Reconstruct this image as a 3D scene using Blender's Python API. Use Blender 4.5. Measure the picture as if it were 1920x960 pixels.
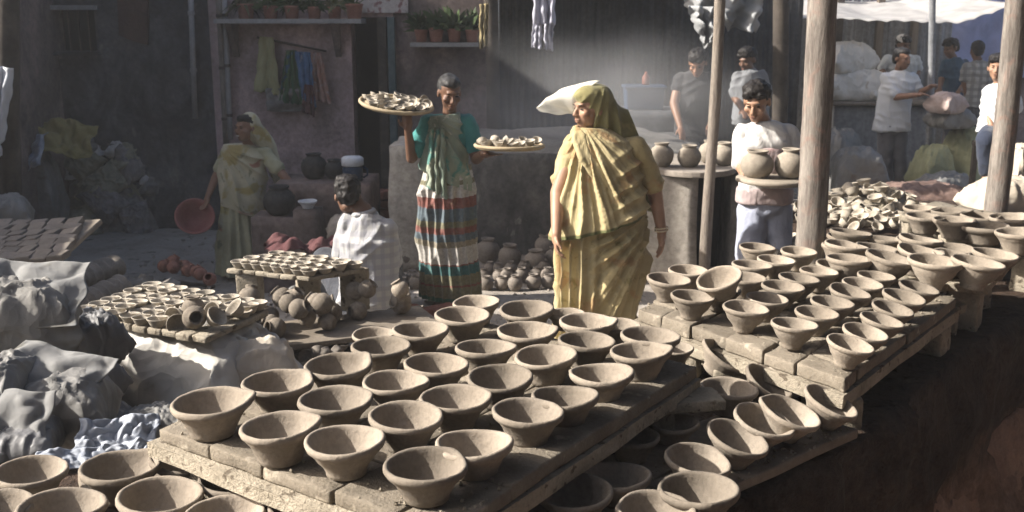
import bpy, bmesh, math, random
import numpy as np
from mathutils import Vector, Matrix, noise, Euler

for _o in list(bpy.data.objects):
    bpy.data.objects.remove(_o, do_unlink=True)
SC = bpy.context.scene
COL = SC.collection
rnd = random.Random(7)

# ------------------------------------------------------------------ camera, sky, sun, exposure
EYE = 1.85
FOC = 1900.0                      # focal length in photo pixels (photo 1920 wide)
PITCH = math.atan(430 / FOC)
cam = bpy.data.cameras.new('camera')
cam.sensor_width = 36.0
cam.lens = 36.0 * FOC / 1920.0
cam.clip_start = 0.05
cam.clip_end = 2000
camo = bpy.data.objects.new('camera', cam)
COL.objects.link(camo)
camo.location = (0, 0, EYE)
camo.rotation_euler = (math.pi / 2 - PITCH, 0, 0)
SC.camera = camo
cam.dof.use_dof = True
cam.dof.focus_distance = 3.4
cam.dof.aperture_fstop = 5.6

SUN_AZ_VEC = Vector((-0.995, -0.09, 0)).normalized()     # horizontal direction towards the sun
SUN_EL = math.radians(34)
world = bpy.data.worlds.new('World')
SC.world = world
world.use_nodes = True
_n = world.node_tree.nodes
_n.clear()
_out = _n.new('ShaderNodeOutputWorld')
_bg = _n.new('ShaderNodeBackground')
_sky = _n.new('ShaderNodeTexSky')
_sky.sky_type = 'NISHITA'
_sky.sun_disc = False
_sky.sun_elevation = SUN_EL
_sky.sun_rotation = math.atan2(SUN_AZ_VEC.x, SUN_AZ_VEC.y)
_sky.dust_density = 4.0
_sky.air_density = 1.0
_bg.inputs['Strength'].default_value = 0.112
world.node_tree.links.new(_sky.outputs[0], _bg.inputs[0])
world.node_tree.links.new(_bg.outputs[0], _out.inputs[0])

_l = bpy.data.lights.new('sun', 'SUN')
_l.energy = 5.0
_l.angle = math.radians(0.6)
_l.color = (1.0, 0.945, 0.86)
suno = bpy.data.objects.new('sun', _l)
COL.objects.link(suno)
_d = Vector((SUN_AZ_VEC.x * math.cos(SUN_EL), SUN_AZ_VEC.y * math.cos(SUN_EL), math.sin(SUN_EL)))
suno.rotation_euler = (-_d).to_track_quat('-Z', 'Y').to_euler()
suno.location = (-6, -2, 8)

SC.view_settings.view_transform = 'Standard'
SC.view_settings.look = 'None'
SC.view_settings.gamma = 1.0
SC.view_settings.use_curve_mapping = False
SC.view_settings.exposure = 1.32
SC.render.engine = 'CYCLES'
SC.cycles.use_denoising = True
SC.cycles.use_adaptive_sampling = True
SC.cycles.adaptive_threshold = 0.025
SC.cycles.max_bounces = 8
SC.cycles.volume_bounces = 1
SC.cycles.volume_step_rate = 2.5

# ------------------------------------------------------------------ measuring helpers (photo pixel -> place)
_s, _c = math.sin(PITCH), math.cos(PITCH)
def ray(px, py):
    x = (px - 960) / FOC
    u = (480 - py) / FOC
    return x, _c + u * _s, -_s + u * _c
def at(px, py, z):
    x, y, w = ray(px, py)
    t = (z - EYE) / w
    return Vector((x * t, y * t, z))
def atY(px, py, Y):
    x, y, w = ray(px, py)
    t = Y / y
    return Vector((x * t, Y, EYE + w * t))
def ppm(Y, z=0.8):                 # photo pixels per metre at a place
    return FOC / (Y * _c - (z - EYE) * _s)

# ------------------------------------------------------------------ objects
def tag(o, label=None, cat=None, group=None, kind=None):
    if label: o['label'] = label
    if cat: o['category'] = cat
    if group: o['group'] = group
    if kind: o['kind'] = kind
    return o
def empty(name, loc, label=None, cat=None, group=None, rz=0.0):
    o = bpy.data.objects.new(name, None)
    o.empty_display_size = 0.1
    COL.objects.link(o)
    o.location = loc
    o.rotation_euler = (0, 0, rz)
    return tag(o, label, cat, group)
LAST = None
def link(name, me, parent=None, loc=(0, 0, 0), rot=(0, 0, 0), scale=None, m=None):
    global LAST
    o = LAST = bpy.data.objects.new(name, me)
    COL.objects.link(o)
    if m is not None and not me.materials:
        me.materials.append(m)
    o.location = loc
    o.rotation_euler = rot
    if scale is not None:
        o.scale = scale if hasattr(scale, '__len__') else (scale,) * 3
    if parent: o.parent = parent
    return o

class MB:
    """collects geometry of ONE piece"""
    def __init__(s):
        s.v = []; s.f = []
    def add(s, vs, fs):
        n = len(s.v)
        s.v.extend([tuple(v) for v in vs]); s.f.extend([tuple(i + n for i in f) for f in fs])
        return s
    def box(s, c, d, rot=None, taper=1.0):
        vs = []
        for sx in (-1, 1):
            for sy in (-1, 1):
                for sz in (-1, 1):
                    k = taper if sz > 0 else 1.0
                    p = Vector((sx * d[0] / 2 * k, sy * d[1] / 2 * k, sz * d[2] / 2))
                    if rot is not None: p = rot @ p
                    vs.append(p + Vector(c))
        return s.add(vs, [(0, 1, 3, 2), (4, 6, 7, 5), (0, 4, 5, 1), (2, 3, 7, 6), (0, 2, 6, 4), (1, 5, 7, 3)])
    def prism(s, pts, z0, z1):
        n = len(pts)
        vs = [(p[0], p[1], z0) for p in pts] + [(p[0], p[1], z1) for p in pts]
        fs = [tuple(range(n - 1, -1, -1)), tuple(range(n, 2 * n))]
        fs += [(i, (i + 1) % n, n + (i + 1) % n, n + i) for i in range(n)]
        return s.add(vs, fs)
    def tube(s, pts, radii, seg=10, cap=True, flat=None):
        pts = [Vector(p) for p in pts]
        if not hasattr(radii, '__len__'): radii = [radii] * len(pts)
        n = len(s.v); vs = []; fs = []
        prev = None
        for i, p in enumerate(pts):
            t = (pts[min(i + 1, len(pts) - 1)] - pts[max(i - 1, 0)])
            t = t.normalized() if t.length > 1e-9 else Vector((0, 0, 1))
            if prev is None:
                a = t.cross(Vector((0.13, 1, 0.07))).normalized()
            else:
                a = (prev - t * prev.dot(t)).normalized()
            prev = a
            b = t.cross(a)
            for k in range(seg):
                w = 2 * math.pi * k / seg
                vs.append(p + (a * math.cos(w) + b * math.sin(w)) * radii[i])
        for i in range(len(pts) - 1):
            for k in range(seg):
                k2 = (k + 1) % seg
                fs.append((i * seg + k, i * seg + k2, (i + 1) * seg + k2, (i + 1) * seg + k))
        if cap:
            fs.append(tuple(range(seg - 1, -1, -1)))
            fs.append(tuple((len(pts) - 1) * seg + k for k in range(seg)))
        return s.add(vs, fs)
    def lathe(s, prof, seg=32, c=(0, 0, 0), wob=None):
        vs = []; fs = []
        m = len(prof)
        for k in range(seg):
            w = 2 * math.pi * k / seg
            for j, (r, z) in enumerate(prof):
                rr, zz = (r, z) if wob is None else wob(w, r, z)
                vs.append((c[0] + rr * math.cos(w), c[1] + rr * math.sin(w), c[2] + zz))
        for k in range(seg):
            k2 = (k + 1) % seg
            for j in range(m - 1):
                fs.append((k * m + j, k2 * m + j, k2 * m + j + 1, k * m + j + 1))
        fs.append(tuple(k * m for k in range(seg - 1, -1, -1)))
        fs.append(tuple(k * m + m - 1 for k in range(seg)))
        return s.add(vs, fs)
    def ell(s, c, r, rot=None, seg=16, rings=10):
        vs = []; fs = []
        for i in range(1, rings):
            ph = math.pi * i / rings
            for k in range(seg):
                w = 2 * math.pi * k / seg
                p = Vector((r[0] * math.sin(ph) * math.cos(w), r[1] * math.sin(ph) * math.sin(w), r[2] * math.cos(ph)))
                if rot is not None: p = rot @ p
                vs.append(p + Vector(c))
        for e in (1, -1):
            p = Vector((0, 0, r[2] * e))
            if rot is not None: p = rot @ p
            vs.append(p + Vector(c))
        t, b = len(vs) - 2, len(vs) - 1
        for i in range(rings - 2):
            for k in range(seg):
                k2 = (k + 1) % seg
                fs.append((i * seg + k, (i + 1) * seg + k, (i + 1) * seg + k2, i * seg + k2))
        for k in range(seg):
            k2 = (k + 1) % seg
            fs.append((t, k, k2)); fs.append((b, (rings - 2) * seg + k2, (rings - 2) * seg + k))
        return s.add(vs, fs)
    def caps(s, p0, r0, p1, r1, seg=14):
        p0 = Vector(p0); p1 = Vector(p1); d = (p1 - p0); L = d.length
        t = d.normalized()
        pts = []; rr = []
        for k in range(5):
            a = math.pi / 2 * (1 - k / 4.0)
            pts.append(p0 - t * r0 * math.sin(a)); rr.append(max(r0 * math.cos(a), 1e-4))
        for k in range(5):
            a = math.pi / 2 * (k / 4.0)
            pts.append(p1 + t * r1 * math.sin(a)); rr.append(max(r1 * math.cos(a), 1e-4))
        return s.tube(pts, rr, seg)
    def mesh(s, name, m=None, smooth=False):
        me = bpy.data.meshes.new(name)
        me.from_pydata(s.v, [], s.f)
        me.validate(clean_customdata=False)
        bm = bmesh.new(); bm.from_mesh(me)
        bmesh.ops.recalc_face_normals(bm, faces=bm.faces[:])
        bm.to_mesh(me); bm.free()
        if m is not None: me.materials.append(m)
        if smooth: me.polygons.foreach_set('use_smooth', [True] * len(me.polygons))
        me.update()
        return me
    def obj(s, name, m=None, parent=None, smooth=False, loc=(0, 0, 0), rot=(0, 0, 0)):
        return link(name, s.mesh(name, m, smooth), parent, loc, rot)

def bevel_mesh(me, w, seg=2):
    bm = bmesh.new(); bm.from_mesh(me)
    bmesh.ops.bevel(bm, geom=bm.edges[:], offset=w, segments=seg, affect='EDGES', profile=0.6)
    bm.to_mesh(me); bm.free(); me.update()
    return me
def N(p, s=1.0, seed=0.0):
    return noise.noise(Vector((p[0] * s + seed * 13.7, p[1] * s - seed * 7.3, p[2] * s + seed * 3.1)))
def ridge(x):
    """pointed fold profile, -1..1"""
    return 1.0 - 2.0 * abs(math.sin(x)) ** 0.8
def displace(me, fn):
    """fn(co, normal) -> vector offset"""
    n = len(me.vertices)
    co = [v.co.copy() for v in me.vertices]
    no = [v.normal.copy() for v in me.vertices]
    out = np.empty(n * 3, dtype=np.float32)
    for i in range(n):
        d = fn(co[i], no[i])
        p = co[i] + d
        out[3 * i] = p.x; out[3 * i + 1] = p.y; out[3 * i + 2] = p.z
    me.vertices.foreach_set('co', out)
    me.update()
    return me
def remesh(mb, voxel, smooth=3, name='m', sfac=0.5):
    me = mb.mesh(name + '_raw') if isinstance(mb, MB) else mb
    o = bpy.data.objects.new('tmp', me)
    COL.objects.link(o)
    md = o.modifiers.new('r', 'REMESH'); md.mode = 'VOXEL'; md.voxel_size = voxel; md.adaptivity = 0
    if smooth:
        ms = o.modifiers.new('s', 'SMOOTH'); ms.iterations = smooth; ms.factor = sfac
    bpy.context.view_layer.update()
    dg = bpy.context.evaluated_depsgraph_get()
    r = bpy.data.meshes.new_from_object(o.evaluated_get(dg))
    r.name = name
    bpy.data.objects.remove(o, do_unlink=True)
    bpy.data.meshes.remove(me)
    r.polygons.foreach_set('use_smooth', [True] * len(r.polygons))
    return r

# ------------------------------------------------------------------ materials
def lin(r, g, b):
    f = lambda c: (c / 255 / 12.92) if c / 255 <= 0.04045 else ((c / 255 + 0.055) / 1.055) ** 2.4
    return (f(r), f(g), f(b))
class NT:
    def __init__(s, name):
        s.m = bpy.data.materials.new(name); s.m.use_nodes = True
        s.t = s.m.node_tree; s.n = s.t.nodes; s.l = s.t.links
        s.b = s.n['Principled BSDF']
        s.b.inputs['Specular IOR Level'].default_value = 0.15
    def new(s, ty, **kw):
        x = s.n.new(ty)
        for k, v in kw.items():
            if k in x.inputs: x.inputs[k].default_value = v
            else: setattr(x, k, v)
        return x
    def coord(s, kind='Object', scale=None, rot=None):
        tc = s.new('ShaderNodeTexCoord')
        if scale is None and rot is None: return tc.outputs[kind]
        mp = s.new('ShaderNodeMapping')
        if scale: mp.inputs['Scale'].default_value = scale
        if rot: mp.inputs['Rotation'].default_value = rot
        s.l.new(tc.outputs[kind], mp.inputs[0])
        return mp.outputs[0]
    def noise(s, vec, scale, detail=4, rough=0.6, dist=0.0):
        x = s.new('ShaderNodeTexNoise')
        x.inputs['Scale'].default_value = scale; x.inputs['Detail'].default_value = detail
        x.inputs['Roughness'].default_value = rough; x.inputs['Distortion'].default_value = dist
        if vec is not None: s.l.new(vec, x.inputs['Vector'])
        return x.outputs['Fac']
    def ramp(s, fac, stops, interp='LINEAR'):
        x = s.new('ShaderNodeValToRGB')
        x.color_ramp.interpolation = interp
        els = x.color_ramp.elements
        while len(els) < len(stops): els.new(0.5)
        for e, (p, c) in zip(els, stops):
            e.position = p
            e.color = (c[0], c[1], c[2], 1) if hasattr(c, '__len__') else (c, c, c, 1)
        s.l.new(fac, x.inputs[0])
        return x.outputs[0]
    def mix(s, fac, a, b, mode='MIX'):
        x = s.new('ShaderNodeMix'); x.data_type = 'RGBA'; x.blend_type = mode
        for sock, v in ((x.inputs[0], fac), (x.inputs[6], a), (x.inputs[7], b)):
            if hasattr(v, 'is_linked'): s.l.new(v, sock)
            elif hasattr(v, '__len__'): sock.default_value = (v[0], v[1], v[2], 1)
            else: sock.default_value = v
        return x.outputs[2]
    def math(s, op, a, b=0.0):
        x = s.new('ShaderNodeMath'); x.operation = op
        for sock, v in ((x.inputs[0], a), (x.inputs[1], b)):
            if hasattr(v, 'is_linked'): s.l.new(v, sock)
            else: sock.default_value = v
        return x.outputs[0]
    def bump(s, h, strength, dist, prev=None):
        x = s.new('ShaderNodeBump'); x.inputs['Strength'].default_value = strength; x.inputs['Distance'].default_value = dist
        s.l.new(h, x.inputs['Height'])
        if prev is not None: s.l.new(prev, x.inputs['Normal'])
        return x.outputs[0]
    def done(s, col, rough=0.9, nrm=None):
        if hasattr(col, 'is_linked'): s.l.new(col, s.b.inputs['Base Color'])
        else: s.b.inputs['Base Color'].default_value = (*col, 1)
        if hasattr(rough, 'is_linked'): s.l.new(rough, s.b.inputs['Roughness'])
        else: s.b.inputs['Roughness'].default_value = rough
        if nrm is not None: s.l.new(nrm, s.b.inputs['Normal'])
        return s.m

def earthy(name, c1, c2, scale=6, fine=70, bump=0.4, bdist=0.01, rough=0.92, rand=0.25, spots=None, kind='Object', stretch=None):
    """two-tone noisy surface, fine grain relief, a little different on every object"""
    t = NT(name)
    v = t.coord(kind, scale=stretch)
    oi = t.new('ShaderNodeObjectInfo')
    add = t.new('ShaderNodeVectorMath'); add.operation = 'ADD'
    t.l.new(v, add.inputs[0])
    cr = t.new('ShaderNodeCombineXYZ')
    sc = t.math('MULTIPLY', oi.outputs['Random'], 37.0)
    for k in range(3): t.l.new(sc, cr.inputs[k])
    t.l.new(cr.outputs[0], add.inputs[1])
    v = add.outputs[0]
    n1 = t.noise(v, scale, 5, 0.65, 0.4)
    n2 = t.noise(v, fine, 3, 0.7)
    col = t.ramp(n1, [(0.32, c1), (0.68, c2)])
    g = t.ramp(n2, [(0.3, 0.84), (0.62, 1.04)])
    col = t.mix(1.0, col, g, 'MULTIPLY')
    if spots:
        n3 = t.noise(v, spots[0], 3, 0.55)
        msk = t.ramp(n3, [(spots[1], 0.0), (spots[1] + 0.07, 1.0)])
        col = t.mix(msk, col, spots[2])
    if rand:
        hv = t.new('ShaderNodeHueSaturation')
        t.l.new(col, hv.inputs['Color'])
        val = t.math('MULTIPLY_ADD', oi.outputs['Random'], rand); val.node.inputs[2].default_value = 1.0 - rand / 2
        t.l.new(val, hv.inputs['Value'])
        col = hv.outputs[0]
    h = t.mix(0.55, n1, n2)
    return t.done(col, rough, t.bump(h, bump, bdist))

M = {}
M['clay'] = earthy('dry_clay', (0.166, 0.140, 0.112), (0.258, 0.222, 0.182), 4, 70, 0.6, 0.007, rand=0.5, spots=(30, 0.72, (0.12, 0.10, 0.078)))
M['clay_grey'] = earthy('grey_clay', (0.20, 0.175, 0.15), (0.30, 0.265, 0.23), 8, 90, 0.4, 0.006, rand=0.3)
M['clay_damp_shade'] = earthy('damp_shade_clay', (0.15, 0.13, 0.11), (0.22, 0.19, 0.165), 8, 60, 0.25, 0.005, rough=0.7, rand=0.3)  # damp clay of the pots; on the tiles its dark colour stands for shade
M['clay_red'] = earthy('red_clay', (0.22, 0.10, 0.075), (0.32, 0.16, 0.12), 8, 60, 0.3, 0.006, rand=0.3)
M['slab'] = earthy('clay_slab', (0.20, 0.174, 0.134), (0.33, 0.29, 0.23), 7, 90, 1.0, 0.014, rand=0.26, spots=(26, 0.60, (0.11, 0.09, 0.068)))
M['board'] = earthy('dusty_board', (0.135, 0.115, 0.09), (0.21, 0.182, 0.145), 5, 80, 0.8, 0.012, rand=0.3, spots=(12, 0.60, (0.29, 0.255, 0.205)))
M['wood'] = earthy('weathered_wood', (0.11, 0.09, 0.07), (0.20, 0.17, 0.14), 5, 40, 0.5, 0.006, rand=0.3, stretch=(1, 1, 0.12))
M['wood_dark'] = earthy('old_dark_wood', (0.035, 0.03, 0.026), (0.075, 0.063, 0.053), 5, 40, 0.5, 0.006, rand=0.3)
M['plank'] = earthy('grey_plank', (0.15, 0.125, 0.10), (0.24, 0.205, 0.165), 3, 40, 0.5, 0.006, rand=0.35)
M['ground'] = earthy('trodden_earth', (0.24, 0.21, 0.18), (0.36, 0.325, 0.285), 1.6, 24, 0.7, 0.03, rand=0, spots=(7, 0.62, (0.15, 0.125, 0.105)))
M['bank'] = earthy('bank_earth', (0.026, 0.017, 0.012), (0.062, 0.040, 0.029), 3, 26, 0.9, 0.05, rand=0, spots=(4, 0.58, (0.012, 0.010, 0.009)))
M['bank_floor'] = earthy('brown_earth', (0.17, 0.105, 0.072), (0.29, 0.185, 0.13), 3, 26, 0.9, 0.05, rand=0, spots=(5, 0.62, (0.09, 0.06, 0.045)))
M['ash'] = earthy('kiln_ash', (0.10, 0.095, 0.09), (0.20, 0.19, 0.175), 3, 30, 0.8, 0.03, rand=0)
# ------------------------------------------------------------------ the ground and the bank
def ground_z(x, y):
    a = min(max((0.2 - x) / 2.0, 0), 1) * min(max((y - 6.2) / 2.2, 0), 1)
    a = a * a * (3 - 2 * a)
    return -0.27 * a
# right edge of the raised bank, running away from the viewer, and its left edge
BANK_R = [(-0.9, 0.5), (0.0, 2.12), (0.66, 2.72), (1.18, 3.19), (1.93, 4.16), (2.48, 4.72), (3.15, 5.5), (4.1, 6.7), (4.3, 8.0)]
BANK_L = [(-3.4, 1.2), (-2.3, 2.55), (-1.5, 2.95), (-0.75, 3.35), (-0.1, 3.85), (0.62, 4.25), (1.22, 5.3), (1.85, 6.0), (2.0, 8.0)]
def _interp_edge(edge, y):
    for (x0, y0), (x1, y1) in zip(edge, edge[1:]):
        if y0 <= y <= y1: return x0 + (x1 - x0) * (y - y0) / (y1 - y0)
    return edge[-1][0] if y > edge[-1][1] else edge[0][0]
def right_drop(x, y):
    """the yard falls away to the right of the bank"""
    if y > 8.6: return 0.0
    e = _interp_edge(BANK_R, min(max(y, 0.5), 8.0))
    k = min(max((x - e - 0.04) / 0.25, 0), 1)
    fade = min(max((8.6 - y) / 1.6, 0), 1)
    return -0.95 * k * fade
def build_ground():
    mb = MB()
    xs = list(np.arange(-5.0, 6.01, 0.10)); ys = list(np.arange(0.2, 13.01, 0.10))
    xs = [-400, -80, -20, -9] + xs + [9, 20, 80, 400]
    ys = [-200, -30, -4] + ys + [20, 60, 200, 600]
    vs = []
    for y in ys:
        for x in xs:
            z = ground_z(x, y) + right_drop(x, y)
            if -6 < x < 7 and 0 < y < 14:
                z += 0.035 * N((x, y, 0), 1.1) + 0.018 * N((x, y, 3), 4.5)
            vs.append((x, y, z))
    nx = len(xs)
    fs = [(j * nx + i, j * nx + i + 1, (j + 1) * nx + i + 1, (j + 1) * nx + i) for j in range(len(ys) - 1) for i in range(nx - 1)]
    mb.add(vs, fs)
    o = mb.obj('ground', M['ground'], smooth=True)
    o.data.materials.append(M['bank_floor'])
    for p in o.data.polygons:
        c = p.center
        if 0.3 < c.y < 8.2 and c.x < 6 and c.x > _interp_edge(BANK_R, min(max(c.y, .5), 8.0)) - .45: p.material_index = 1
    tag(o, kind='structure')
build_ground()

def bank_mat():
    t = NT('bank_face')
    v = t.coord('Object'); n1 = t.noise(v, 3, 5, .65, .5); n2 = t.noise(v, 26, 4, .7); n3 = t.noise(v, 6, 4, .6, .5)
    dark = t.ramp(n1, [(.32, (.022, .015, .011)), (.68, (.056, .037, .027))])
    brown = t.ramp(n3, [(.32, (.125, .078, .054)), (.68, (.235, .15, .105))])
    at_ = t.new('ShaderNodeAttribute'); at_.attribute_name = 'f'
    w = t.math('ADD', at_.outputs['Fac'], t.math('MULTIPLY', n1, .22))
    col = t.mix(t.ramp(w, [(.42, 0.), (.56, 1.)]), dark, brown)  # upper face coloured dark for overhang shade, brown earth lower down
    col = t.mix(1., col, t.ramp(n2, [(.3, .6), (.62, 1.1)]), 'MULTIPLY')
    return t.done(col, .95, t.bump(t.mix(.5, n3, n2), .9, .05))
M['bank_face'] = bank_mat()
def build_bank():
    """earthen bank that carries all the boards: lumpy top, steep right side with overhang shade in its colour"""
    mb = MB()
    rows = []
    ny = 150
    for j in range(ny + 1):
        y = 0.6 + (8.0 - 0.6) * j / ny
        xl = _interp_edge(BANK_L, max(y, 1.2)); xr = _interp_edge(BANK_R, y)
        row = []
        top = 0.49
        for k in range(9):       # left side up
            f = k / 8
            row.append((xl - 0.10 * (1 - f), y, -0.32 + (top + 0.32) * f))
        for k in range(1, 26):
            f = k / 26
            row.append((xl + (xr - xl) * f, y, top))
        for k in range(27):      # right side down, sloping out
            f = k / 26
            row.append((xr + 0.03 * math.sin(f * 9) + (0.10 * f + 0.60 * max(f - 0.38, 0)), y, top - (top + 0.97) * f))
        rows.append(row)
    vs = []
    for j, row in enumerate(rows):
        for k, p in enumerate(row):
            d = 0.05 * N(p, 2.3, 1) + 0.03 * N(p, 7, 2)
            side = 1.0 if k > 34 else (-1.0 if k < 9 else 0.0)
            dz = 0.014 * N(p, 6, 3) if side == 0 else 0
            if side > 0: d += 0.05 * abs(N((p[0], p[1] * 2.2, p[2] * 0.7), 3.5, 4))
            vs.append((p[0] + side * d, p[1] - (0.4 * d if side > 0 else 0), p[2] + dz))
    m = len(rows[0])
    fs = [(j * m + k, j * m + k + 1, (j + 1) * m + k + 1, (j + 1) * m + k) for j in range(ny) for k in range(m - 1)]
    fs += [tuple(range(m)), tuple(ny * m + k for k in range(m - 1, -1, -1))]
    mb.add(vs, fs)
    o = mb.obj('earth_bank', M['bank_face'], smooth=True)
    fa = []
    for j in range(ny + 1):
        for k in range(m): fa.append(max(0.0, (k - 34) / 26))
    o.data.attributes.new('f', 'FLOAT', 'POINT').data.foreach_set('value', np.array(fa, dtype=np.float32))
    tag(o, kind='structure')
build_bank()

# ------------------------------------------------------------------ boards
def slab_piece(lx, ly, h, seed, rough=0.004, bev=0.006):
    """flat clay slab with worn, uneven edges, origin at its bottom centre"""
    me = MB().box((0, 0, h / 2), (lx, ly, h)).mesh('slab')
    bm = bmesh.new(); bm.from_mesh(me)
    bmesh.ops.subdivide_edges(bm, edges=[e for e in bm.edges if e.calc_length() > 0.1], cuts=5, use_grid_fill=True)
    bmesh.ops.bevel(bm, geom=[e for e in bm.edges if e.is_boundary or (len(e.link_faces) == 2 and e.calc_face_angle() > 0.8)], offset=bev, segments=2, affect='EDGES', profile=0.5)
    bm.to_mesh(me); bm.free()
    displace(me, lambda co, no: no * (rough * 1.2 * N(co, 9, seed) + rough * 1.1 * N(co, 31, seed)) + Vector((N(co, 3, seed + 5), N(co, 3, seed + 6), 0)) * 0.006)
    me.polygons.foreach_set('use_smooth', [True] * len(me.polygons))
    return me

class Frame:
    """flat quad in plan: f(u,v) with u along the near edge (left to right) and v going away"""
    def __init__(s, a, b, c, d):           # near-left, near-right, far-right, far-left
        s.q = [Vector((*p[:2], 0)) for p in (a, b, c, d)]
    def __call__(s, u, v):
        a, b, c, d = s.q
        return (a * (1 - u) + b * u) * (1 - v) + (d * (1 - u) + c * u) * v
B1 = Frame((-1.0, 2.69), (-0.155, 2.075), (0.622, 3.21), (-0.22, 3.83))
B2 = Frame((0.523, 4.075), (1.115, 3.22), (1.94, 4.26), (1.30, 5.22))

def plank_board(name, fr, ztop, thick, label, cuts, m_under, m_top, under_out=0.02, seed=0, top_h=0.035, splits=None):
    root = empty(name, (fr(.5, .5).x, fr(.5, .5).y, ztop - thick), label, 'board')
    base = root.location.copy()
    # one under-board (joined planks) and loose slabs laid on it side by side
    mb = MB()
    z0, z1 = ztop - thick, ztop - top_h - 0.002
    e = under_out
    pts = [fr(-e, -e) , fr(1 + e * .4, -e), fr(1 + e * .4, 1), fr(-e, 1)]
    mb.prism([(p.x - base.x, p.y - base.y) for p in pts], 0, z1 - z0)
    me = mb.mesh('under_board', m_under)
    bm = bmesh.new(); bm.from_mesh(me)
    bmesh.ops.subdivide_edges(bm, edges=bm.edges[:], cuts=6, use_grid_fill=True)
    bm.to_mesh(me); bm.free()
    displace(me, lambda co, no: Vector((N(co, 4, seed), N(co, 4, seed + 1), 0)) * 0.012 + no * 0.004 * N(co, 14, seed))
    link('under_board', me, root)
    for i, (u0, u1) in enumerate(zip(cuts, cuts[1:])):
        vs = (splits or {}).get(i, [0, 1])
        for j, (v0, v1) in enumerate(zip(vs, vs[1:])):
            g = 0.006
            q = [fr(u0, v0), fr(u1, v0), fr(u1, v1), fr(u0, v1)]
            c = sum(q, Vector((0, 0, 0))) / 4
            ux = ((q[1] - q[0]) + (q[2] - q[3])) / 2; vx = ((q[3] - q[0]) + (q[2] - q[1])) / 2
            h = top_h * (1 + 0.14 * rnd.uniform(-1, 1)) if (splits or len(cuts) > 2) else top_h
            me = slab_piece(ux.length - g, vx.length - g, h, seed + i * 3.3 + j)
            # shear the rectangle onto the quad
            un, vn = ux.normalized(), vx.normalized()
            for v in me.vertices:
                p = un * v.co.x + vn * v.co.y
                v.co = Vector((p.x, p.y, v.co.z))
            me.update()
            off = vn * rnd.uniform(-0.012, 0.012) if j == 0 else Vector((0, 0, 0))
            link('slab', me, root, (c.x - base.x + off.x, c.y - base.y + off.y, z1 - z0 + 0.002), m=m_top)
    return root
plank_board('drying_board', B1, 0.745, 0.085, 'big drying board of clay slabs in front, full of large bowls', [0, .215, .42, .66, .86, 1.0], M['slab'], M['board'], seed=1,
            splits={0: [0, .16, .5, 1], 1: [0, .14, .55, 1], 2: [0, .15, .6, 1], 3: [0, .12, 1], 4: [0, .2, 1]}, top_h=0.04)
plank_board('drying_board', B2, 0.70, 0.10, 'drying board of cracked slabs with smaller bowls, in front of thick pole', [0, .14, .30, .48, .66, .80, 1.0], M['slab'], M['board'], seed=9,
            splits={i: [0, .10, .5, 1] for i in range(6)}, top_h=0.05)
# shelf planks lying on the bank, under the big board
def loose_plank(name, a, b, width, z0, h, label, m, seed, cat='plank', group=None):
    a = Vector((*a, 0)); b = Vector((*b, 0))
    c = (a + b) / 2
    me = slab_piece((b - a).length, width, h, seed, 0.003, 0.006)
    o = link(name, me, None, (c.x, c.y, z0), (0, 0, math.atan2((b - a).y, (b - a).x)), m=m)
    return tag(o, label, cat, group)
loose_plank('shelf_plank', (0.045, 2.348), (1.10, 3.245), 0.18, 0.505, 0.035, 'outer grey shelf plank along the right edge of the bank', M['plank'], 3, group='shelf planks under the big board')
loose_plank('shelf_plank', (-0.10, 2.50), (0.92, 3.37), 0.20, 0.503, 0.03, 'inner shelf plank below the right side of the big board', M['plank'], 4, group='shelf planks under the big board')
loose_plank('shelf_plank', (-1.75, 2.62), (-0.52, 2.15), 0.30, 0.505, 0.035, 'grey shelf plank at bottom left carrying bowls before the sacks', M['plank'], 5, group='shelf planks under the big board')
loose_plank('shelf_plank', (-1.75, 2.30), (-0.48, 1.85), 0.30, 0.505, 0.035, 'nearest shelf plank at the bottom left corner', M['plank'], 6, group='shelf planks under the big board')
loose_plank('shelf_plank', (-1.25, 2.72), (-0.10, 3.32), 0.28, 0.504, 0.03, 'shelf plank in the shade under the back of the big board', M['plank'], 7, group='shelf planks under the big board')
for (u, v) in ((0.12, 0.10), (0.9, 0.12), (0.12, 0.9), (0.88, 0.9), (0.5, 0.5)):
    p = B1(u, v)
    me = slab_piece(0.20, 0.13, 0.66 - 0.545 + 0.002, 20 + u * 9 + v, 0.003, 0.01)
    tag(link('support_block', me, None, (p.x, p.y, 0.543), (0, 0, 0.9 + u), m=M['slab']), 'clay block propping the big drying board off the shelf', 'block', 'blocks under the big board')
for (u, v, k) in ((0.1, 0.1, 0), (0.9, 0.1, 1), (0.9, 0.85, 2), (0.15, 0.85, 3), (.5, .05, 4)):
    p = B2(u, v)
    me = slab_piece(0.24, 0.16, 0.602 - 0.485, 40 + k, 0.003, 0.01)
    tag(link('support_block', me, None, (p.x, p.y, 0.484), (0, 0, 0.5 + k), m=M['slab']), 'clay block propping the board with smaller bowls', 'block', 'blocks under the second board')
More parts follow.
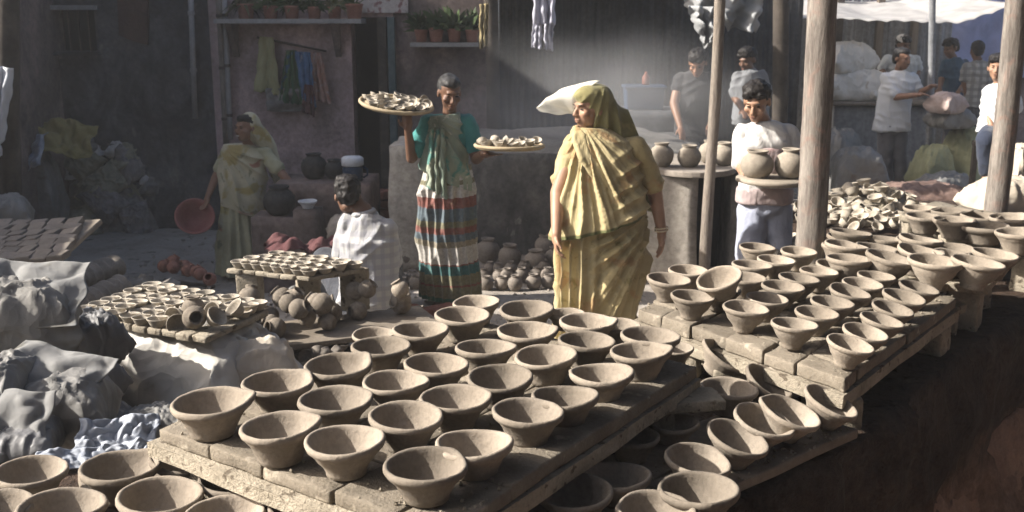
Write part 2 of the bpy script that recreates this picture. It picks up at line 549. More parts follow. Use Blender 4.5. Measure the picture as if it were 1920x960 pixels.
# a loose slab sticking out on the right of the big board
p = at(1288, 760, 0.64)
tag(link('loose_slab', slab_piece(0.22, 0.14, 0.035, 51), None, (p.x, p.y, 0.64), (0.0, -0.02, 0.15), m=M['slab']), 'loose clay slab jutting from under the right edge of big board', 'slab')
for k, (px, py, z, a, l) in enumerate([(1285, 640, 0.62, -0.9, 'loose flat slab between the big board and the cracked board'), (1420, 690, 0.585, -0.85, 'loose slab before the near edge of the cracked board'), (1770, 575, 0.60, 0.7, 'pale lump of slab at far right corner of cracked board')]):
    p = at(px, py, z)
    tag(link('loose_slab', slab_piece([.36, .44, .2][k], [.12, .13, .13][k], 0.04, 60 + k), None, (p.x, p.y, z - .03), (0, 0, a), m=M['slab']), l, 'slab')
    tag(link('support_block', slab_piece(.14, .12, z - .03 - .478, 70 + k), None, (p.x, p.y, .478), (0, 0, a + .4), m=M['slab']), ['clay block under the slab between the two boards', 'clay block under the slab before the cracked board', 'clay block under the pale lump at the far corner'][k], 'block')
# ------------------------------------------------------------------ big bowls
def bowl_mesh(seed, pinch=0.0, h=0.093, base=0.056, sag=0.0):
    """hand-thrown bowl, rim diameter 0.2, thick rolled rim, pinched lip along +x"""
    R = 0.1
    prof = [(base * 0.9, 0.0), (base, 0.002), (base * 1.02, 0.012), (base * 1.18, 0.028), (0.073, h * 0.48), (0.083, h * 0.65), (0.0885, h - 0.028),
            (0.0895, h - 0.024), (0.0965, h - 0.020), (0.100, h - 0.012), (0.0995, h - 0.004), (0.0955, h), (0.0905, h - 0.0015), (0.0865, h - 0.006),
            (0.0835, h - 0.016), (0.076, h - 0.036), (0.066, h - 0.055), (0.050, h - 0.071), (0.025, h - 0.079), (0.002, h - 0.080)]
    r0 = random.Random(seed)
    a2, a3 = r0.uniform(0, 6.28), r0.uniform(0, 6.28)
    o2, o3 = r0.uniform(0.006, 0.022), r0.uniform(0.004, 0.012)
    tl = r0.uniform(0.001, 0.006); ta = r0.uniform(0, 6.28)
    def wob(w, r, z):
        k = (z / h) ** 1.5
        rr = r * (1 + k * (o2 * math.cos(2 * w + a2) + o3 * math.cos(3 * w + a3)))
        d = math.atan2(math.sin(w), math.cos(w))
        g = math.exp(-(d / 0.30) ** 2)
        rr *= 1 + pinch * 0.17 * g * k * (1 if r > 0.05 else 0.3)
        zz = z + k * (tl * math.cos(w - ta) + pinch * 0.006 * g - sag * 0.005 * math.cos(2 * w + a2))
        zz += 0.0012 * k * noise.noise(Vector((math.cos(w) * 3, math.sin(w) * 3, seed)))
        rr *= 1 + 0.012 * noise.noise(Vector((math.cos(w) * 4, math.sin(w) * 4, z * 60 + seed))) + 0.010 * noise.noise(Vector((math.cos(w) * 1.2, math.sin(w) * 1.2, z * 150 + seed)))
        return rr, zz
    me = MB().lathe(prof, 56, wob=wob).mesh('bowl', M['clay'], smooth=True)
    return me
BOWLS = [bowl_mesh(1), bowl_mesh(2, 0.35), bowl_mesh(3, 1.0), bowl_mesh(4, 0.0, h=0.085, sag=.7), bowl_mesh(5, 0.65, h=.097), bowl_mesh(6, 0.2, base=.050, sag=.6),
         bowl_mesh(7, 0, h=.096, base=.053, sag=.3), bowl_mesh(8, .45, h=.089, sag=.5), bowl_mesh(9, .9, h=.094, base=.054), bowl_mesh(10, 0, h=.083, base=.058, sag=.9),
         bowl_mesh(14, .7, base=.052), bowl_mesh(15, .25, h=.09, base=.059, sag=.5)]
TALL = [bowl_mesh(11, 0, h=0.112, base=.043), bowl_mesh(12, 0.15, h=0.108, base=.045), bowl_mesh(13, 0.0, h=0.114, base=.042, sag=.4)]
def put_bowl(px, py, w, zb, label, group=None, kind=0, pool=BOWLS, tilt=None, rz=None, dia=None, m=None, zlift=0.0):
    """stands on a surface at height zb; px,py = middle of its rim in the photo, w = rim width there"""
    zr = zb + 0.10
    for _ in range(4):
        p = at(px, py, zr)
        d = dia or (w * ((p.y) * _c - (zr - EYE) * _s) / FOC)
        s = d / 0.2
        zr = zb + 0.09 * s
    if pool is BOWLS: kind += 6 * rnd.randrange(2)
    me = pool[kind % len(pool)]
    o = link('clay_bowl', me, None, (p.x, p.y, zb + zlift), (0, 0, rnd.uniform(0, 6.28) if rz is None else rz), s)
    if tilt:
        # lean: (towards-angle, amount); lowest point of the foot stays on the surface
        ang, am = tilt
        ax = Vector((-math.sin(ang), math.cos(ang), 0))
        q = Matrix.Rotation(am, 4, ax) @ Matrix.Rotation(o.rotation_euler.z, 4, 'Z')
        o.rotation_euler = q.to_euler()
        o.location.z = zb + 0.05 * s * math.sin(am) * 0.92 + zlift
        top = q @ Vector((0, 0, 0.09 * s))
        o.location.x = p.x - top.x; o.location.y = p.y - top.y
    tag(o, label, 'bowl', group)
    return o
ORD = ['first', 'second', 'third', 'fourth', 'fifth', 'sixth', 'seventh', 'eighth']
ZB1 = 0.747
rows1 = [  # rows run along the near edge of the big board, left to right; first row nearest
    [(395, 752, 146, 2, .35), (523, 800, 148, 4, .3), (647, 824, 152, 5, .6), (798, 868, 158, 1, .9)],
    [(521, 715, 132, 4, .9), (627, 745, 138, 1, .4), (761, 780, 142, 0, 0), (890, 822, 150, 3, 0)],
    [(634, 683, 126, 2, .8), (742, 714, 124, 5, 0), (852, 742, 134, 1, .2), (990, 770, 135, 0, 0)],
    [(713, 645, 112, 1, -.3), (818, 681, 122, 0, 0), (938, 704, 126, 5, 1.2), (1060, 735, 130, 3, 0)],
    [(789, 617, 108, 5, 1.), (910, 650, 114, 1, 0), (1024, 664, 118, 5, .6), (1128, 692, 124, 3, .4)],
    [(867, 591, 106, 0, 0), (988, 619, 110, 4, .2), (1100, 639, 108, 0, .5), (1201, 659, 116, 4, .1)],
    [(893, 566, 90, 1, 2), (988, 577, 104, 5, 1), (1101, 602, 106, 2, .1), (1220, 628, 112, 0, .3)],
]
RN = ['nearest row', 'second row', 'third row', 'fourth row', 'fifth row', 'sixth row', 'farthest row']
for i, row in enumerate(rows1):
    for j, (x, y, w, k, rz) in enumerate(row):
        lip = 'with a pinched pointed lip' if k in (2, 4) else ('with an uneven thick rim' if k in (3, 5) else 'with a rolled rim')
        put_bowl(x, y, w, ZB1, 'large clay bowl %s, %s of big board, %s from left' % (lip, RN[i], ORD[j]), 'large bowls on the big board', k, rz=rz)
put_bowl(702, 622, 84, ZB1, 'large clay bowl behind the left end of the fourth row of big board', 'large bowls on the big board', 3, zlift=0.0)
put_bowl(1062, 584, 66, ZB1, 'small shallow clay dish behind the farthest row of big board', 'large bowls on the big board', 3, dia=.15)
put_bowl(1163, 606, 80, ZB1, 'shallow dish between the last two bowls in farthest row of big board', 'large bowls on the big board', 3, dia=.15)
put_bowl(1268, 652, 62, 0.66, 'small bowl beyond the right back corner of big board', 'large bowls on the big board', 0, dia=.13)

ZB2 = 0.702
rows2 = [
    ('near row', [(1254, 530, 84), (1299, 562, 84), (1398, 586, 86), (1489, 616, 87), (1593, 653, 88)]),
    ('second row', [(1290, 514, 76), (1348, 546, 82), (1438, 566, 81), (1531, 593, 83), (1621, 631, 86)]),
    ('third row', [(1397, 526, 78), (1468, 543, 80), (1560, 573, 82), (1652, 609, 81)]),
    ('fourth row', [(1410, 504, 76), (1498, 529, 77), (1592, 556, 78), (1673, 586, 78)]),
    ('fifth row', [(1455, 493, 72), (1535, 516, 71), (1617, 539, 75), (1693, 566, 80)]),
    ('far row', [(1420, 471, 68), (1497, 478, 69), (1564, 503, 70), (1643, 523, 71), (1722, 546, 74)]),
]
for rn, row in rows2:
    for j, (x, y, w) in enumerate(row):
        k = rnd.randrange(3)
        right = x > 1585 and y > 540
        put_bowl(x, y, w, ZB2, 'tall clay bowl with narrow foot, %s of cracked board, %s from left' % (rn, ORD[j]), 'smaller bowls on the cracked board', k, pool=TALL,
                 tilt=((-0.55, 0.20) if right else (-0.5, 0.08)))
b = put_bowl(1348, 521, 78, ZB2 + 0.082, 'tipped clay bowl lying on top of another bowl on cracked board', 'smaller bowls on the cracked board', 0, pool=BOWLS, tilt=(0.5, -0.42), dia=.185)
b.location.z = ZB2 + 0.088

ZL = 0.541
lower = [  # px, py, w, kind, tilt, label
    (58, 881, 132, 0, None, 'large bowl at the far left end of the low shelf'),
    (225, 873, 148, 2, None, 'large bowl on low shelf left of the big board corner'),
    (117, 944, 158, 5, None, 'large bowl cut by the bottom edge near left corner'),
    (300, 927, 158, 0, None, 'large sunlit bowl with dark left inside on the low shelf'),
    (-12, 950, 140, 1, None, 'bowl cut off by the bottom left corner'),
    (345, 850, 130, 3, None, 'shaded bowl tucked under the left corner of big board'),
    (442, 893, 140, 0, None, 'shaded bowl tucked under the near edge of big board'),
    (421, 962, 150, 4, None, 'bowl cut by bottom edge with two sunlit streaks'),
    (575, 945, 145, 0, None, 'dark bowl under the middle of big board near edge'),
    (1363, 671, 96, 4, (-0.4, .55), 'leaning bowl between big board and cracked board'),
    (1445, 716, 100, 3, (-0.45, .5), 'leaning shallow bowl before the cracked board corner'),
    (1486, 702, 92, 0, (-0.4, .25), 'bowl half hidden before the cracked board right corner'),
    (1367, 727, 108, 0, None, 'bowl with a sunlit wedge, beside the loose jutting slab'),
    (1559, 757, 108, 1, (-0.45, .36), 'leaning bowl at the outer end of the right shelf'),
    (1484, 777, 116, 2, (-0.45, .34), 'second leaning bowl from the outer end of right shelf'),
    (1434, 792, 118, 5, (-0.5, .30), 'third leaning bowl from the outer end of right shelf'),
    (1384, 824, 120, 0, (-0.5, .28), 'fourth leaning bowl from the outer end of right shelf'),
    (1310, 862, 126, 1, (-0.5, .15), 'shaded bowl on right shelf with a lit patch on rim'),
    (1310, 914, 154, 2, None, 'large bowl at bottom right end of the right shelf'),
    (1158, 883, 132, 3, None, 'shaded bowl in the dark under the right side of big board'),
    (1077, 920, 146, 0, None, 'shaded bowl at the bottom under the right edge of big board'),
    (1185, 818, 104, 0, None, 'dark bowl deep below the right edge of big board'),
    (1262, 786, 100, 3, None, 'dark bowl under the loose jutting slab'),
    (1232, 956, 150, 4, None, 'sunlit bowl cut by the bottom edge right of centre'),
    (985, 955, 130, 3, None, 'dim shallow bowl cut by bottom edge below big board'),
]
for (x, y, w, k, t, l) in lower:
    put_bowl(x, y, w, ZL, l, 'bowls on the low shelf', k, tilt=t)
# ------------------------------------------------------------------ background: houses, kiln, sheds, poles
def stained(name, base, soot, streak=(2.2, 2.2, 0.35), amt=(0.38, 0.66), patch=None, bump=0.5, rough=0.95, lowdirt=None):
    t = NT(name)
    v = t.coord('Object')
    vs = t.coord('Object', scale=streak)
    n1 = t.noise(vs, 2.0, 6, 0.65, 0.6)
    n2 = t.noise(v, 22, 4, 0.7)
    n4 = t.noise(v, 1.3, 4, 0.6, 0.8)
    f = t.ramp(n1, [(amt[0], 0.0), (amt[1], 1.0)])
    col = t.mix(f, base, soot)
    col = t.mix(t.ramp(n4, [(0.42, 0.0), (0.66, 0.8)]), col, soot)
    if patch:
        n3 = t.noise(t.coord('Object', scale=(1, 1, 0.5)), patch[0], 4, 0.6, 0.4)
        col = t.mix(t.ramp(n3, [(patch[1], 0.0), (patch[1] + 0.05, 0.8)]), col, patch[2])
    col = t.mix(1.0, col, t.ramp(n2, [(0.3, 0.7), (0.6, 1.1)]), 'MULTIPLY')
    return t.done(col, rough, t.bump(t.mix(0.5, n1, n2), bump, 0.02))
M['wall_dark'] = stained('sooty_plaster', (0.105, 0.107, 0.112), (0.022, 0.023, 0.027), streak=(1.3, 1.3, .75), patch=(3.0, 0.63, (0.15, 0.145, 0.14)))
M['wall_pink'] = stained('pink_plaster', (0.46, 0.335, 0.32), (0.20, 0.155, 0.145), streak=(1.2, 1.2, .8), amt=(0.46, 0.85), patch=(4.0, 0.66, (0.30, 0.27, 0.25)))
M['wall_brown'] = stained('brown_plaster', (0.22, 0.165, 0.15), (0.085, 0.07, 0.064), streak=(1.2, 1.2, .8))
M['kiln'] = stained('sooty_kiln_mud', (0.16, 0.15, 0.14), (0.055, 0.055, 0.056), streak=(2, 2, 1), patch=(5, 0.64, (0.27, 0.255, 0.235)))
M['kiln_pale'] = stained('pale_kiln_mud', (0.42, 0.385, 0.335), (0.26, 0.235, 0.21), streak=(2, 2, 1), amt=(0.4, 0.8))
M['black'] = earthy('unlit_black', (0.012, 0.012, 0.013), (0.02, 0.02, 0.021), 3, 20, 0.2, 0.01, rand=0)  # near-black colour stands in for darkness inside rooms and the stoke hole
M['pole'] = None
def pole_mat(name, c1, c2, c3):
    t = NT(name)
    v = t.coord('Object', scale=(6, 6, 0.7)); w = t.coord('Object')
    n1 = t.noise(v, 5, 5, 0.65, 0.5); n2 = t.noise(w, 7, 4, 0.65, 0.7); n3 = t.noise(v, 26, 3, 0.7)
    col = t.ramp(n1, [(0.34, c1), (0.66, c2)])
    col = t.mix(t.ramp(n2, [(0.54, 0.0), (0.66, 0.85)]), col, c3)
    col = t.mix(1.0, col, t.ramp(n3, [(0.3, 0.66), (0.6, 1.08)]), 'MULTIPLY')
    return t.done(col, 0.9, t.bump(t.mix(0.5, n1, n3), 0.8, 0.012))
M['pole'] = pole_mat('grey_pole', (0.105, 0.09, 0.08), (0.25, 0.225, 0.20), (0.22, 0.15, 0.125))
M['pole_b'] = pole_mat('bamboo_pole', (0.13, 0.11, 0.095), (0.24, 0.21, 0.18), (0.17, 0.14, 0.115))
M['pipe'] = earthy('dusty_pipe', (0.22, 0.215, 0.21), (0.30, 0.29, 0.285), 6, 40, 0.2, 0.003, rough=0.6, rand=0)
M['iron'] = earthy('rusty_iron', (0.05, 0.042, 0.038), (0.09, 0.072, 0.06), 6, 40, 0.3, 0.003, rough=0.8, rand=0)

YW = 10.7
def wx(px, py=200, Y=YW): return atY(px, py, Y).x
def wz(py, Y=YW): return atY(960, py, Y).z
def lumpy_wall(name, x0, x1, z0, z1, y0, thick, m, parent, amp=0.02, step=0.12):
    mb = MB()
    nx = max(2, int((x1 - x0) / step)); nz = max(2, int((z1 - z0) / step))
    vs = []
    for j in range(nz + 1):
        for i in range(nx + 1):
            x = x0 + (x1 - x0) * i / nx; z = z0 + (z1 - z0) * j / nz
            d = amp * (N((x, 0, z), 1.3, 2) + 0.5 * N((x, 0, z), 4, 5)) if 0 < i < nx and 0 < j < nz else 0.0
            vs.append((x, y0 + d, z))
    fs = [(j * (nx + 1) + i, j * (nx + 1) + i + 1, (j + 1) * (nx + 1) + i + 1, (j + 1) * (nx + 1) + i) for j in range(nz) for i in range(nx)]
    n = len(vs)
    # back and rim
    vs += [(x0, y0 + thick, z0), (x1, y0 + thick, z0), (x1, y0 + thick, z1), (x0, y0 + thick, z1)]
    fs.append((n + 3, n + 2, n + 1, n))
    bl, br = [j * (nx + 1) for j in range(nz + 1)], [j * (nx + 1) + nx for j in range(nz + 1)]
    fs.append(tuple(bl) + (n + 3, n)); fs.append(tuple(reversed(br)) + (n + 1, n + 2))
    fs.append(tuple(range(nx, -1, -1)) + (n, n + 1)); fs.append(tuple(nz * (nx + 1) + i for i in range(nx + 1)) + (n + 2, n + 3))
    mb.add(vs, fs)
    return mb.obj(name, m, parent, smooth=False)

ZG = -0.34
ROOFZ = 4.4
# the sooty house on the left
h1 = empty('house', (wx(120), YW, ZG), 'dark sooty plaster house at the upper left with a small window', 'house')
def loc_obj(o, root):           # mesh written in world coordinates -> local to the root
    o.location = -root.location
    return o
xa, xb = wx(-330), wx(404)
wx0, wx1, wz0, wz1 = wx(118), wx(192), wz(96), wz(18)
for (a, b_, c, d) in ((xa, wx0, ZG, ROOFZ), (wx1, xb, ZG, ROOFZ), (wx0, wx1, ZG, wz0), (wx0, wx1, wz1, ROOFZ)):
    loc_obj(lumpy_wall('wall', a, b_, c, d, YW, 0.25, M['wall_dark'], h1), h1)
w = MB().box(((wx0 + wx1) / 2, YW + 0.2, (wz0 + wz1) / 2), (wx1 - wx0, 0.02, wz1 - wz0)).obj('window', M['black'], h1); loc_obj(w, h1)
fr = MB().box(((wx0 + wx1) / 2, YW - 0.03, wz1 + .02), (wx1 - wx0 + .08, 0.12, 0.045)).obj('lintel', M['pipe'], h1); loc_obj(fr, h1)
fr = MB().box(((wx0 + wx1) / 2, YW - 0.05, wz0 - .02), (wx1 - wx0 + .10, 0.14, 0.04)).obj('window_sill', M['wall_dark'], h1); loc_obj(fr, h1)
for k in range(3):
    x = wx0 + (wx1 - wx0) * (k + 1) / 4
    (MB().box((x, YW + .09, (wz0 + wz1) / 2), (.015, .015, wz1 - wz0)).obj('window_bar', M['iron'], w))
# fallen-plaster patch showing brick
me = MB()
patch = [(222, -8), (280, -8), (281, 40), (279, 84), (262, 80), (240, 72), (226, 66), (224, 30)]
pp = [atY(x, y, YW) for x, y in patch]
vs = [(p.x, YW - .012, p.z) for p in pp] + [(p.x, YW - .045, p.z) for p in pp]
n = len(pp)
me.add(vs, [tuple(range(n)), tuple(range(2 * n - 1, n - 1, -1))] + [(i, (i + 1) % n, n + (i + 1) % n, n + i) for i in range(n)])
M['bare'] = earthy('bare_brown_render', (0.055, 0.033, 0.028), (0.085, 0.05, 0.042), 5, 40, 0.5, 0.01, rand=0)
loc_obj(me.obj('bare_patch', M['bare'], h1, loc=(0, 0, 0)), h1)
p0, p1 = atY(357, -20, YW - .10), atY(366, 222, YW - .10)
pipe = MB().tube([p0, p0.lerp(p1, .5), p1], .028, 12).obj('drain_pipe', M['pipe'], h1, smooth=True); loc_obj(pipe, h1)
for f in (.18, .62):
    q = p0.lerp(p1, f)
    MB().tube([q - Vector((0, 0, .02)), q + Vector((0, 0, .02))], .036, 12).obj('pipe_collar', M['pipe'], pipe)

# the pink house
h2 = empty('house', (wx(600), YW, ZG), 'pink plaster house with a dark open doorway behind the hanging cloths', 'house')
PX0, PD0, PD1, PX1 = wx(404), wx(664), wx(742), wx(930)
dz = wz(32)
Y2 = YW - 0.04
for (a, b_, c, d, m) in ((PX0, PD0, ZG, ROOFZ, 'wall_pink'), (PD0, PD1, dz, ROOFZ, 'wall_pink'), (PD1, PX1, ZG, ROOFZ, 'wall_brown')):
    loc_obj(lumpy_wall('wall', a, b_, c, d, Y2, 0.28, M[m], h2, amp=0.012), h2)
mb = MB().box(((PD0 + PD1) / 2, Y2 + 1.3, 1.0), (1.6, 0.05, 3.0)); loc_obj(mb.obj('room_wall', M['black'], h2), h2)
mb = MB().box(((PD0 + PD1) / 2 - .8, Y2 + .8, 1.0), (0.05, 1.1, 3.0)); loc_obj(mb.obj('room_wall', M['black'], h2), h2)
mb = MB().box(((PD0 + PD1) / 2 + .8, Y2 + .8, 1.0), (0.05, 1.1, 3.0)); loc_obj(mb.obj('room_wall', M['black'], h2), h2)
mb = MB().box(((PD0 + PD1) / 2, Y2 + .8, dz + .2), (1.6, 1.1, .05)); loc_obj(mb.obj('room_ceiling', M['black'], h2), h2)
M['teal_paint'] = earthy('teal_door_paint', (0.06, 0.085, 0.09), (0.10, 0.13, 0.135), 6, 40, 0.3, 0.004, rand=0)
for px, m, wd in ((722, 'wood_dark', .09), (739, 'teal_paint', .07)):
    loc_obj(MB().box((wx(px), Y2 - .03, (dz + ZG) / 2), (wd, .12, dz - ZG)).obj('door_post', M[m], h2), h2)
M['notice'] = earthy('printed_notice', (0.33, 0.30, 0.29), (0.42, 0.39, 0.375), 5, 40, 0.2, 0.003, rand=0, spots=(16, 0.55, (0.20, 0.12, 0.12)))
loc_obj(MB().box((wx(715), Y2 - .03, wz(5)), (.62, .02, wz(-14) - wz(25))).obj('door_sign_board', M['notice'], h2), h2)
# shelf with brackets
sx0, sx1, sz = wx(430), wx(692), wz(40)
loc_obj(MB().box(((sx0 + sx1) / 2, Y2 - .17, sz), (sx1 - sx0, .34, .045)).obj('shelf', M['pipe'], h2), h2)
for px in (452, 640):
    m_ = MB(); x = wx(px)
    m_.add([(x - .03, Y2 - .01, sz - .02), (x - .03, Y2 - .30, sz - .02), (x - .03, Y2 - .01, sz - .36), (x + .03, Y2 - .01, sz - .02), (x + .03, Y2 - .30, sz - .02), (x + .03, Y2 - .01, sz - .36)],
           [(0, 1, 2), (3, 5, 4), (0, 3, 4, 1), (1, 4, 5, 2), (0, 2, 5, 3)])
    loc_obj(m_.obj('shelf_bracket', M['wall_brown'], h2), h2)
loc_obj(MB().box((wx(838), Y2 - .14, wz(83)), (wx(900) - wx(778), .30, .04)).obj('shelf', M['pipe'], h2), h2)
# bamboo water pipes at the corner
for k, (xt, xbm, yb) in enumerate(((409, 424, 270), (420, 432, 262))):
    p0, p1 = atY(xt, -20, YW - .16), atY(xbm, yb, YW - .16)
    pts = [p0.lerp(p1, t / 6) for t in range(7)]
    o = MB().tube(pts, [.03 - .004 * k] * 7, 10).obj('drain_pipe', M['pole_b'] if k == 0 else M['pipe'], h2, smooth=True); loc_obj(o, h2)
    for t in (1, 3, 5):
        q = pts[t]
        MB().tube([q - Vector((0, 0, .015)), q + Vector((0, 0, .015))], .036 - .004 * k, 10).obj('pipe_collar', M['iron'], o)
# flat roof with eave joining the two houses (above the frame)
for hh, x0, x1 in ((h1, xa, xb), (h2, xb, PX1)):
    loc_obj(MB().box(((x0 + x1) / 2, YW + 1.2, ROOFZ + .08), (x1 - x0, 3.0, .16)).obj('roof', M['wall_dark'], hh), hh)
# unseen taller house added past the left edge: it keeps the left of the yard in shade
SH = 4.75
h3 = empty('house', (-6.4, 9.5, -0.3), 'unseen tall plaster house added beyond the left edge to shade the yard', 'house')
loc_obj(MB().box((-6.4, 9.75, SH / 2 - .3), (3.4, 5.7, SH)).obj('wall', M['wall_brown'], h3), h3)
loc_obj(MB().box((-6.4, 9.75, SH - .22), (3.7, 6.0, .16)).obj('roof', M['wall_dark'], h3), h3)

# unseen wall added beyond the left edge to shade the tile tray and sacks
yw = empty('shade_wall', (-4.35, 5.0, -.1), 'unseen mud wall added beyond the left edge to shade the tile tray and sacks', 'wall')
rough_wall = MB().box((-4.35, 4.95, .93), (.3, 3.7, 2.06)).obj('wall', M['wall_brown'], yw); loc_obj(rough_wall, yw)
loc_obj(MB().box((-4.35, 4.95, 2.0), (.42, 3.8, .07)).obj('coping', M['wall_dark'], yw), yw)
# ------------------------------------------------------------------ dark wooden shed behind the kiln, corrugated sheds to the right
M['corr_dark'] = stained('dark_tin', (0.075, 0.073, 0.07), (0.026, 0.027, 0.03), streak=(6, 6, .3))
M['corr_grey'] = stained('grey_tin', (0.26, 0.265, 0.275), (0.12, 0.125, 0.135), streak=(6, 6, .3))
def sheet(name, p0, p1, z0, z1, m, parent, pitch=.09, amp=.012):
    """one corrugated sheet between two plan points"""
    a = Vector((*p0, 0)); b = Vector((*p1, 0)); L = (b - a).length; d = (b - a) / L; nrm = Vector((-d.y, d.x, 0))
    n = max(4, int(L / pitch * 6)); vs = []
    for i in range(n + 1):
        s_ = L * i / n
        o_ = nrm * amp * math.sin(2 * math.pi * s_ / pitch)
        for th in (0, .004):
            for z in (z0, z1):
                p = a + d * s_ + o_ + nrm * th
                vs.append((p.x, p.y, z))
    fs = []
    for i in range(n):
        k = i * 4
        fs += [(k, k + 4, k + 5, k + 1), (k + 2, k + 3, k + 7, k + 6), (k + 1, k + 5, k + 7, k + 3), (k, k + 2, k + 6, k + 4)]
    o = MB().add(vs, fs).obj(name, m, parent, smooth=True)
    return loc_obj(o, parent)
sd = empty('shed', (1.3, 12.0, 0), 'dark corrugated tin shed in the shade behind the smoking kiln', 'shed')
Xs = [-0.15, .55, 1.25, 1.95, 2.65, 3.3]
for k, (a, b_) in enumerate(zip(Xs, Xs[1:])):
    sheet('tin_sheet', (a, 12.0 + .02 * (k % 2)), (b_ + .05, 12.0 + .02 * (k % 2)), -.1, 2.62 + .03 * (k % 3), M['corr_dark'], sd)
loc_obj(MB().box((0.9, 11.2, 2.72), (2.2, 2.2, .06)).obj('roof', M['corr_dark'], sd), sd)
for px in (912, 1462):
    Yp = 9.8 if px < 1000 else 9.6
    p0 = atY(px + (8 if px < 1000 else 3), -30, Yp); p1 = atY(px + 16 if px < 1000 else px, 330, Yp)
    w_ = .068 if px < 1000 else .075
    post = MB().tube([p0 + Vector((0, 0, 1.1)), p0, p0.lerp(p1, .5), Vector((p1.x, p1.y, 0))], [w_ * 1.05, w_, w_ * .95, w_], 10)
    loc_obj(post.obj('post', M['wood_dark'], sd, smooth=True), sd)

YT = 14.5
ts = empty('shed', (5.2, YT, 0), 'grey corrugated tin shed in the bright far right background', 'shed')
xs = [atY(p, 150, YT).x for p in (1420, 1500, 1562, 1612, 1660, 1715, 1770)]
for k, (a, b_) in enumerate(zip(xs, xs[1:])):
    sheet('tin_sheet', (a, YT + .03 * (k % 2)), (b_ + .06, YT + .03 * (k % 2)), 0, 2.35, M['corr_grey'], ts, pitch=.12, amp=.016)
for px in (1565, 1640, 1705):
    x = atY(px, 150, YT - .1).x
    loc_obj(MB().box((x, YT - .12, 1.2), (.09, .09, 2.4)).obj('post', M['wood_dark'] if px < 1600 else M['wood'], ts), ts)

def tarp_mat(name, c, tr=0.35, rough=0.6):
    t = NT(name)
    v = t.coord('Object')
    n = t.noise(v, 3, 5, .6, .6); n2 = t.noise(v, 18, 3, .6)
    c1 = tuple(x * .72 for x in c)
    col = t.ramp(n, [(.35, c1), (.65, c)])
    m = t.done(col, rough, t.bump(t.mix(.35, n, n2), .35, .03))
    tl = t.new('ShaderNodeBsdfTranslucent'); t.l.new(col, tl.inputs[0])
    mx = t.new('ShaderNodeMixShader'); mx.inputs[0].default_value = tr
    t.l.new(t.b.outputs[0], mx.inputs[1]); t.l.new(tl.outputs[0], mx.inputs[2])
    t.l.new(mx.outputs[0], t.n['Material Output'].inputs[0])
    return m
M['tarp_white'] = tarp_mat('white_tarpaulin', (0.70, 0.68, 0.66), .6)
M['tarp_blue'] = tarp_mat('blue_tarpaulin', (0.36, 0.40, 0.60), .45)
M['plastic'] = tarp_mat('dusty_plastic_sheet', (0.40, 0.41, 0.42), .3)
def sheet_grid(fn, nu, nv, th=.004):
    """closed thin sheet from fn(u,v)->Vector"""
    P = [[fn(i / nu, j / nv) for i in range(nu + 1)] for j in range(nv + 1)]
    vs = []; n = (nu + 1) * (nv + 1)
    def nr(i, j):
        a = P[j][min(i + 1, nu)] - P[j][max(i - 1, 0)]; b = P[min(j + 1, nv)][i] - P[max(j - 1, 0)][i]
        c = a.cross(b)
        return c.normalized() if c.length > 1e-12 else Vector((0, 0, 1))
    top = [P[j][i] for j in range(nv + 1) for i in range(nu + 1)]
    bot = [P[j][i] - nr(i, j) * th for j in range(nv + 1) for i in range(nu + 1)]
    id_ = lambda i, j: j * (nu + 1) + i
    fs = []
    for j in range(nv):
        for i in range(nu):
            fs.append((id_(i, j), id_(i + 1, j), id_(i + 1, j + 1), id_(i, j + 1)))
            fs.append((n + id_(i, j + 1), n + id_(i + 1, j + 1), n + id_(i + 1, j), n + id_(i, j)))
    for i in range(nu):
        fs.append((n + id_(i, 0), n + id_(i + 1, 0), id_(i + 1, 0), id_(i, 0))); fs.append((id_(i, nv), id_(i + 1, nv), n + id_(i + 1, nv), n + id_(i, nv)))
    for j in range(nv):
        fs.append((id_(0, j), id_(0, j + 1), n + id_(0, j + 1), n + id_(0, j))); fs.append((n + id_(nu, j), n + id_(nu, j + 1), id_(nu, j + 1), id_(nu, j)))
    return MB().add(top + bot, fs)
# white awning on the right, scalloped near edge
YA = 12.3
pl, pr_ = atY(1425, 30, YA), atY(1795, 42, YA)
pr2 = atY(1905, 4, YA + .2)
def awn(u, v):
    x = pl.x + (pr2.x - pl.x) * u
    z0 = pl.z + (pr_.z - pl.z) * min(u / .77, 1) + (pr2.z - pr_.z) * max((u - .77) / .23, 0)
    sc = .022 * abs(math.sin(u * 46)) * (1 - v) if v < .08 else 0
    y = YA + v * 3.4 + .05 * math.sin(u * 9)
    z = z0 + v * .62 - .10 * math.sin(v * 3.14) * (1 + .4 * math.sin(u * 14)) + .02 * N((u * 6, v * 4, 0), 1.7)
    return Vector((x, y, z + sc - .02))
aw = empty('awning', (pl.x, YA, 0), 'white tarpaulin awning with scalloped edge over the far right men', 'awning')
loc_obj(sheet_grid(awn, 90, 14).obj('cover', M['tarp_white'], aw, smooth=True), aw)
for u, v in ((.02, .02), (.98, .02), (.02, .98), (.98, .98)):
    q = awn(u, v)
    loc_obj(MB().tube([Vector((q.x, q.y, 0)), Vector((q.x, q.y, q.z - .01))], .035, 8).obj('post', M['wood'], aw), aw)
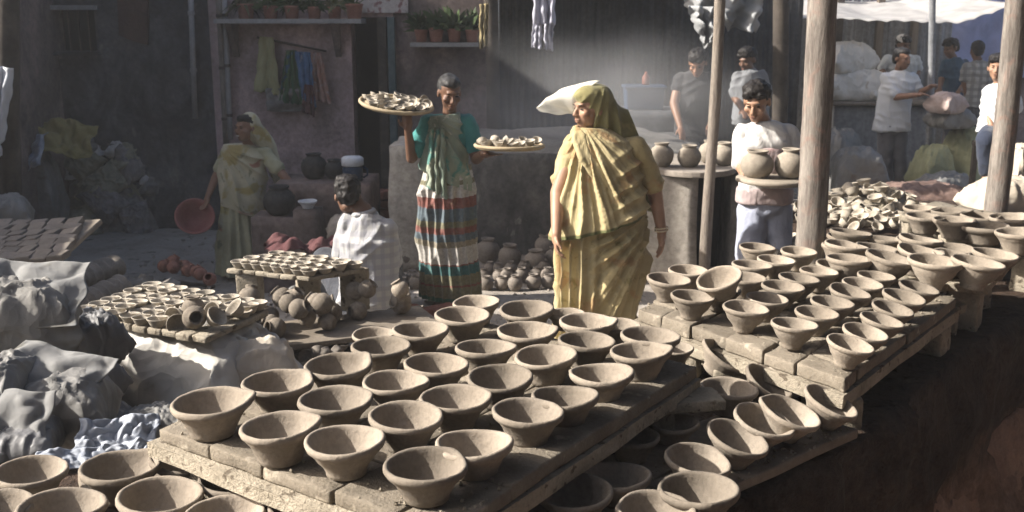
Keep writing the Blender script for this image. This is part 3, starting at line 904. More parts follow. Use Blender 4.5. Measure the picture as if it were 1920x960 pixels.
# blue tarpaulin hanging at the far right
pb0, pb1 = atY(1768, 40, 15.5), atY(1935, 140, 15.5)
def btarp(u, v):
    return Vector((pb0.x + (pb1.x - pb0.x + .6) * u, 15.5 + .08 * math.sin(u * 17 + v * 3) + .05 * N((u * 5, v * 5, 1), 1.5), pb0.z + .5 + (pb1.z - pb0.z - .55) * v))
tag(sheet_grid(btarp, 50, 16).obj('blue_tarpaulin', M['tarp_blue'], None, smooth=True), 'pale blue tarpaulin hung as a screen at the far right', 'tarpaulin')
q0, q1 = atY(1768, 130, 15.8), atY(2010, 330, 15.8)
tag(MB().box(((q0.x + q1.x) / 2, 15.8, 1.1), (q1.x - q0.x + 1.5, .2, 2.2)).obj('low_wall', M['wall_brown'], None), 'brown wall below the blue tarpaulin at far right', 'wall')
# dark far backdrop row of sheds so that no horizon shows
fb = empty('far_building', (2.0, 22, 0), 'hazy grey building closing the yard far behind the sheds', 'building')
loc_obj(MB().box((4, 23, 2.6), (40, 3, 5.2)).obj('wall', M['corr_grey'], fb), fb)
loc_obj(MB().box((4, 23, 5.3), (41, 3.6, .25)).obj('roof', M['corr_dark'], fb), fb)

# hanging plastic sheets at the top, between kiln and thin pole
for k, (pts, lab) in enumerate((
        (((1278, -25), (1432, -25), (1418, 62), (1300, 40)), 'torn grey plastic sheeting slung under the dark shed roof'),
        (((1290, 10), (1352, 14), (1345, 84), (1318, 82)), 'pale torn rag hanging below the plastic sheeting'))):
    Yq = 9.9 - .35 * k
    a, b_, c, d = [atY(x, y, Yq) for x, y in pts]
    def fn(u, v, a=a, b_=b_, c=c, d=d, k=k, Yq=Yq):
        p = (a * (1 - u) + b_ * u) * (1 - v) + (d * (1 - u) + c * u) * v
        return p + Vector((.03 * N((u * 7, v * 7, k), 1.2), .10 * math.sin(u * 16 + v * 4) + .12 * N((u * 3, v * 3, k + 4), 1.6), .10 * v * N((u * 6, 0, k), 1.3)))
    tag(sheet_grid(fn, 44, 22).obj('hanging_sheet', M['plastic'], None, smooth=True), lab, 'plastic sheet')

# ------------------------------------------------------------------ kiln
def rough_block(x0, x1, y0, y1, z0, z1, m, name, parent, amp=.03, seed=0, step=.08, warp=None):
    mb = MB().box(((x0 + x1) / 2, (y0 + y1) / 2, (z0 + z1) / 2), (x1 - x0, y1 - y0, z1 - z0))
    me = mb.mesh(name, m)
    bm = bmesh.new(); bm.from_mesh(me)
    cuts = lambda L: max(1, int(L / step))
    for ax, L in ((0, x1 - x0), (1, y1 - y0), (2, z1 - z0)):
        es = [e for e in bm.edges if abs((e.verts[0].co - e.verts[1].co)[ax]) > step * 1.01 and abs((e.verts[0].co - e.verts[1].co).length - abs((e.verts[0].co - e.verts[1].co)[ax])) < 1e-4]
        bmesh.ops.subdivide_edges(bm, edges=es, cuts=cuts(L), use_grid_fill=True)
    bmesh.ops.recalc_face_normals(bm, faces=bm.faces[:])
    bm.to_mesh(me); bm.free(); me.update()
    displace(me, lambda co, no: no * amp * (N(co, 2.2, seed) + .5 * N(co, 6, seed + 1)) + (warp(co) if warp else Vector((0, 0, 0))))
    me.polygons.foreach_set('use_smooth', [True] * len(me.polygons))
    o = link(name, me, parent)
    return loc_obj(o, parent) if parent else o
kx0, kx1 = atY(735, 300, 8.2).x, atY(1228, 300, 8.2).x
kl = empty('kiln', ((kx0 + kx1) / 2, 8.2, 0), 'long low sooty mud kiln with ash on top behind the women', 'kiln')
rough_block(kx0 + .22, kx1 + .5, 8.2, 10.0, -.1, .84, M['kiln'], 'body', kl, .03, 3)
rough_block(kx0, kx0 + .28, 8.0, 8.9, -.1, .93, M['kiln_pale'], 'corner_pillar', kl, .03, 5)
def heap_mound(x0, x1, y0, y1, z0, h, m, name, parent, seed):
    nx, ny = 40, 20
    def f(u, v):
        e = (math.sin(math.pi * u) * math.sin(math.pi * v)) ** .5 if 0 < u < 1 and 0 < v < 1 else 0
        return (x0 + (x1 - x0) * u, y0 + (y1 - y0) * v, z0 + h * e * (.75 + .5 * N((u * 5, v * 4, seed), 1.3)) + (.01 * N((u * 30, v * 20, seed), 1) if e else 0))
    vs = [f(i / nx, j / ny) for j in range(ny + 1) for i in range(nx + 1)]
    fs = [(j * (nx + 1) + i, j * (nx + 1) + i + 1, (j + 1) * (nx + 1) + i + 1, (j + 1) * (nx + 1) + i) for j in range(ny) for i in range(nx)]
    o = MB().add(vs, fs).obj(name, m, parent, smooth=True)
    return loc_obj(o, parent) if parent else o
heap_mound(kx0 + .3, kx1 + .4, 8.22, 9.9, .83, .16, M['ash'], 'ash_heap', kl, 2)
# nearer pale kiln block with pots on its slab
bx0, bx1 = atY(1222, 310, 7.2).x, atY(1312, 310, 7.2).x
bx2 = atY(1398, 310, 7.2).x
k2 = empty('kiln', ((bx0 + bx1) / 2, 7.2, 0), 'pale mud kiln block with a dark stoke hole, right of woman in yellow', 'kiln')
rough_block(bx0 - .12, bx1, 7.2, 8.4, -.05, .80, M['kiln_pale'], 'body', k2, .018, 8, warp=lambda co: Vector((0, .32 * (bx1 - co.x) * (1 if co.y < 7.8 else 0), 0)))
rough_block(bx1 + .27, bx2 + .12, 7.3, 8.4, -.05, .80, M['kiln'], 'side_block', k2, .018, 9)
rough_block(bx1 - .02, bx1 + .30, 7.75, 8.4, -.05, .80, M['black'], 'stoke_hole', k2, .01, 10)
mb = MB()
N_ = 40
sl = [( (bx0 + bx2) / 2 + (bx2 - bx0) * .58 * math.cos(2 * math.pi * k / N_), 7.72 + .60 * math.sin(2 * math.pi * k / N_)) for k in range(N_)]
mb.prism(sl, .802, .845)
me = mb.mesh('top_slab', M['clay_grey']); bevel_mesh(me, .01, 2)
loc_obj(link('top_slab', me, k2), k2)

# ------------------------------------------------------------------ poles
def pole(name, pt, pb, Y, r, zbot, label, m, lean=(0, 0), knots=0, seed=0, ztop=5.14):
    a = atY(*pt, Y); b_ = atY(*pb, Y)
    d = (a - b_) / (a.z - b_.z)
    top = b_ + d * (ztop - b_.z); bot = b_ + d * (zbot - b_.z)
    n = 60
    mb = MB(); seg = 28
    pts = [bot.lerp(top, i / n) for i in range(n + 1)]
    rr = [r * (1.04 - .10 * i / n) for i in range(n + 1)]
    mb.tube([p - bot for p in pts], rr, seg)
    me = mb.mesh(name, m, smooth=True)
    displace(me, lambda co, no: no * r * (.10 * N((co.x * 5, co.y * 5, co.z * 1.4), 1.5, seed) + .05 * N(co, 14, seed + 2)) + Vector((.012 * math.sin(co.z * 2.1 + seed), .01 * math.sin(co.z * 1.6 + 1), 0)))
    o = link(name, me, None, bot)
    tag(o, label, 'pole')
    return o
pole('wooden_pole', (1546, 0), (1516, 465), 5.12, .071, .45, 'thick weathered wooden pole standing behind the cracked board', M['pole'], seed=1)
pole('wooden_pole', (1346, 0), (1326, 480), 6.35, .034, -.05, 'slender bamboo pole between woman in yellow and the boy', M['pole_b'], seed=4)
pole('wooden_pole', (1906, 0), (1868, 385), 6.3, .066, .45, 'pole at the right edge behind the far board of bowls', M['pole'], seed=6)
pole('wooden_pole', (14, -10), (22, 420), 6.9, .07, -.1, 'dark grey post at the left edge behind a white cloth', M['wood_dark'], seed=9)
pole('metal_post', (1748, 40), (1738, 340), 11.3, .035, -.02, 'thin grey metal post beside the man in white shirt', M['corr_grey'], seed=12)

# unseen tin roof added over the poles to block skylight
tr = empty('sky_block_roof', (1.77, 2.9, 5.1), 'unseen tin roof added over the poles to block sky above the drying boards', 'roof')
for k in range(6):
    x0 = -1.65 + k * 1.14
    sheet_pts = []
    o = MB().box((x0 + .57, 2.9, 5.23 + .012 * (k % 2)), (1.18, 9.2, .012)).obj('tin_sheet', M['corr_dark'], tr); loc_obj(o, tr)
for y in (-.8, 2.2, 5.12, 6.32):
    loc_obj(MB().box((1.77, y, 5.18), (6.8, .08, .08)).obj('rafter', M['wood_dark'], tr), tr)
# unseen buildings added round the yard to cut down skylight
hb_ = empty('house', (7.2, 3.0, 0), 'unseen dark house added beyond the right edge to cut skylight', 'house')
loc_obj(MB().box((7.2, 2.5, 2.2), (2.4, 9.0, 5.0)).obj('wall', M['wall_brown'], hb_), hb_)
loc_obj(MB().box((7.2, 2.5, 4.8), (2.8, 9.4, .16)).obj('roof', M['wall_dark'], hb_), hb_)
hc_ = empty('house', (0, -3.5, 0), 'unseen dark house added behind the viewer to cut skylight', 'house')
loc_obj(MB().box((0.5, -3.6, 2.2), (11.0, 2.4, 5.0)).obj('wall', M['wall_brown'], hc_), hc_)
loc_obj(MB().box((0.5, -3.6, 4.8), (11.4, 2.8, .16)).obj('roof', M['wall_dark'], hc_), hc_)
# ------------------------------------------------------------------ pots, cups, trays
def pot_mesh(seed, neck=.55, lip=.66, h=1.0, m=None, belly=.5):
    """round-bellied pot, belly diameter 1, height about h"""
    b = belly
    prof = [(.22, 0), (.26, .005), (.36, .08 * h), (.46, .26 * h), (b, .46 * h), (.475, .62 * h), (.40, .76 * h), (neck / 2 + .02, .86 * h), (neck / 2, .90 * h), (lip / 2 - .01, .95 * h),
            (lip / 2, .98 * h), (lip / 2 - .02, h), (neck / 2 - .02, .95 * h), (neck / 2 - .05, .88 * h), (.36, .74 * h), (.44, .5 * h), (.36, .2 * h), (.1, .08 * h)]
    r0 = random.Random(seed); a = r0.uniform(0, 6)
    wob = lambda w, r, z: (r * (1 + .012 * math.cos(2 * w + a) + .010 * noise.noise(Vector((math.cos(w) * 2, math.sin(w) * 2, z * 14 + seed)))), z * (1 + .012 * math.cos(w - a)))
    return MB().lathe(prof, 28, wob=wob).mesh('pot', m, smooth=True)
POT = [pot_mesh(k, n, l, h) for k, (n, l, h) in enumerate([(.5, .62, .98), (.55, .66, .9), (.46, .58, 1.02)])]
def with_mat(me, m):
    c = me.copy(); c.materials.clear(); c.materials.append(m); return c
POT_D = [with_mat(x, M['clay_damp_shade']) for x in POT]
POT_G = [with_mat(x, M['clay_grey']) for x in POT]
M['clay_brown'] = earthy('brown_clay_heap', (.13, .085, .07), (.19, .13, .11), 6, 30, .8, .02, rand=0)
M['clay_tan'] = earthy('tan_pot_clay', (0.22, 0.19, 0.155), (0.29, 0.255, 0.21), 6, 50, .2, .004, rough=.8, rand=.15)
POT_T = [with_mat(x, M['clay_tan']) for x in POT]
M['soot_pot'] = earthy('sooty_pot', (0.02, 0.02, 0.021), (0.045, 0.043, 0.042), 6, 50, .2, .004, rough=.65, rand=.15)
POT_S = [with_mat(x, M['soot_pot']) for x in POT]
POT_R = [with_mat(x, M['clay_red']) for x in POT]
def put_pot(px, py_base, Y, wpx, pool, k, label, group=None, cat='pot', z=None, tilt=0, name='clay_pot'):
    p = atY(px, py_base, Y) if z is None else at(px, py_base, z)
    s = wpx / ppm(p.y, p.z)
    o = link(name, pool[k % len(pool)], None, p, (tilt, tilt * .6, rnd.uniform(0, 6.28)), s)
    return tag(o, label, cat, group)
ZS = .846
for k, (px, w, Y, l) in enumerate([(1240, 46, 7.42, 'tan round pot at the left end of the kiln slab'), (1292, 45, 7.42, 'tan round pot second from left on the kiln slab'),
                          (1330, 42, 7.62, 'pot on the kiln slab half hidden by the slender pole'), (1357, 44, 7.5, 'tan pot on the kiln slab right of the slender pole')]):
    p = atY(px, 305, Y)
    o = link('clay_pot', POT_T[k % 3], None, (p.x, Y, ZS), (0, 0, k), w / ppm(Y, ZS)); tag(o, l, 'pot', 'pots on the kiln slab')
p = atY(1335, 300, 7.95)
tag(link('clay_dish', with_mat(BOWLS[3], M['clay_tan']), None, (p.x, 7.95, ZS), (0, 0, 0), .9), 'shallow dish behind the pots on the kiln slab', 'dish')
# pots on the ground in front of the kiln
gp = [(956, 500, 44, 0, 'D'), (1004, 505, 42, 1, 'D'), (915, 492, 46, 2, 'D'), (1022, 478, 40, 0, 'D'), (975, 470, 38, 1, 'D'), (893, 480, 40, 0, 'D'), (765, 500, 48, 1, 'D'), (748, 486, 40, 2, 'D'), (1238, 508, 40, 0, 'G'), (795, 478, 40, 2, 'D'), (1040, 500, 38, 2, 'D')]
gl = ['dark round pot standing on a board before the kiln, left of the pair', 'dark round pot standing on a board before the kiln, right of the pair', 'dark pot beside the striped sari before the kiln', 'dark pot close behind the arm of woman in yellow', 'dark pot in the back row before the kiln wall', 'dark pot half hidden by the striped sari', 'dark pot between checked shirt and striped sari', 'dark pot touching the checked shirt', 'grey pot under the hand of woman in yellow', 'dark pot behind the striped sari', 'dark pot behind the woman in yellow']
for (px, py, w, k, t), l in zip(gp, gl):
    p = at(px, py, .0)
    put_pot(px, py, None, w, POT_D if t == 'D' else POT_G, k, l, 'round pots before the kiln', z=ground_z(p.x, p.y) + .01)
i = 0
for (x0, x1, y, w, nn) in ((905, 1035, 512, 24, 6), (895, 1040, 527, 27, 6), (900, 1040, 543, 30, 5), (742, 790, 520, 26, 2), (740, 792, 538, 30, 2)):
    for k in range(nn):
        px = x0 + (x1 - x0) * (k + .5) / nn + rnd.uniform(-5, 5)
        p = at(px, y + rnd.uniform(-3, 3), 0)
        o = link('small_pot', POT_D[i % 3], None, (p.x, p.y, ground_z(p.x, p.y) + .005), (0, 0, i), w / ppm(p.y, 0) * .98); i += 1
        tag(o, 'small dark pot standing on the ground among many before the kiln', 'pot', 'small pots on the ground before the kiln')
# small cups: one shape, many places
def cup_mesh(seed, m, h=.42, pinch=0.0, base=.28, d=1.0):
    prof = [(base * .9, 0), (base, .01), (base + .09, h * .35), (.44, h * .75), (.485, h * .9), (.5, h * .96), (.485, h), (.455, h * .98), (.41, h * .8), (.3, h * .4), (.12, h * .22), (.01, h * .2)]
    def wob(w, r, z):
        dd = math.atan2(math.sin(w), math.cos(w)); g = math.exp(-(dd / .35) ** 2) * (z / h) ** 2
        return r * (1 + pinch * .3 * g) * (1 + .02 * noise.noise(Vector((math.cos(w) * 2, math.sin(w) * 2, seed + z)))), z * (1 + .1 * pinch * g)
    return MB().lathe(prof, 20, wob=wob).mesh('cup', m, smooth=True)
M['cup_lit'] = earthy('sunlit_cup_clay', (.29, .255, .21), (.40, .36, .30), 9, 80, .3, .004, rand=.3)  # clay lightened in colour so the cups look sunlit
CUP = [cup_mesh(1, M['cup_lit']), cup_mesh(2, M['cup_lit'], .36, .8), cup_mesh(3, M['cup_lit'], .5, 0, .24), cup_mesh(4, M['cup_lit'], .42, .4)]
CUPG = [cup_mesh(1, M['clay_grey']), cup_mesh(2, M['clay_grey'], .36, .8)]
def cup(loc, s, label, group, rot=(0, 0, 0), pool=CUP, k=None):
    o = link('clay_cup', pool[rnd.randrange(len(pool)) if k is None else k], None, loc, rot, s)
    return tag(o, label, 'cup', group)
# heap of cups behind the thick pole
hc = at(1612, 398, .50); hx, hy = hc.x + .02, 7.35
def heap_cups(cx, cy, rx, ry, hh, n, d, z0, label, group, seed):
    r0 = random.Random(seed); pts = []
    tries = 0
    while len(pts) < n and tries < 9000:
        tries += 1
        a = r0.uniform(0, 6.283); q = math.sqrt(r0.random())
        x, y = cx + rx * q * math.cos(a), cy + ry * q * math.sin(a)
        z = z0 + hh * (1 - q ** 1.7) * r0.uniform(.55, 1.0) if hh > 0 else z0
        if all((x - u) ** 2 + (y - v) ** 2 + (z - w) ** 2 > (d * .80) ** 2 for u, v, w in pts):
            pts.append((x, y, z))
    for (x, y, z) in pts:
        t = r0.uniform(0.0, 1.0) if r0.random() < .8 else r0.uniform(1.4, 2.6); a = r0.uniform(0, 6.283)
        rot = (Matrix.Rotation(a, 3, 'Z') @ Matrix.Rotation(t, 3, 'X')).to_euler()
        cup((x, y, z + (.035 if hh > 0 else .03)), d * r0.uniform(.9, 1.08), label, group, rot)
mound = heap_mound(hx - .36, hx + .40, 6.95, 7.8, .49, .16, M['slab'], 'cup_heap_core', None, 5)
tag(mound, 'low mound of broken clay under the heap of cups', 'mound')
heap_cups(hx + .02, 7.37, .38, .42, .20, 92, .098, .49, 'small pale cup in the sunlit heap behind the thick pole', 'cups heaped behind the thick pole', 3)
q = at(1455, 452, .56); heap_cups(q.x, q.y + .05, .17, .22, .09, 26, .085, .49, 'small pale cup lying in the heap at the boy\'s knees', 'cups heaped at the boy\'s knees', 4)
q = at(1630, 415, .56); heap_cups(q.x, q.y + .1, .34, .26, .08, 42, .09, .49, 'small pale cup scattered between the cup heap and the far boards', 'cups scattered right of the thick pole', 5)
q = at(1490, 410, .52); heap_cups(q.x + .05, q.y, .16, .2, .10, 14, .09, .49, 'small pale cup lying left behind the thick pole', 'cups left of the thick pole', 6)

# board with stacked bowls right of the thick pole, and the far board
def flat_board(name, quad, z, th, label, m, seed, nsl=4):
    fr = Frame(*quad)
    root = empty(name, (fr(.5, .5).x, fr(.5, .5).y, z - th), label, 'board')
    for k in range(nsl):
        u0, u1 = k / nsl, (k + 1) / nsl
        q = [fr(u0, 0), fr(u1, 0), fr(u1, 1), fr(u0, 1)]
        c = sum(q, Vector()) / 4
        ux = ((q[1] - q[0]) + (q[2] - q[3])) / 2; vx = ((q[3] - q[0]) + (q[2] - q[1])) / 2
        me = slab_piece(ux.length - .005, vx.length + rnd.uniform(-.02, .02), th, seed + k, .003, .008)
        un, vn = ux.normalized(), vx.normalized()
        for v in me.vertices:
            p = un * v.co.x + vn * v.co.y; v.co = Vector((p.x, p.y, v.co.z))
        me.update()
        link('plank', me, root, c - Vector((root.location.x, root.location.y, 0)), m=m)
    return fr
b3 = flat_board('drying_board', ((1.46, 4.56), (2.14, 4.42), (2.50, 4.92), (1.72, 5.28)), .715, .04, 'board of crowded wide bowls between thick pole and dark bank', M['slab'], 80)
for k, (u, v) in enumerate(((.15, .15), (.85, .2), (.8, .8), (.2, .8))):
    p = b3(u, v); tag(link('support_block', slab_piece(.16, .14, .675 - .484, 90 + k), None, (p.x, p.y, .483), (0, 0, k), m=M['slab']), 'clay block propping the board of crowded wide bowls', 'block', 'blocks under the crowded board')
zb = .717
r3 = [('near row', [(1592, 492, 92), (1668, 492, 100), (1752, 500, 106), (1832, 502, 104)]),
      ('middle row', [(1582, 468, 88), (1650, 468, 92), (1722, 476, 94), (1795, 478, 96), (1860, 486, 90)]),
      ('back row', [(1590, 446, 84), (1655, 448, 88), (1722, 455, 88), (1788, 462, 86)])]
for rn, row in r3:
    for j, (x, y, w) in enumerate(row):
        put_bowl(x, y, w * .93, zb, 'wide clay bowl, %s of the crowded board, %s from left' % (rn, ORD[j]), 'wide bowls on the crowded board', j, pool=TALL if rn == 'near row' else BOWLS, tilt=((rnd.uniform(-.9, .3), rnd.uniform(0, .22))))
        if rn != 'near row' and j % 2 == 0:
            b = put_bowl(x + 6, y - 9, w * .93, zb + .035, 'wide bowl nested in another, %s of the crowded board, %s from left' % (rn, ORD[j]), 'wide bowls on the crowded board', j + 1, tilt=(rnd.uniform(-.6, .2), .12))
b4 = flat_board('drying_board', (at(1685, 402, .75), at(1935, 478, .75), at(2010, 425, .75), at(1752, 376, .75)), .75, .035, 'far board of low wide bowls at the right edge', M['slab'], 100, 5)
for k, (u, v) in enumerate(((.1, .2), (.55, .15), (.5, .85), (.12, .8), (.92, .3))):
    p = b4(u, v); tag(link('support_block', slab_piece(.16, .14, .715 - .484, 110 + k), None, (p.x, p.y, .483), (0, 0, k), m=M['slab']), 'clay block propping the far board at right edge', 'block', 'blocks under the far board')
r4 = [('near row', [(1735, 405, 72), (1790, 412, 78), (1850, 420, 84), (1912, 436, 88)]), ('back row', [(1728, 388, 66), (1782, 394, 70), (1838, 400, 74), (1895, 408, 78)])]
for rn, row in r4:
    for j, (x, y, w) in enumerate(row):
        put_bowl(x, y, w, .751, 'low wide bowl, %s of the far right board, %s from left' % (rn, ORD[j]), 'bowls on the far right board', j + 1)
p = at(1826, 450, .70)
tag(link('loose_slab', slab_piece(.16, .34, .05, 120), None, (p.x, p.y, .66), (0.0, 0, .55), m=M['slab']), 'sunlit slab between crowded board and far right board', 'slab')
tag(link('support_block', slab_piece(.12, .2, .66 - .483, 121), None, (p.x, p.y, .483), (0, 0, .5), m=M['slab']), 'clay block under the sunlit slab between two far boards', 'block')

# ------------------------------------------------------------------ sacks, cloths
def fabric(name, c1, c2, scale=5, weave=220, bump=.25, rough=.85, tr=0.0, rand=0, spots=None, crack=0.0, spec=.15):
    t = NT(name)
    t.b.inputs['Specular IOR Level'].default_value = spec
    v = t.coord('Object')
    n = t.noise(v, scale, 5, .6, .5); n2 = t.noise(v, weave, 2, .5)
    col = t.ramp(n, [(.34, c1), (.66, c2)])
    if spots:
        col = t.mix(t.ramp(t.noise(v, spots[0], 3, .55, .3), [(spots[1], 0.), (spots[1] + .05, .9)]), col, spots[2])
    if rand:
        oi = t.new('ShaderNodeObjectInfo'); hv = t.new('ShaderNodeHueSaturation'); t.l.new(col, hv.inputs['Color'])
        val = t.math('MULTIPLY_ADD', oi.outputs['Random'], rand); val.node.inputs[2].default_value = 1 - rand / 2
        t.l.new(val, hv.inputs['Value']); col = hv.outputs[0]
    nb = t.bump(t.mix(.4, n, n2), bump, .006)
    if crack:
        dv = t.new('ShaderNodeVectorMath'); dv.operation = 'MULTIPLY_ADD'
        nz = t.new('ShaderNodeTexNoise'); nz.inputs['Scale'].default_value = 5; t.l.new(v, nz.inputs['Vector'])
        t.l.new(nz.outputs['Color'], dv.inputs[0]); dv.inputs[1].default_value = (.22, .22, .22); t.l.new(v, dv.inputs[2])
        for sc_, st in ((5.5, crack), (13, crack * .7)):
            vo = t.new('ShaderNodeTexVoronoi'); vo.inputs['Scale'].default_value = sc_; t.l.new(dv.outputs[0], vo.inputs['Vector'])
            nb = t.bump(vo.outputs['Distance'], st, .05 * 5.5 / sc_, nb)
    m = t.done(col, rough, nb)
    if tr:
        tl = t.new('ShaderNodeBsdfTranslucent'); t.l.new(col, tl.inputs[0])
        mx = t.new('ShaderNodeMixShader'); mx.inputs[0].default_value = tr
        t.l.new(t.b.outputs[0], mx.inputs[1]); t.l.new(tl.outputs[0], mx.inputs[2]); t.l.new(mx.outputs[0], t.n['Material Output'].inputs[0])
    return m
M['sack_white'] = fabric('white_woven_sack', (.40, .38, .345), (.53, .505, .47), 4, 180, .3, spots=(5, .64, (.36, .32, .27)), crack=.55, spec=.3)
M['sack_grey'] = fabric('grey_woven_sack', (.12, .117, .11), (.19, .184, .176), 4, 180, .3, rough=.6, spots=(5, .62, (.13, .115, .10)), crack=.55, spec=.3)
M['sack_pale'] = fabric('pale_dusty_sack', (.15, .145, .135), (.22, .21, .195), 4, 180, .3, spots=(5, .60, (.16, .145, .12)), crack=.55, spec=.3)
M['sack_beige'] = fabric('beige_sack', (.36, .31, .25), (.47, .42, .35), 4, 180, .3, crack=.55, spec=.3)
M['sack_green'] = fabric('olive_sack', (.20, .20, .11), (.29, .29, .17), 4, 180, .3, crack=.55, spec=.3)
M['sack_pink'] = fabric('faded_pink_bundle', (.27, .205, .185), (.36, .30, .28), 5, 120, .3, crack=.55, spec=.3)
M['plastic_blue'] = fabric('bluish_white_plastic', (.20, .22, .26), (.30, .32, .36), 6, 60, .3, rough=.5, crack=.55, spec=.3)
M['plastic_dirty'] = fabric('dirty_grey_plastic', (.095, .095, .098), (.16, .16, .165), 4, 60, .3, rough=.55, spots=(4, .6, (.10, .095, .09)), crack=.55, spec=.3)
def sack_mesh(name, dims, seed, crease=.05, m=None, sub=5, lump=.12, tie=None, round_=False):
    lump *= .6
    """filled woven sack: pillow with seam edges, corner ears, gathered wrinkles and crumpled faces"""
    n = 44; vs = []; r1 = random.Random(seed)
    ph = [r1.uniform(0, 6) for _ in range(6)]
    def pt(u, v, sg):
        au, av = abs(u), abs(v)
        prof = max(0.0, (1 - au ** 3.2) * (1 - av ** 3.2)) ** .55
        edge = max(au, av)
        tang = v if au > av else u
        # outline: sides pulled in between the corners
        x = u * (1 - .13 * (1 - v * v) * au ** 4); y = v * (1 - .13 * (1 - u * u) * av ** 4)
        q = Vector((x * 1.6, y * 1.6, sg * .8 + seed))
        big = lump * (N(q, .9, seed) * 1.6 + N(q, 1.9, seed + 1))
        w = Vector((N(q, 1.2, seed + 2), N(q, 1.2, seed + 3), 0)) * .6
        c1 = (1 - abs(noise.noise((q + w) * 1.7))) ** 5
        c2 = (1 - abs(noise.noise((q + w * .5) * 3.9 + Vector((3, seed, 0))))) ** 5
        c3 = (1 - abs(noise.noise((q + w * .3) * 8.5 + Vector((9, seed, 0))))) ** 4
        gath = edge ** 5 * math.sin(tang * 15 + ph[0] + 3 * N(q, 2, seed)) * .10
        z = sg * (prof * (1 + big) + crease * (2.3 * c1 + 1.0 * c2 + .4 * c3 - 1.0) * min(1, prof * 2.5)) + gath * (1 - edge ** 12 * .3)
        sag = -.10 * edge ** 3
        return Vector((x * dims[0] * (1 + .10 * big), y * dims[1] * (1 + .10 * big), (z + sag) * dims[2]))
    id_ = {}
    fs = []
    for sg in (1, -1):
        for j in range(n + 1):
            for i in range(n + 1):
                rim = i in (0, n) or j in (0, n)
                if sg < 0 and rim: id_[(i, j, sg)] = id_[(i, j, 1)]; continue
                a, b = -1 + 2 * i / n, -1 + 2 * j / n
                u = math.sin(a * math.pi / 2) * .35 + a * .65; v = math.sin(b * math.pi / 2) * .35 + b * .65
                p_ = pt(u, v, sg)
                if sg < 0: p_.z = max(p_.z, -dims[2] * .80)
                id_[(i, j, sg)] = len(vs); vs.append(p_ + Vector((0, 0, dims[2] * .80)))
        for j in range(n):
            for i in range(n):
                f = (id_[(i, j, sg)], id_[(i + 1, j, sg)], id_[(i + 1, j + 1, sg)], id_[(i, j + 1, sg)])
                fs.append(f if sg > 0 else f[::-1])
    return MB().add(vs, fs).mesh(name, m, True)
def sack(px, py, Y, dims, seed, m, label, rz=0, crease=.05, name='sack', cat='sack', group=None, z=None, tilt=(0, 0), lump=.07, sub=5):
    """px,py = middle of the sack in the photo at depth Y; sits so that its middle is there"""
    p = atY(px, py, Y)
    me = sack_mesh(name, dims, seed, crease, m, sub, lump)
    o = link(name, me, None, (p.x, p.y, p.z - dims[2] * .85 if z is None else z), (tilt[0], tilt[1], rz))
    return tag(o, label, cat, group)
def crumple_mb(sx, sy, seed, amp, nu=36, th=.004, fq=1.0):
    def f(u, v):
        x, y = (u - .5) * sx, (v - .5) * sy
        w = Vector((x, y, seed))
        cr = abs(noise.noise(w * 5 * fq + Vector((seed, 0, 0)))) + .5 * abs(noise.noise(w * 11 * fq + Vector((0, seed, 0))))
        e = 1 - max(abs(u - .5), abs(v - .5)) * 2
        return Vector((x * (1 - .15 * N(w, 3, seed)) + .08 * sx * N((v * 3, seed, 0), 1) * (1 - e), y * (1 - .15 * N(w, 3, seed + 2)) + .08 * sy * N((u * 3, seed, 1), 1) * (1 - e), amp * (cr * 1.2 - .3) * min(1, e * 3 + .4) + amp * N(w, 2.2 * fq, seed)))
    return sheet_grid(f, nu, nu, th)
def crumple_mesh(name, sx, sy, seed, m, amp, nu=30): return crumple_mb(sx, sy, seed, amp, nu).mesh(name, m, True)
def crumple(name, px, py, Y, sx, sy, seed, m, label, amp=.12, cat='cloth', rot=(0, 0, 0), nu=36, th=.004, parent=None, loc=None, fq=1.0):
    mb = crumple_mb(sx, sy, seed, amp, nu, th, fq)
    p = loc if loc is not None else atY(px, py, Y)
    o = mb.obj(name, m, parent, smooth=True, loc=p, rot=rot)
    return tag(o, label, cat) if label else o

# tray of small cups on the white sack, left of centre
ZT = .55
t1 = (at(140, 592, ZT), at(385, 634, ZT), at(505, 580, ZT), at(285, 540, ZT))
f1 = flat_board('slatted_tray', t1, ZT, .032, 'slatted clay tray of small cups resting on the white sack', M['slab'], 130, 9)
rowsn = 7; cols = 9
for i in range(cols):
    for j in range(rowsn):
        u, v = (i + .55) / cols, (j + .5) / rowsn
        if u > .62 and v < .55: continue
        p = f1(u, v)
        cup((p.x + rnd.uniform(-.006, .006), p.y + rnd.uniform(-.006, .006), ZT), .095 * rnd.uniform(.95, 1.05), 'small pale cup in the rows on the slatted tray over the white sack', 'cups on the slatted tray', (0, 0, rnd.uniform(0, 6)))
for k, (u, v, kind) in enumerate(((.70, .42, 'p'), (.80, .22, 'p'), (.86, .48, 'c'), (.92, .25, 'c'), (.72, .15, 'c'), (.97, .6, 'c'), (.66, .3, 'c'))):
    p = f1(u, v)
    if kind == 'p':
        o = link('small_pot', with_mat(POT[k % 3], M['clay']) if k == 0 else bpy.data.meshes[_pm], None, (p.x, p.y, ZT + (.0 if k == 0 else .045)), ((0, 0, 0) if k == 0 else (1.35, .3, .4)), .105)
        _pm = o.data.name
        tag(o, ['small round pot standing at the right of the slatted tray', 'small pot lying on its side on the slatted tray'][k], 'pot')
    else:
        cup((p.x, p.y, ZT + .03), .10, 'small pale cup tipped over at the right end of the slatted tray', 'tipped cups on the slatted tray', (rnd.uniform(.7, 1.7), rnd.uniform(-.4, .4), rnd.uniform(0, 6)), k=2)
pc = f1(.5, .45)
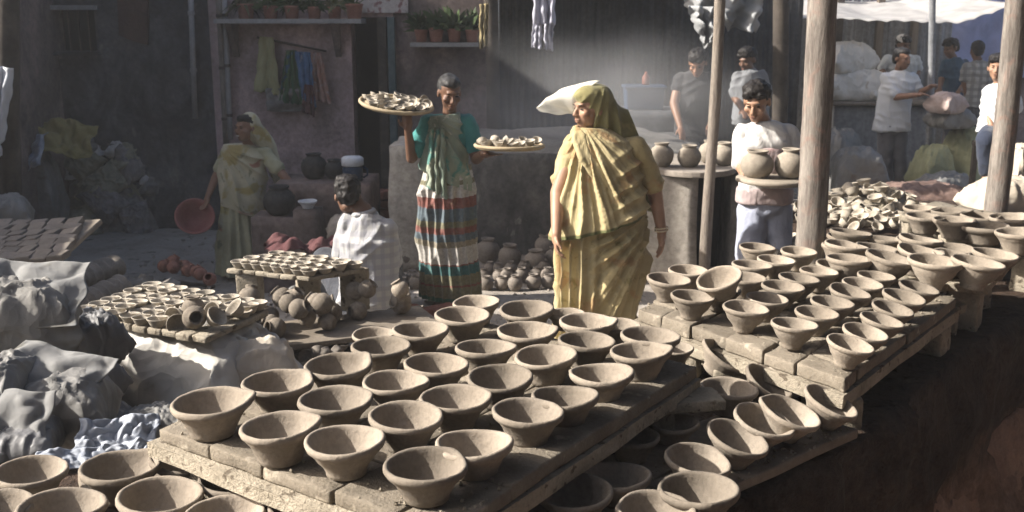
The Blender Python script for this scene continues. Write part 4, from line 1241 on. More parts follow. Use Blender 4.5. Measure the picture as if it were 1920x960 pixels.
o = link('sack', sack_mesh('sack', (.50, .34, .31), 5, .055, M['sack_white'], 5, .10), None, (pc.x + .04, pc.y - .02, -.02), (0, 0, -.35))
tag(o, 'big sunlit white sack carrying the slatted tray of cups', 'sack')
pc = f1(.98, .55)
tag(link('sack', sack_mesh('sack', (.26, .26, .27), 8, .05, M['sack_beige'], 5, .10), None, (pc.x + .02, pc.y + .02, -.02), (0, 0, .3)), 'beige sack under the right end of the slatted tray', 'sack')
# second tray on a pile of round pots
t2 = (at(428, 503, .57), at(575, 520, .57), at(690, 502, .57), at(520, 484, .57))
f2 = flat_board('slatted_tray', t2, .57, .028, 'slatted clay tray of small cups beside the man in checked shirt', M['slab'], 150, 6)
for i in range(8):
    for j in range(4):
        p = f2((i + .5) / 8, (j + .5) / 4)
        cup((p.x, p.y, .57), .092, 'small pale cup in the rows on the tray by the checked shirt', 'cups on the tray by the checked shirt', (0, 0, rnd.uniform(0, 6)))
pc = f2(.55, .5)
loose_plank('plank', (pc.x - .42, pc.y - .52), (pc.x + .72, pc.y - .02), .44, .28, .03, 'old plank carrying the pile of round pots', M['plank'], 160)
for dx in (-.25, .45):
    tag(link('support_block', slab_piece(.2, .2, .29, 161 + dx), None, (pc.x + dx, pc.y - .27 + dx * .3, -.01), (0, 0, .3), m=M['slab']), 'clay block under the left of the old plank' if dx < 0 else 'clay block under the right of the old plank', 'block')
POT_C = [with_mat(x, M['clay']) for x in POT]
r0 = random.Random(5)
for k in range(26):
    lv = 0 if k < 15 else 1
    a = r0.uniform(-.40, .55); b_ = r0.uniform(-.16, .10)
    x, y = pc.x + a + .05, pc.y - .26 + a * .42 + b_
    o = link('small_pot', POT_C[k % 3], None, (x, y, .35 + lv * .085), (r0.uniform(-1.5, 1.5), r0.uniform(-1.2, 1.2), r0.uniform(0, 6)), r0.uniform(.085, .12))
    tag(o, 'small round pot in the pile below the tray by the checked shirt', 'pot', 'round pots piled below the tray')
for k, (dx, dy) in enumerate(((-.28, .05), (.28, .12), (0, .25))):
    tag(link('support_block', slab_piece(.12, .12, .545 - .31, 165 + k), None, (pc.x + dx, pc.y + dy - .02, .309), (0, 0, k), m=M['slab']), 'clay block holding up the tray by the checked shirt', 'block', 'blocks under the tray by the checked shirt')
# low clutter between the trays and the big board
p = at(590, 662, .2)
o = crumple('cloth', 0, 0, 0, .5, .3, 31, M['plastic_blue'], 'bluish white plastic lying on the ground under the old plank', .1, 'plastic sheet', (0, 0, .2), 30, loc=at(660, 625, .12))
fb_ = flat_board('slatted_tray', (at(500, 672, .22), at(640, 690, .22), at(720, 655, .22), at(580, 642, .22)), .22, .03, 'low slatted tray of shards on the ground behind the big board', M['plank'], 170, 7)
tag(link('support_block', slab_piece(.3, .3, .2, 171), None, fb_(.5, .5) + Vector((0, 0, -.01)), (0, 0, .4), m=M['slab']), 'clay block under the low tray of shards', 'block')
for k in range(16):
    p = fb_(r0.uniform(.08, .92), r0.uniform(.1, .9))
    cup((p.x, p.y, .245), .085, 'broken clay cup on the low tray behind the big board', 'cups on the low tray', (r0.uniform(0, 2), r0.uniform(-1, 1), r0.uniform(0, 6)), pool=CUPG)
M['brick_red'] = earthy('red_brick', (.20, .085, .065), (.28, .13, .10), 7, 50, .5, .006, rand=.3)
for k, (px, py) in enumerate(((728, 580), (760, 583), (800, 586), (832, 582))):
    p = at(px, py, .04)
    tag(link('brick', slab_piece(.20, .10, .07, 180 + k), None, (p.x, p.y, .0), (0, 0, .2 + k * .2), m=M['brick_red']), 'red brick on the ground at the feet of woman in striped sari', 'brick', 'red bricks at the feet of the woman')

# sacks heaped at the left
sack(30, 605, 3.75, (.24, .22, .17), 12, M['sack_pale'], 'pale dusty sack at the left edge above the other sacks', .4, .07)
sack(118, 770, 3.35, (.175, .18, .135), 14, M['sack_grey'], 'round grey sack in the shade below the white sack', .2, .05)
sack(0, 728, 3.3, (.11, .2, .11), 17, M['sack_grey'], 'crumpled grey sack at the left edge above the low bowls', .1, .07)
sack(170, 715, 3.65, (.10, .12, .08), 18, M['plastic_dirty'], 'dark bundle wedged between the shaded sacks at left', 1.1, .10)
sack(40, 828, 3.1, (.13, .15, .07), 19, M['plastic_dirty'], 'low grey sack behind the bowl at the far left', .2, .06)
sack(290, 800, 3.4, (.12, .12, .07), 20, M['sack_grey'], 'flat grey sack lying behind the left corner of big board', .4, .08)
sack(165, 640, 4.1, (.14, .14, .12), 24, M['plastic_dirty'], 'dark torn sack behind the round grey sack', .9, .10)
sack(80, 800, 3.55, (.42, .25, .26), 25, M['plastic_dirty'], 'large dark sack at the bottom of the sack heap at left', .3, .05, z=-.02)
sack(60, 640, 4.1, (.36, .28, .27), 26, M['sack_grey'], 'large grey sack low behind the sack heap at left', .3, .05, z=-.02)
sack(8, 405, 6.2, (.17, .2, .13), 22, M['sack_grey'], 'grey sack at the left edge below the white cloth', .4, .06)
crumple('plastic_sheet', 222, 822, 3.12, .24, .17, 41, M['plastic_blue'], 'crumpled bluish white plastic bag behind the low bowls', .045, 'plastic sheet', (.45, .1, .3), 60, fq=3.2)
crumple('plastic_sheet', 140, 858, 2.98, .2, .1, 43, M['plastic_blue'], 'bluish plastic scrap beside the crumpled white bag', .03, 'plastic sheet', (.3, .1, .5), 50, fq=3.2)
M['sheet_grey'] = fabric('dusty_grey_sheet', (.16, .16, .158), (.26, .258, .25), 4, 60, .3, rough=.85, crack=.3, spec=.1, spots=(4, .56, (.10, .095, .085)))
crumple('plastic_sheet', 45, 560, 3.75, .46, .34, 145, M['sheet_grey'], 'grey plastic sheet thrown over the uppermost sack at left edge', .07, 'plastic sheet', (.55, .05, .2), 60, fq=.9)
crumple('plastic_sheet', 95, 705, 3.38, .34, .26, 147, M['sheet_grey'], 'creased grey plastic sheet over the round sack at left', .06, 'plastic sheet', (.5, .1, -.2), 56, fq=1.1)
crumple('plastic_sheet', 10, 800, 3.05, .26, .26, 149, M['sheet_grey'], 'grey plastic sheet hanging before the low sack at far left', .05, 'plastic sheet', (.8, .1, .2), 50, fq=1.2)
# dark tray of tiles and nested bowl rows at the left
f5 = Frame(atY(-60, 505, 4.9), atY(125, 497, 4.9), atY(165, 425, 5.4), atY(-30, 430, 5.4))
q = [atY(-60, 505, 4.9), atY(125, 497, 4.9), atY(160, 425, 5.5), atY(-40, 430, 5.5)]
root = empty('tile_tray', (sum(q, Vector()) / 4), 'tilted tray of square clay tiles coloured dark for shade at the left', 'tray')
nrm = (q[1] - q[0]).cross(q[3] - q[0]).normalized()
R3 = Matrix(((q[1] - q[0]).normalized(), nrm.cross((q[1] - q[0]).normalized()), nrm)).transposed()
tile = bevel_mesh(MB().box((0, 0, 0), (.085, .10, .035)).mesh('tile', M['clay_damp_shade']), .008, 2)  # tile colour darkened in place of the shade they lie in
bd = bevel_mesh(MB().box((0, 0, 0), ((q[1] - q[0]).length + .06, (q[3] - q[0]).length + .06, .03)).mesh('board', M['plank']), .006, 1)
link('board', bd, root, (0, 0, 0), R3.to_euler())
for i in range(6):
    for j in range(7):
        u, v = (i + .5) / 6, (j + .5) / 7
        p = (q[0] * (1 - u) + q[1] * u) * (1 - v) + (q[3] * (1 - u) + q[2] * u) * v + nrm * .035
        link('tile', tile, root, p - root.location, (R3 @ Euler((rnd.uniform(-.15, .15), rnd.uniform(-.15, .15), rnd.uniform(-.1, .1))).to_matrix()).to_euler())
tag(link('sack', sack_mesh('sack', (.36, .28, .20), 61, .06, M['sack_grey'], 5), None, (root.location.x - .05, root.location.y + .02, -.04), (0, 0, .1)), 'dark sack that carries the tilted tray of tiles', 'sack')
for k, (a, b_, n_, s_) in enumerate((((62, 545), (205, 495), 11, .17), ((120, 575), (215, 535), 8, .17))):
    for i in range(n_):
        p = at(a[0] + (b_[0] - a[0]) * i / (n_ - 1), a[1] + (b_[1] - a[1]) * i / (n_ - 1), .20)
        d = at(*b_, .2) - at(*a, .2)
        az = math.atan2(d.y, d.x)
        rot = (Matrix.Rotation(az, 3, 'Z') @ Matrix.Rotation(1.45 + rnd.uniform(-.08, .08), 3, 'Y')).to_euler()
        tag(link('clay_bowl', with_mat(BOWLS[0], M['clay_grey']) if i == 0 and k == 0 else bpy.data.meshes[_gb], None, (p.x, p.y, .16), rot, s_ / .2), ('grey bowl in the upper row of bowls nested on their sides' if k == 0 else 'grey bowl in the lower row of bowls nested on their sides'), 'bowl', 'bowls nested on their sides at left')
        if i == 0 and k == 0:
            _gb = LAST.data.name
for k, (px, py) in enumerate(((85, 558), (225, 520), (255, 512), (240, 535), (275, 500), (290, 525), (310, 510), (225, 550), (265, 548), (330, 520), (205, 565))):
    p = at(px, py, .12)
    tag(link('clay_bowl', bpy.data.meshes[_gb], None, (p.x, p.y, .06), (rnd.uniform(2.2, 3.6), rnd.uniform(-.5, .5), rnd.uniform(0, 6)), .8), 'grey bowl lying upside down in the spill behind the slatted tray', 'bowl', 'overturned grey bowls behind the slatted tray')
for k, (px, py) in enumerate(((300, 500), (325, 503), (345, 508), (362, 512), (380, 515), (355, 497), (318, 492), (395, 520))):
    p = at(px, py, .05)
    tag(link('small_pot', POT_R[k % 3], None, (p.x, p.y, .02), (rnd.uniform(-.8, .8), rnd.uniform(-.8, .8), k), .10), 'small reddish pot on the ground behind the slatted tray', 'pot', 'small red pots behind the slatted tray')
for k, (a, b_, l) in enumerate((((70, 600), (300, 548), 'dark stick lying before the nested bowls'), ((305, 470), (398, 484), 'dark stick on the bare ground beside the smiling woman'), ((330, 548), (480, 515), 'dark plank edge behind the slatted tray'))):
    p0, p1 = at(*a, .03), at(*b_, .03)
    p0.z = ground_z(p0.x, p0.y) + .035; p1.z = ground_z(p1.x, p1.y) + .035
    n_ = 8; c = (p0 + p1) / 2
    mb = MB().tube([p0.lerp(p1, i / n_) - c + Vector((0, 0, .008 * N((i, k, 0), 1.3))) for i in range(n_ + 1)], [.022 * (1 - .4 * i / n_) for i in range(n_ + 1)], 8)
    tag(mb.obj('stick', M['wood_dark'], None, True, loc=c), l, 'stick')

# rag heap before the sooty house
def rag_mat():
    t = NT('dirty_rags')
    oi = t.new('ShaderNodeObjectInfo'); v = t.coord('Object')
    n = t.noise(v, 8, 4, .6, .5)
    c = t.ramp(oi.outputs['Random'], [(0, (.17, .16, .15)), (.2, (.33, .315, .29)), (.4, (.22, .21, .155)), (.55, (.46, .44, .42)), (.72, (.18, .165, .16)), (.86, (.37, .33, .26))], 'CONSTANT')
    col = t.mix(1., c, t.ramp(n, [(.3, .55), (.65, 1.25)]), 'MULTIPLY')
    return t.done(col, .9, t.bump(n, .4, .01))
M['rag'] = rag_mat()
hb = at(185, 432, -.27)
HX, HY, HW, HH = hb.x, hb.y + .50, .80, 1.22
rh = empty('rag_heap', (HX, HY, -.28), 'big dark heap of rags and dusty sacking against the sooty wall', 'rag heap')
def mound_fn(u, v):
    a = u * 2 * math.pi; r = v
    x, y = HW * r * math.cos(a), .62 * r * math.sin(a)
    z = HH * (1 - r ** 3.2) * (.9 + .25 * N((x, y, 0), 2.0, 3)) * (1.0 if x < .1 else 1 - .35 * (x - .1))
    return Vector((x, y, max(z, -.02)))
vs = [mound_fn(i / 40, j / 16) for j in range(1, 17) for i in range(40)]
fs = [(j * 40 + i, j * 40 + (i + 1) % 40, (j + 1) * 40 + (i + 1) % 40, (j + 1) * 40 + i) for j in range(15) for i in range(40)] + [tuple(range(39, -1, -1))]
core = MB().add(vs, fs).obj('heap_core', M['rag'], rh, smooth=True)
RM = [sack_mesh('rag', (.27, .20, .13), 300 + k, .11, M['rag'], 5, .16) for k in range(5)] + [crumple_mesh('rag', .5, .42, 50 + k, M['rag'], .10) for k in range(3)]
r0 = random.Random(12)
for k in range(62):
    u, v = r0.uniform(.45, 1.05), math.sqrt(r0.uniform(.02, 1.0))
    p = mound_fn(u % 1, v)
    e = .03
    n_ = (mound_fn((u + e) % 1, v) - p).cross(mound_fn(u % 1, v + e) - p)
    n_ = n_.normalized() if n_.length > 1e-9 else Vector((0, 0, 1))
    if n_.z < 0: n_ = -n_
    qn = Vector((0, 0, 1)).rotation_difference(n_)
    rot = (qn.to_matrix() @ Matrix.Rotation(r0.uniform(0, 6.28), 3, 'Z') @ Matrix.Rotation(r0.uniform(-.4, .4), 3, 'X')).to_euler()
    link('rag', RM[k % 8], rh, p - n_ * (.06 if k % 8 < 5 else -.03), rot, r0.uniform(.6, 1.05))
M['cloth_mustard'] = fabric('mustard_cloth', (.20, .165, .06), (.30, .25, .11), 6, 120, .3)
crumple('cloth', 112, 252, 10.05, .62, .4, 71, M['cloth_mustard'], 'mustard yellow cloth thrown over the top of the rag heap', .16, rot=(.75, .1, .1), nu=40)
crumple('cloth', 58, 285, 9.9, .3, .4, 73, M['plastic_blue'], 'pale bluish plastic bundle at left of the rag heap', .14, 'plastic sheet', (.9, 0, .1), 40)
sack(66, 290, 10.1, (.22, .2, .5), 74, M['sack_grey'], 'grey sack standing at left end of the rag heap', 0, .06, z=-.28)
# flat clay cakes stacked along the foot of the wall
cake = MB().lathe([(.10, 0), (.115, .01), (.12, .03), (.11, .05), (.06, .06), (.01, .062)], 18).mesh('cake', M['clay_grey'], True)
for k in range(30):
    px = 205 + (k % 10) * 19 + rnd.uniform(-4, 4)
    lv = k // 10
    p = at(px, 428, -.27)
    tag(link('clay_cake', cake, None, (p.x, p.y + .12 + lv * .05, -.28 + lv * .10 + (.0 if lv else 0)), (rnd.uniform(.6, 1.2), rnd.uniform(-.3, .3), rnd.uniform(-.3, .3)), 1.0), 'flat round clay cake stacked along the wall foot beside rag heap', 'clay cake', 'clay cakes along the wall foot')

# ------------------------------------------------------------------ things hung on and standing by the pink house
def hanging(name, pts, Y, m, label, cat='cloth', waves=4, amp=.03, seed=0, nu=30, nv=30):
    """cloth between four photo points (top-left, top-right, bottom-right, bottom-left), hung with vertical folds"""
    a, b_, c, d = [atY(x, y, Y) for x, y in pts]
    o_ = (a + b_) / 2
    def f(u, v):
        p = (a * (1 - u) + b_ * u) * (1 - v) + (d * (1 - u) + c * u) * v - o_
        w = amp * (.35 + .65 * v)
        return p + Vector((.012 * N((u * 4, v * 4, seed), 1.5), w * ridge(u * waves * math.pi / 2 + seed + .5 * N((u, v * 2, seed), 2)) + .02 * N((u * 3, v * 3, seed), 2), .02 * N((u * 5, 0, seed), 2) * v))
    return tag(sheet_grid(f, nu, nv).obj(name, m, None, True, loc=o_), label, cat)
M['c_olive'] = fabric('pale_olive_cloth', (.27, .255, .13), (.36, .34, .19), 4, 150)
M['c_green'] = fabric('dark_green_cloth', (.03, .075, .045), (.07, .13, .05), 5, 150, spots=(5, .6, (.03, .09, .17)))
M['c_blue'] = fabric('blue_cloth', (.04, .085, .17), (.09, .17, .30), 5, 150, spots=(9, .62, (.27, .3, .34)))
M['c_orange'] = fabric('orange_patterned_cloth', (.27, .13, .09), (.36, .25, .22), 9, 150, spots=(14, .58, (.33, .30, .30)))
M['c_maroon'] = fabric('maroon_cloth', (.07, .028, .03), (.11, .05, .05), 5, 150)
YC = Y2 - .10
hanging('cloth_bag', ((488, 68), (512, 70), (527, 180), (478, 170)), YC, M['c_olive'], 'pale olive cloth bag hung on the pink wall', 'bag', 3, .03, 1)
hanging('cloth', ((536, 94), (556, 94), (570, 196), (524, 192)), YC - .03, M['c_green'], 'dark green cloth hung next to the olive bag', 'cloth', 6, .035, 2)
hanging('cloth', ((552, 96), (582, 98), (594, 200), (566, 186)), YC - .08, M['c_blue'], 'blue cloth hung in the middle of the pink wall', 'cloth', 5, .035, 3)
hanging('cloth', ((580, 98), (602, 98), (622, 196), (592, 188)), YC - .02, M['c_orange'], 'orange patterned cloth at right of the hung cloths', 'cloth', 5, .03, 4)
hanging('cloth', ((572, 158), (588, 160), (592, 220), (566, 208)), YC - .11, M['c_maroon'], 'small maroon cloth hanging lowest on the pink wall', 'cloth', 4, .03, 5)
p0, p1 = atY(482, 70, Y2 - .05), atY(612, 96, Y2 - .05)
tag(MB().tube([p0 - (p0 + p1) / 2, p1 - (p0 + p1) / 2], .01, 8).obj('clothes_rail', M['iron'], None, loc=(p0 + p1) / 2), 'thin rail on the pink wall that carries the cloths', 'rail')
tag(crumple('bundle', 545, 188, Y2 - .12, .5, .22, 81, M['rag'], None, .10, rot=(1.3, 0, 0)), 'dark bundle hanging behind the lower ends of the cloths', 'bundle')
# shirt on a line above the kiln
M['shirt_lilac'] = fabric('pale_lilac_shirt', (.46, .46, .54), (.58, .58, .66), 5, 150, tr=.25)
YS = 8.6
sh = empty('hanging_shirt', atY(1018, 0, YS), 'pale lilac shirt hanging upside down from a line at the top', 'shirt')
for nm, pts, sd_, am in (('shirt_body', ((1000, -60), (1040, -60), (1040, 46), (1001, 44)), 1, .05), ('sleeve', ((1000, 30), (1017, 32), (1016, 92), (996, 88)), 2, .035), ('sleeve', ((1020, 32), (1039, 30), (1036, 94), (1022, 92)), 3, .035)):
    o = hanging(nm, pts, YS + .03 * sd_, M['shirt_lilac'], None, None, 5, am, sd_)
    o.parent = sh; o.location = o.location - sh.location
l0, l1 = atY(900, -62, YS), atY(1340, -64, YS)
tag(MB().tube([l0.lerp(l1, i / 12) - l0 - Vector((0, 0, .06 * math.sin(math.pi * i / 12))) for i in range(13)], .004, 6).obj('clothes_line', M['iron'], None, loc=l0), 'thin clothes line above the kiln carrying the shirt', 'line')
M['cloth_tan'] = fabric('tan_rag', (.20, .16, .08), (.28, .23, .13), 5, 120)
hanging('rag', ((900, 8), (916, 6), (914, 86), (899, 92)), 9.55, M['cloth_tan'], 'tan rag tied to the dark post right of the house', 'rag', 4, .04, 7)
# plants on the wall shelves
M['leaf'] = earthy('leaf_green', (.030, .050, .018), (.060, .085, .035), 6, 50, .2, .004, rough=.6, rand=.5)
M['leaf2'] = earthy('dry_leaf_green', (.06, .065, .03), (.10, .10, .05), 6, 50, .2, .004, rough=.7, rand=.5)
def plant(px, py, Y, potw, label, n, spread, ln, seed, m):
    p = atY(px, py, Y); s = potw / ppm(Y, p.z)
    root = empty('potted_plant', p, label, 'plant', 'potted plants on the wall shelves')
    prof = [(.32, 0), (.36, .02), (.46, .75), (.5, .78), (.5, .88), (.44, .88), (.40, .8), (.02, .78)]
    link('pot', MB().lathe([(r * s, z * s) for r, z in prof], 20).mesh('pot', M['clay_red'], True), root)
    r1 = random.Random(seed); mb = MB()
    for k in range(n):
        a = r1.uniform(0, 6.28); e = r1.uniform(.15, 1.35)
        d = Vector((math.cos(a) * math.sin(e), math.sin(a) * math.sin(e) * .7, math.cos(e)))
        L = ln * r1.uniform(.5, 1.1); base = Vector((r1.uniform(-.2, .2) * s, r1.uniform(-.2, .2) * s, .8 * s))
        side = d.cross(Vector((r1.uniform(-1, 1), r1.uniform(-1, 1), .3))).normalized() * r1.uniform(.012, .03)
        pts = []
        for t in range(6):
            f = t / 5
            c = base + d * L * f + Vector((0, 0, -spread * L * f * f))
            w = side * math.sin(math.pi * min(f * .9 + .1, 1))
            pts += [c - w, c + w + Vector((0, 0, .004))]
        mb.add(pts, [(2 * t, 2 * t + 1, 2 * t + 3, 2 * t + 2) for t in range(5)])
    link('leaves', mb.mesh('leaves', m), root)
ps = Y2 - .17
zt = wz(40) + .024
for k, (px, w, n, sp, ln, m, l) in enumerate(((462, 34, 70, .9, .30, 'leaf2', 'bushy plant trailing at the left end of the upper shelf'), (508, 30, 60, .5, .26, 'leaf', 'leafy plant second from left on the upper shelf'), (548, 30, 60, .6, .28, 'leaf', 'leafy plant in the middle of the upper shelf'), (590, 28, 55, .6, .25, 'leaf', 'leafy plant fourth from left on the upper shelf'), (628, 28, 50, .6, .25, 'leaf2', 'leafy plant fifth from left on the upper shelf'), (665, 34, 20, .4, .2, 'leaf', 'red pot at the right end of the upper shelf'))):
    plant(px, 38, ps, w, l, n, sp, ln, 30 + k, M[m])
for k, (px, w, n, l) in enumerate(((790, 26, 60, 'bushy dark plant at the left of the lower shelf'), (818, 30, 60, 'plant in a wide pot on the lower shelf'), (852, 28, 80, 'tall plant at the right of the lower shelf'), (885, 26, 70, 'plant next to the dark post on the lower shelf'))):
    plant(px, 79, Y2 - .14, w, l, n, .3, .34, 50 + k, M['leaf'])
# household things by the wall
M['blue_plastic'] = earthy('blue_plastic', (.012, .028, .06), (.017, .038, .08), 5, 40, .1, .003, rough=.45, rand=0)
M['white_plastic'] = earthy('white_plastic', (.45, .47, .50), (.55, .57, .60), 5, 40, .1, .003, rough=.45, rand=0)
M['orange_plastic'] = earthy('orange_plastic', (.13, .04, .025), (.16, .05, .03), 5, 40, .1, .003, rough=.5, rand=0)
M['red_basin'] = earthy('worn_red_plastic', (.24, .085, .075), (.31, .125, .11), 5, 40, .15, .003, rough=.55, rand=0)
pj = atY(662, 335, 8.3); pj.z -= .02
jg = empty('water_jug', pj, 'blue and white plastic water jug behind the man in checked shirt', 'jug')
link('body', MB().lathe([(.07, 0), (.08, .01), (.085, .10), (.078, .13), (.07, .13), (.01, .12)], 20).mesh('body', M['blue_plastic'], True), jg)
link('lid', MB().lathe([(.080, .128), (.092, .132), (.092, .19), (.07, .205), (.01, .208)], 20).mesh('lid', M['white_plastic'], True), jg)
link('handle', MB().tube([Vector((.08, 0, .12)), Vector((.12, 0, .10)), Vector((.12, 0, .05)), Vector((.084, 0, .03))], .01, 8).mesh('handle', M['blue_plastic'], True), jg)
ptable = atY(620, 352, 8.4)
rough_block(ptable.x - .42, ptable.x + .36, 8.15, 8.75, -.3, pj.z - .003, M['wall_brown'], 'mud_platform', None, .012, 33)
tag(LAST, 'low mud platform with black cooking pots by the pink wall', 'platform')
zp = pj.z
for k, (px, w, l) in enumerate(((590, 44, 'black cooking pot at the left on the mud platform'), (628, 36, 'black cooking pot beside the water jug'))):
    p = atY(px, 340, 8.45)
    tag(link('cooking_pot', POT_S[k], None, (p.x, 8.45, zp), (0, 0, k), w / ppm(8.45, .4) * 1.1), l, 'pot')
p = atY(525, 402, 8.0)
tag(link('cooking_pot', POT_S[1], None, (p.x, 8.0, p.z), (0, 0, 1), 60 / ppm(8.0, .3)), 'wide black pot beside the hip of the smiling woman', 'pot')
rough_block(p.x - .2, p.x + .2, 7.85, 8.2, -.3, p.z - .0, M['wall_brown'], 'mud_stand', None, .01, 35)
tag(LAST, 'small mud stand under the wide black pot', 'stand')
p = atY(577, 386, 7.9)
o = link('white_basin', with_mat(BOWLS[3], M['white_plastic']), None, (p.x, 7.9, p.z - .02), (0, 0, 0), .75); tag(o, 'small white basin right of the smiling woman', 'basin')
rough_block(p.x - .1, p.x + .1, 7.82, 8.02, -.3, p.z - .022, M['wall_brown'], 'mud_step', None, .006, 36)
tag(LAST, 'mud step under the small white basin', 'step')
for k in range(14):
    px, py = 690 + (k % 5) * 11 + rnd.uniform(-3, 3), 398 - (k // 5) * 16
    p = atY(px, py, 8.9)
    tag(link('brick', slab_piece(.16, .10, .07, 190 + k) if k == 0 else bpy.data.meshes[_bk], None, (p.x, 8.9 + .1 * (k % 2), p.z - .04), (rnd.uniform(-.2, .2), rnd.uniform(-.2, .2), rnd.uniform(-.6, .6)), m=M['brick_red']), 'dull red brick in the rubble pile at the dark doorway', 'brick', 'bricks piled at the doorway')
    if k == 0: _bk = LAST.data.name
rough_block(atY(682, 400, 8.9).x, atY(745, 400, 8.9).x, 8.75, 9.3, -.3, atY(700, 404, 8.9).z - .05, M['ash'], 'rubble_mound', None, .03, 37)
tag(LAST, 'mound of dark rubble under the bricks at the doorway', 'rubble')
crumple('cloth_bundle', 575, 470, 6.9, .55, .4, 91, M['c_maroon'], 'dusty maroon cloth lying on the ground left of the checked shirt', .14, 'cloth', (.1, .05, .3), 40)
sack(590, 478, 7.1, (.22, .16, .06), 93, M['sack_grey'], 'flat grey bundle on the ground under the maroon cloth', .2, .08, z=-.08)
sack(655, 432, 7.4, (.17, .16, .12), 94, M['clay_grey'], 'heap of grey clay on the ground behind the checked shirt', .2, .06, name='clay_lump', cat='clay')
# white cloth at the left edge
M['cloth_white'] = fabric('white_cloth', (.50, .51, .53), (.62, .63, .66), 5, 150, tr=.2)
hanging('white_cloth', ((-30, 120), (27, 128), (8, 262), (-20, 330)), 6.7, M['cloth_white'], 'white cloth hung from the post at the left edge', 'cloth', 4, .06, 9)

# ------------------------------------------------------------------ clutter of the far right
p = atY(1206, 204, 10.4)
bb = empty('blue_crate', p, 'blue plastic crate in the dark behind the woman in yellow', 'crate')
link('body', bevel_mesh(MB().box((0, 0, .11), (.36, .3, .22), taper=1.08).mesh('body', M['blue_plastic']), .012, 2), bb)
link('rim', bevel_mesh(MB().box((0, 0, .225), (.42, .35, .03)).mesh('rim', M['blue_plastic']), .008, 1), bb)
tag(link('bottle', MB().lathe([(.035, 0), (.04, .01), (.04, .08), (.015, .11), (.015, .13), (.002, .13)], 14).mesh('bottle', M['orange_plastic'], True), None, (p.x + .02, p.y, p.z + .241)), 'small orange bottle on the blue crate', 'bottle')
rough_block(p.x - .5, p.x + .5, 10.1, 10.8, -.1, p.z - .003, M['wall_dark'], 'dark_counter', None, .008, 41)
tag(LAST, 'dark mud counter carrying the blue crate behind the kiln', 'counter')
cx0, cx1 = atY(1562, 250, 12.4).x, atY(1745, 250, 12.4).x
M['counter'] = stained('grey_counter', (0.20, 0.20, 0.20), (0.11, 0.11, 0.115))
ct = empty('counter', ((cx0 + cx1) / 2, 12.4, 0), 'long grey counter behind the man in white shirt', 'counter')
rough_block(cx0, cx1, 12.4, 13.2, -.05, atY(1650, 200, 12.4).z, M['counter'], 'body', ct, .01, 42)
rough_block(cx0 - .05, cx1 + .04, 12.33, 13.25, atY(1650, 199, 12.4).z + .012, atY(1650, 190, 12.4).z, M['wood'], 'top', ct, .004, 43)
zc = atY(1650, 190, 12.4).z
for k, (px, py, dm, m, l) in enumerate(((1600, 170, (.42, .3, .22), 'sack_white', 'fat white sack lying on the counter behind the thick pole'), (1585, 140, (.32, .25, .2), 'sack_white', 'white sack on top of the pile on the counter'), (1640, 182, (.3, .22, .10), 'sack_white', 'flattened white sack at the right of the counter'), (1575, 232, (.3, .25, .35), 'sack_grey', 'grey sack leaning at the counter behind the thick pole'))):
    sack(px, py, 12.3 + .3 * (k < 3), dm, 200 + k, M[m], l, .3 * k, .06, z=(zc + .005 if k in (0, 2) else (zc + .33 if k == 1 else 0)))
sack(1608, 310, 10.4, (.30, .25, .36), 207, M['sack_grey'], 'tall grey sack behind the heap of cups', 0, .05, z=-.02)
for k, (px, py, Y, dm, m, l, rz) in enumerate((
        (1752, 262, 11.0, (.20, .2, .33), 'sack_green', 'olive green sack at the foot of the thin metal post', .3),
        (1808, 245, 11.2, (.22, .22, .42), 'sack_green', 'upright olive sack at right of the green sack', .8),
        (1782, 222, 11.1, (.22, .2, .12), 'sack_grey', 'grey cloth sack lying over the olive sacks', .2),
        (1774, 194, 11.0, (.17, .17, .12), 'sack_pink', 'faded pink bundle on top of the sack pile', .5),
        (1822, 325, 9.6, (.36, .25, .12), 'sack_white', 'flat white plastic sack on the ground before the seated man', .2),
        (1735, 330, 9.9, (.50, .4, .20), 'clay_brown', 'low heap of reddish brown clay at the right man\'s feet', .1),
        (1912, 318, 8.3, (.14, .2, .2), 'sack_beige', 'beige sack cut by the right edge behind the pole', .1),
        (1900, 375, 6.9, (.30, .25, .16), 'sack_beige', 'beige sack at the right edge behind the far bowls', .2),
        (1780, 300, 10.6, (.35, .25, .2), 'sack_grey', 'dull grey sack between red clay heap and olive sacks', .4))):
    sack(px, py, Y, dm, 220 + k, M[m], l, rz, .07, name='clay_heap' if m == 'clay_brown' else 'sack', cat='clay' if m == 'clay_brown' else 'sack', z=(-.02 if k in (0, 1, 4, 5, 8) else None))
# ------------------------------------------------------------------ people
def skin_mat(name, c):
    t = NT(name)
    v = t.coord('Object'); n = t.noise(v, 14, 4, .6, .3)
    col = t.ramp(n, [(.3, tuple(x * .8 for x in c)), (.7, tuple(min(1, x * 1.12) for x in c))])
    t.b.inputs['Subsurface Weight'].default_value = 0.06
    t.b.inputs['Subsurface Radius'].default_value = (.02, .008, .005)
    t.b.inputs['Specular IOR Level'].default_value = .35
    return t.done(col, .5, t.bump(t.noise(v, 90, 3), .08, .003))
M['skin'] = skin_mat('brown_skin', (.215, .115, .072))
M['skin_dark'] = skin_mat('dark_brown_skin', (.125, .066, .042))
M['skin_light'] = skin_mat('light_brown_skin', (.30, .175, .115))
M['hair'] = earthy('black_hair', (.010, .009, .009), (.022, .019, .018), 20, 120, .5, .004, rough=.5, rand=0)
M['hair_grey'] = earthy('greying_hair', (.014, .013, .013), (.055, .054, .054), 26, 120, .5, .004, rough=.5, rand=0)
M['eye'] = earthy('dark_eye', (.012, .009, .008), (.02, .015, .012), 5, 40, .0, .001, rough=.25, rand=0)
M['lip'] = earthy('lips', (.15, .07, .052), (.185, .09, .068), 9, 60, .1, .002, rough=.5, rand=0)
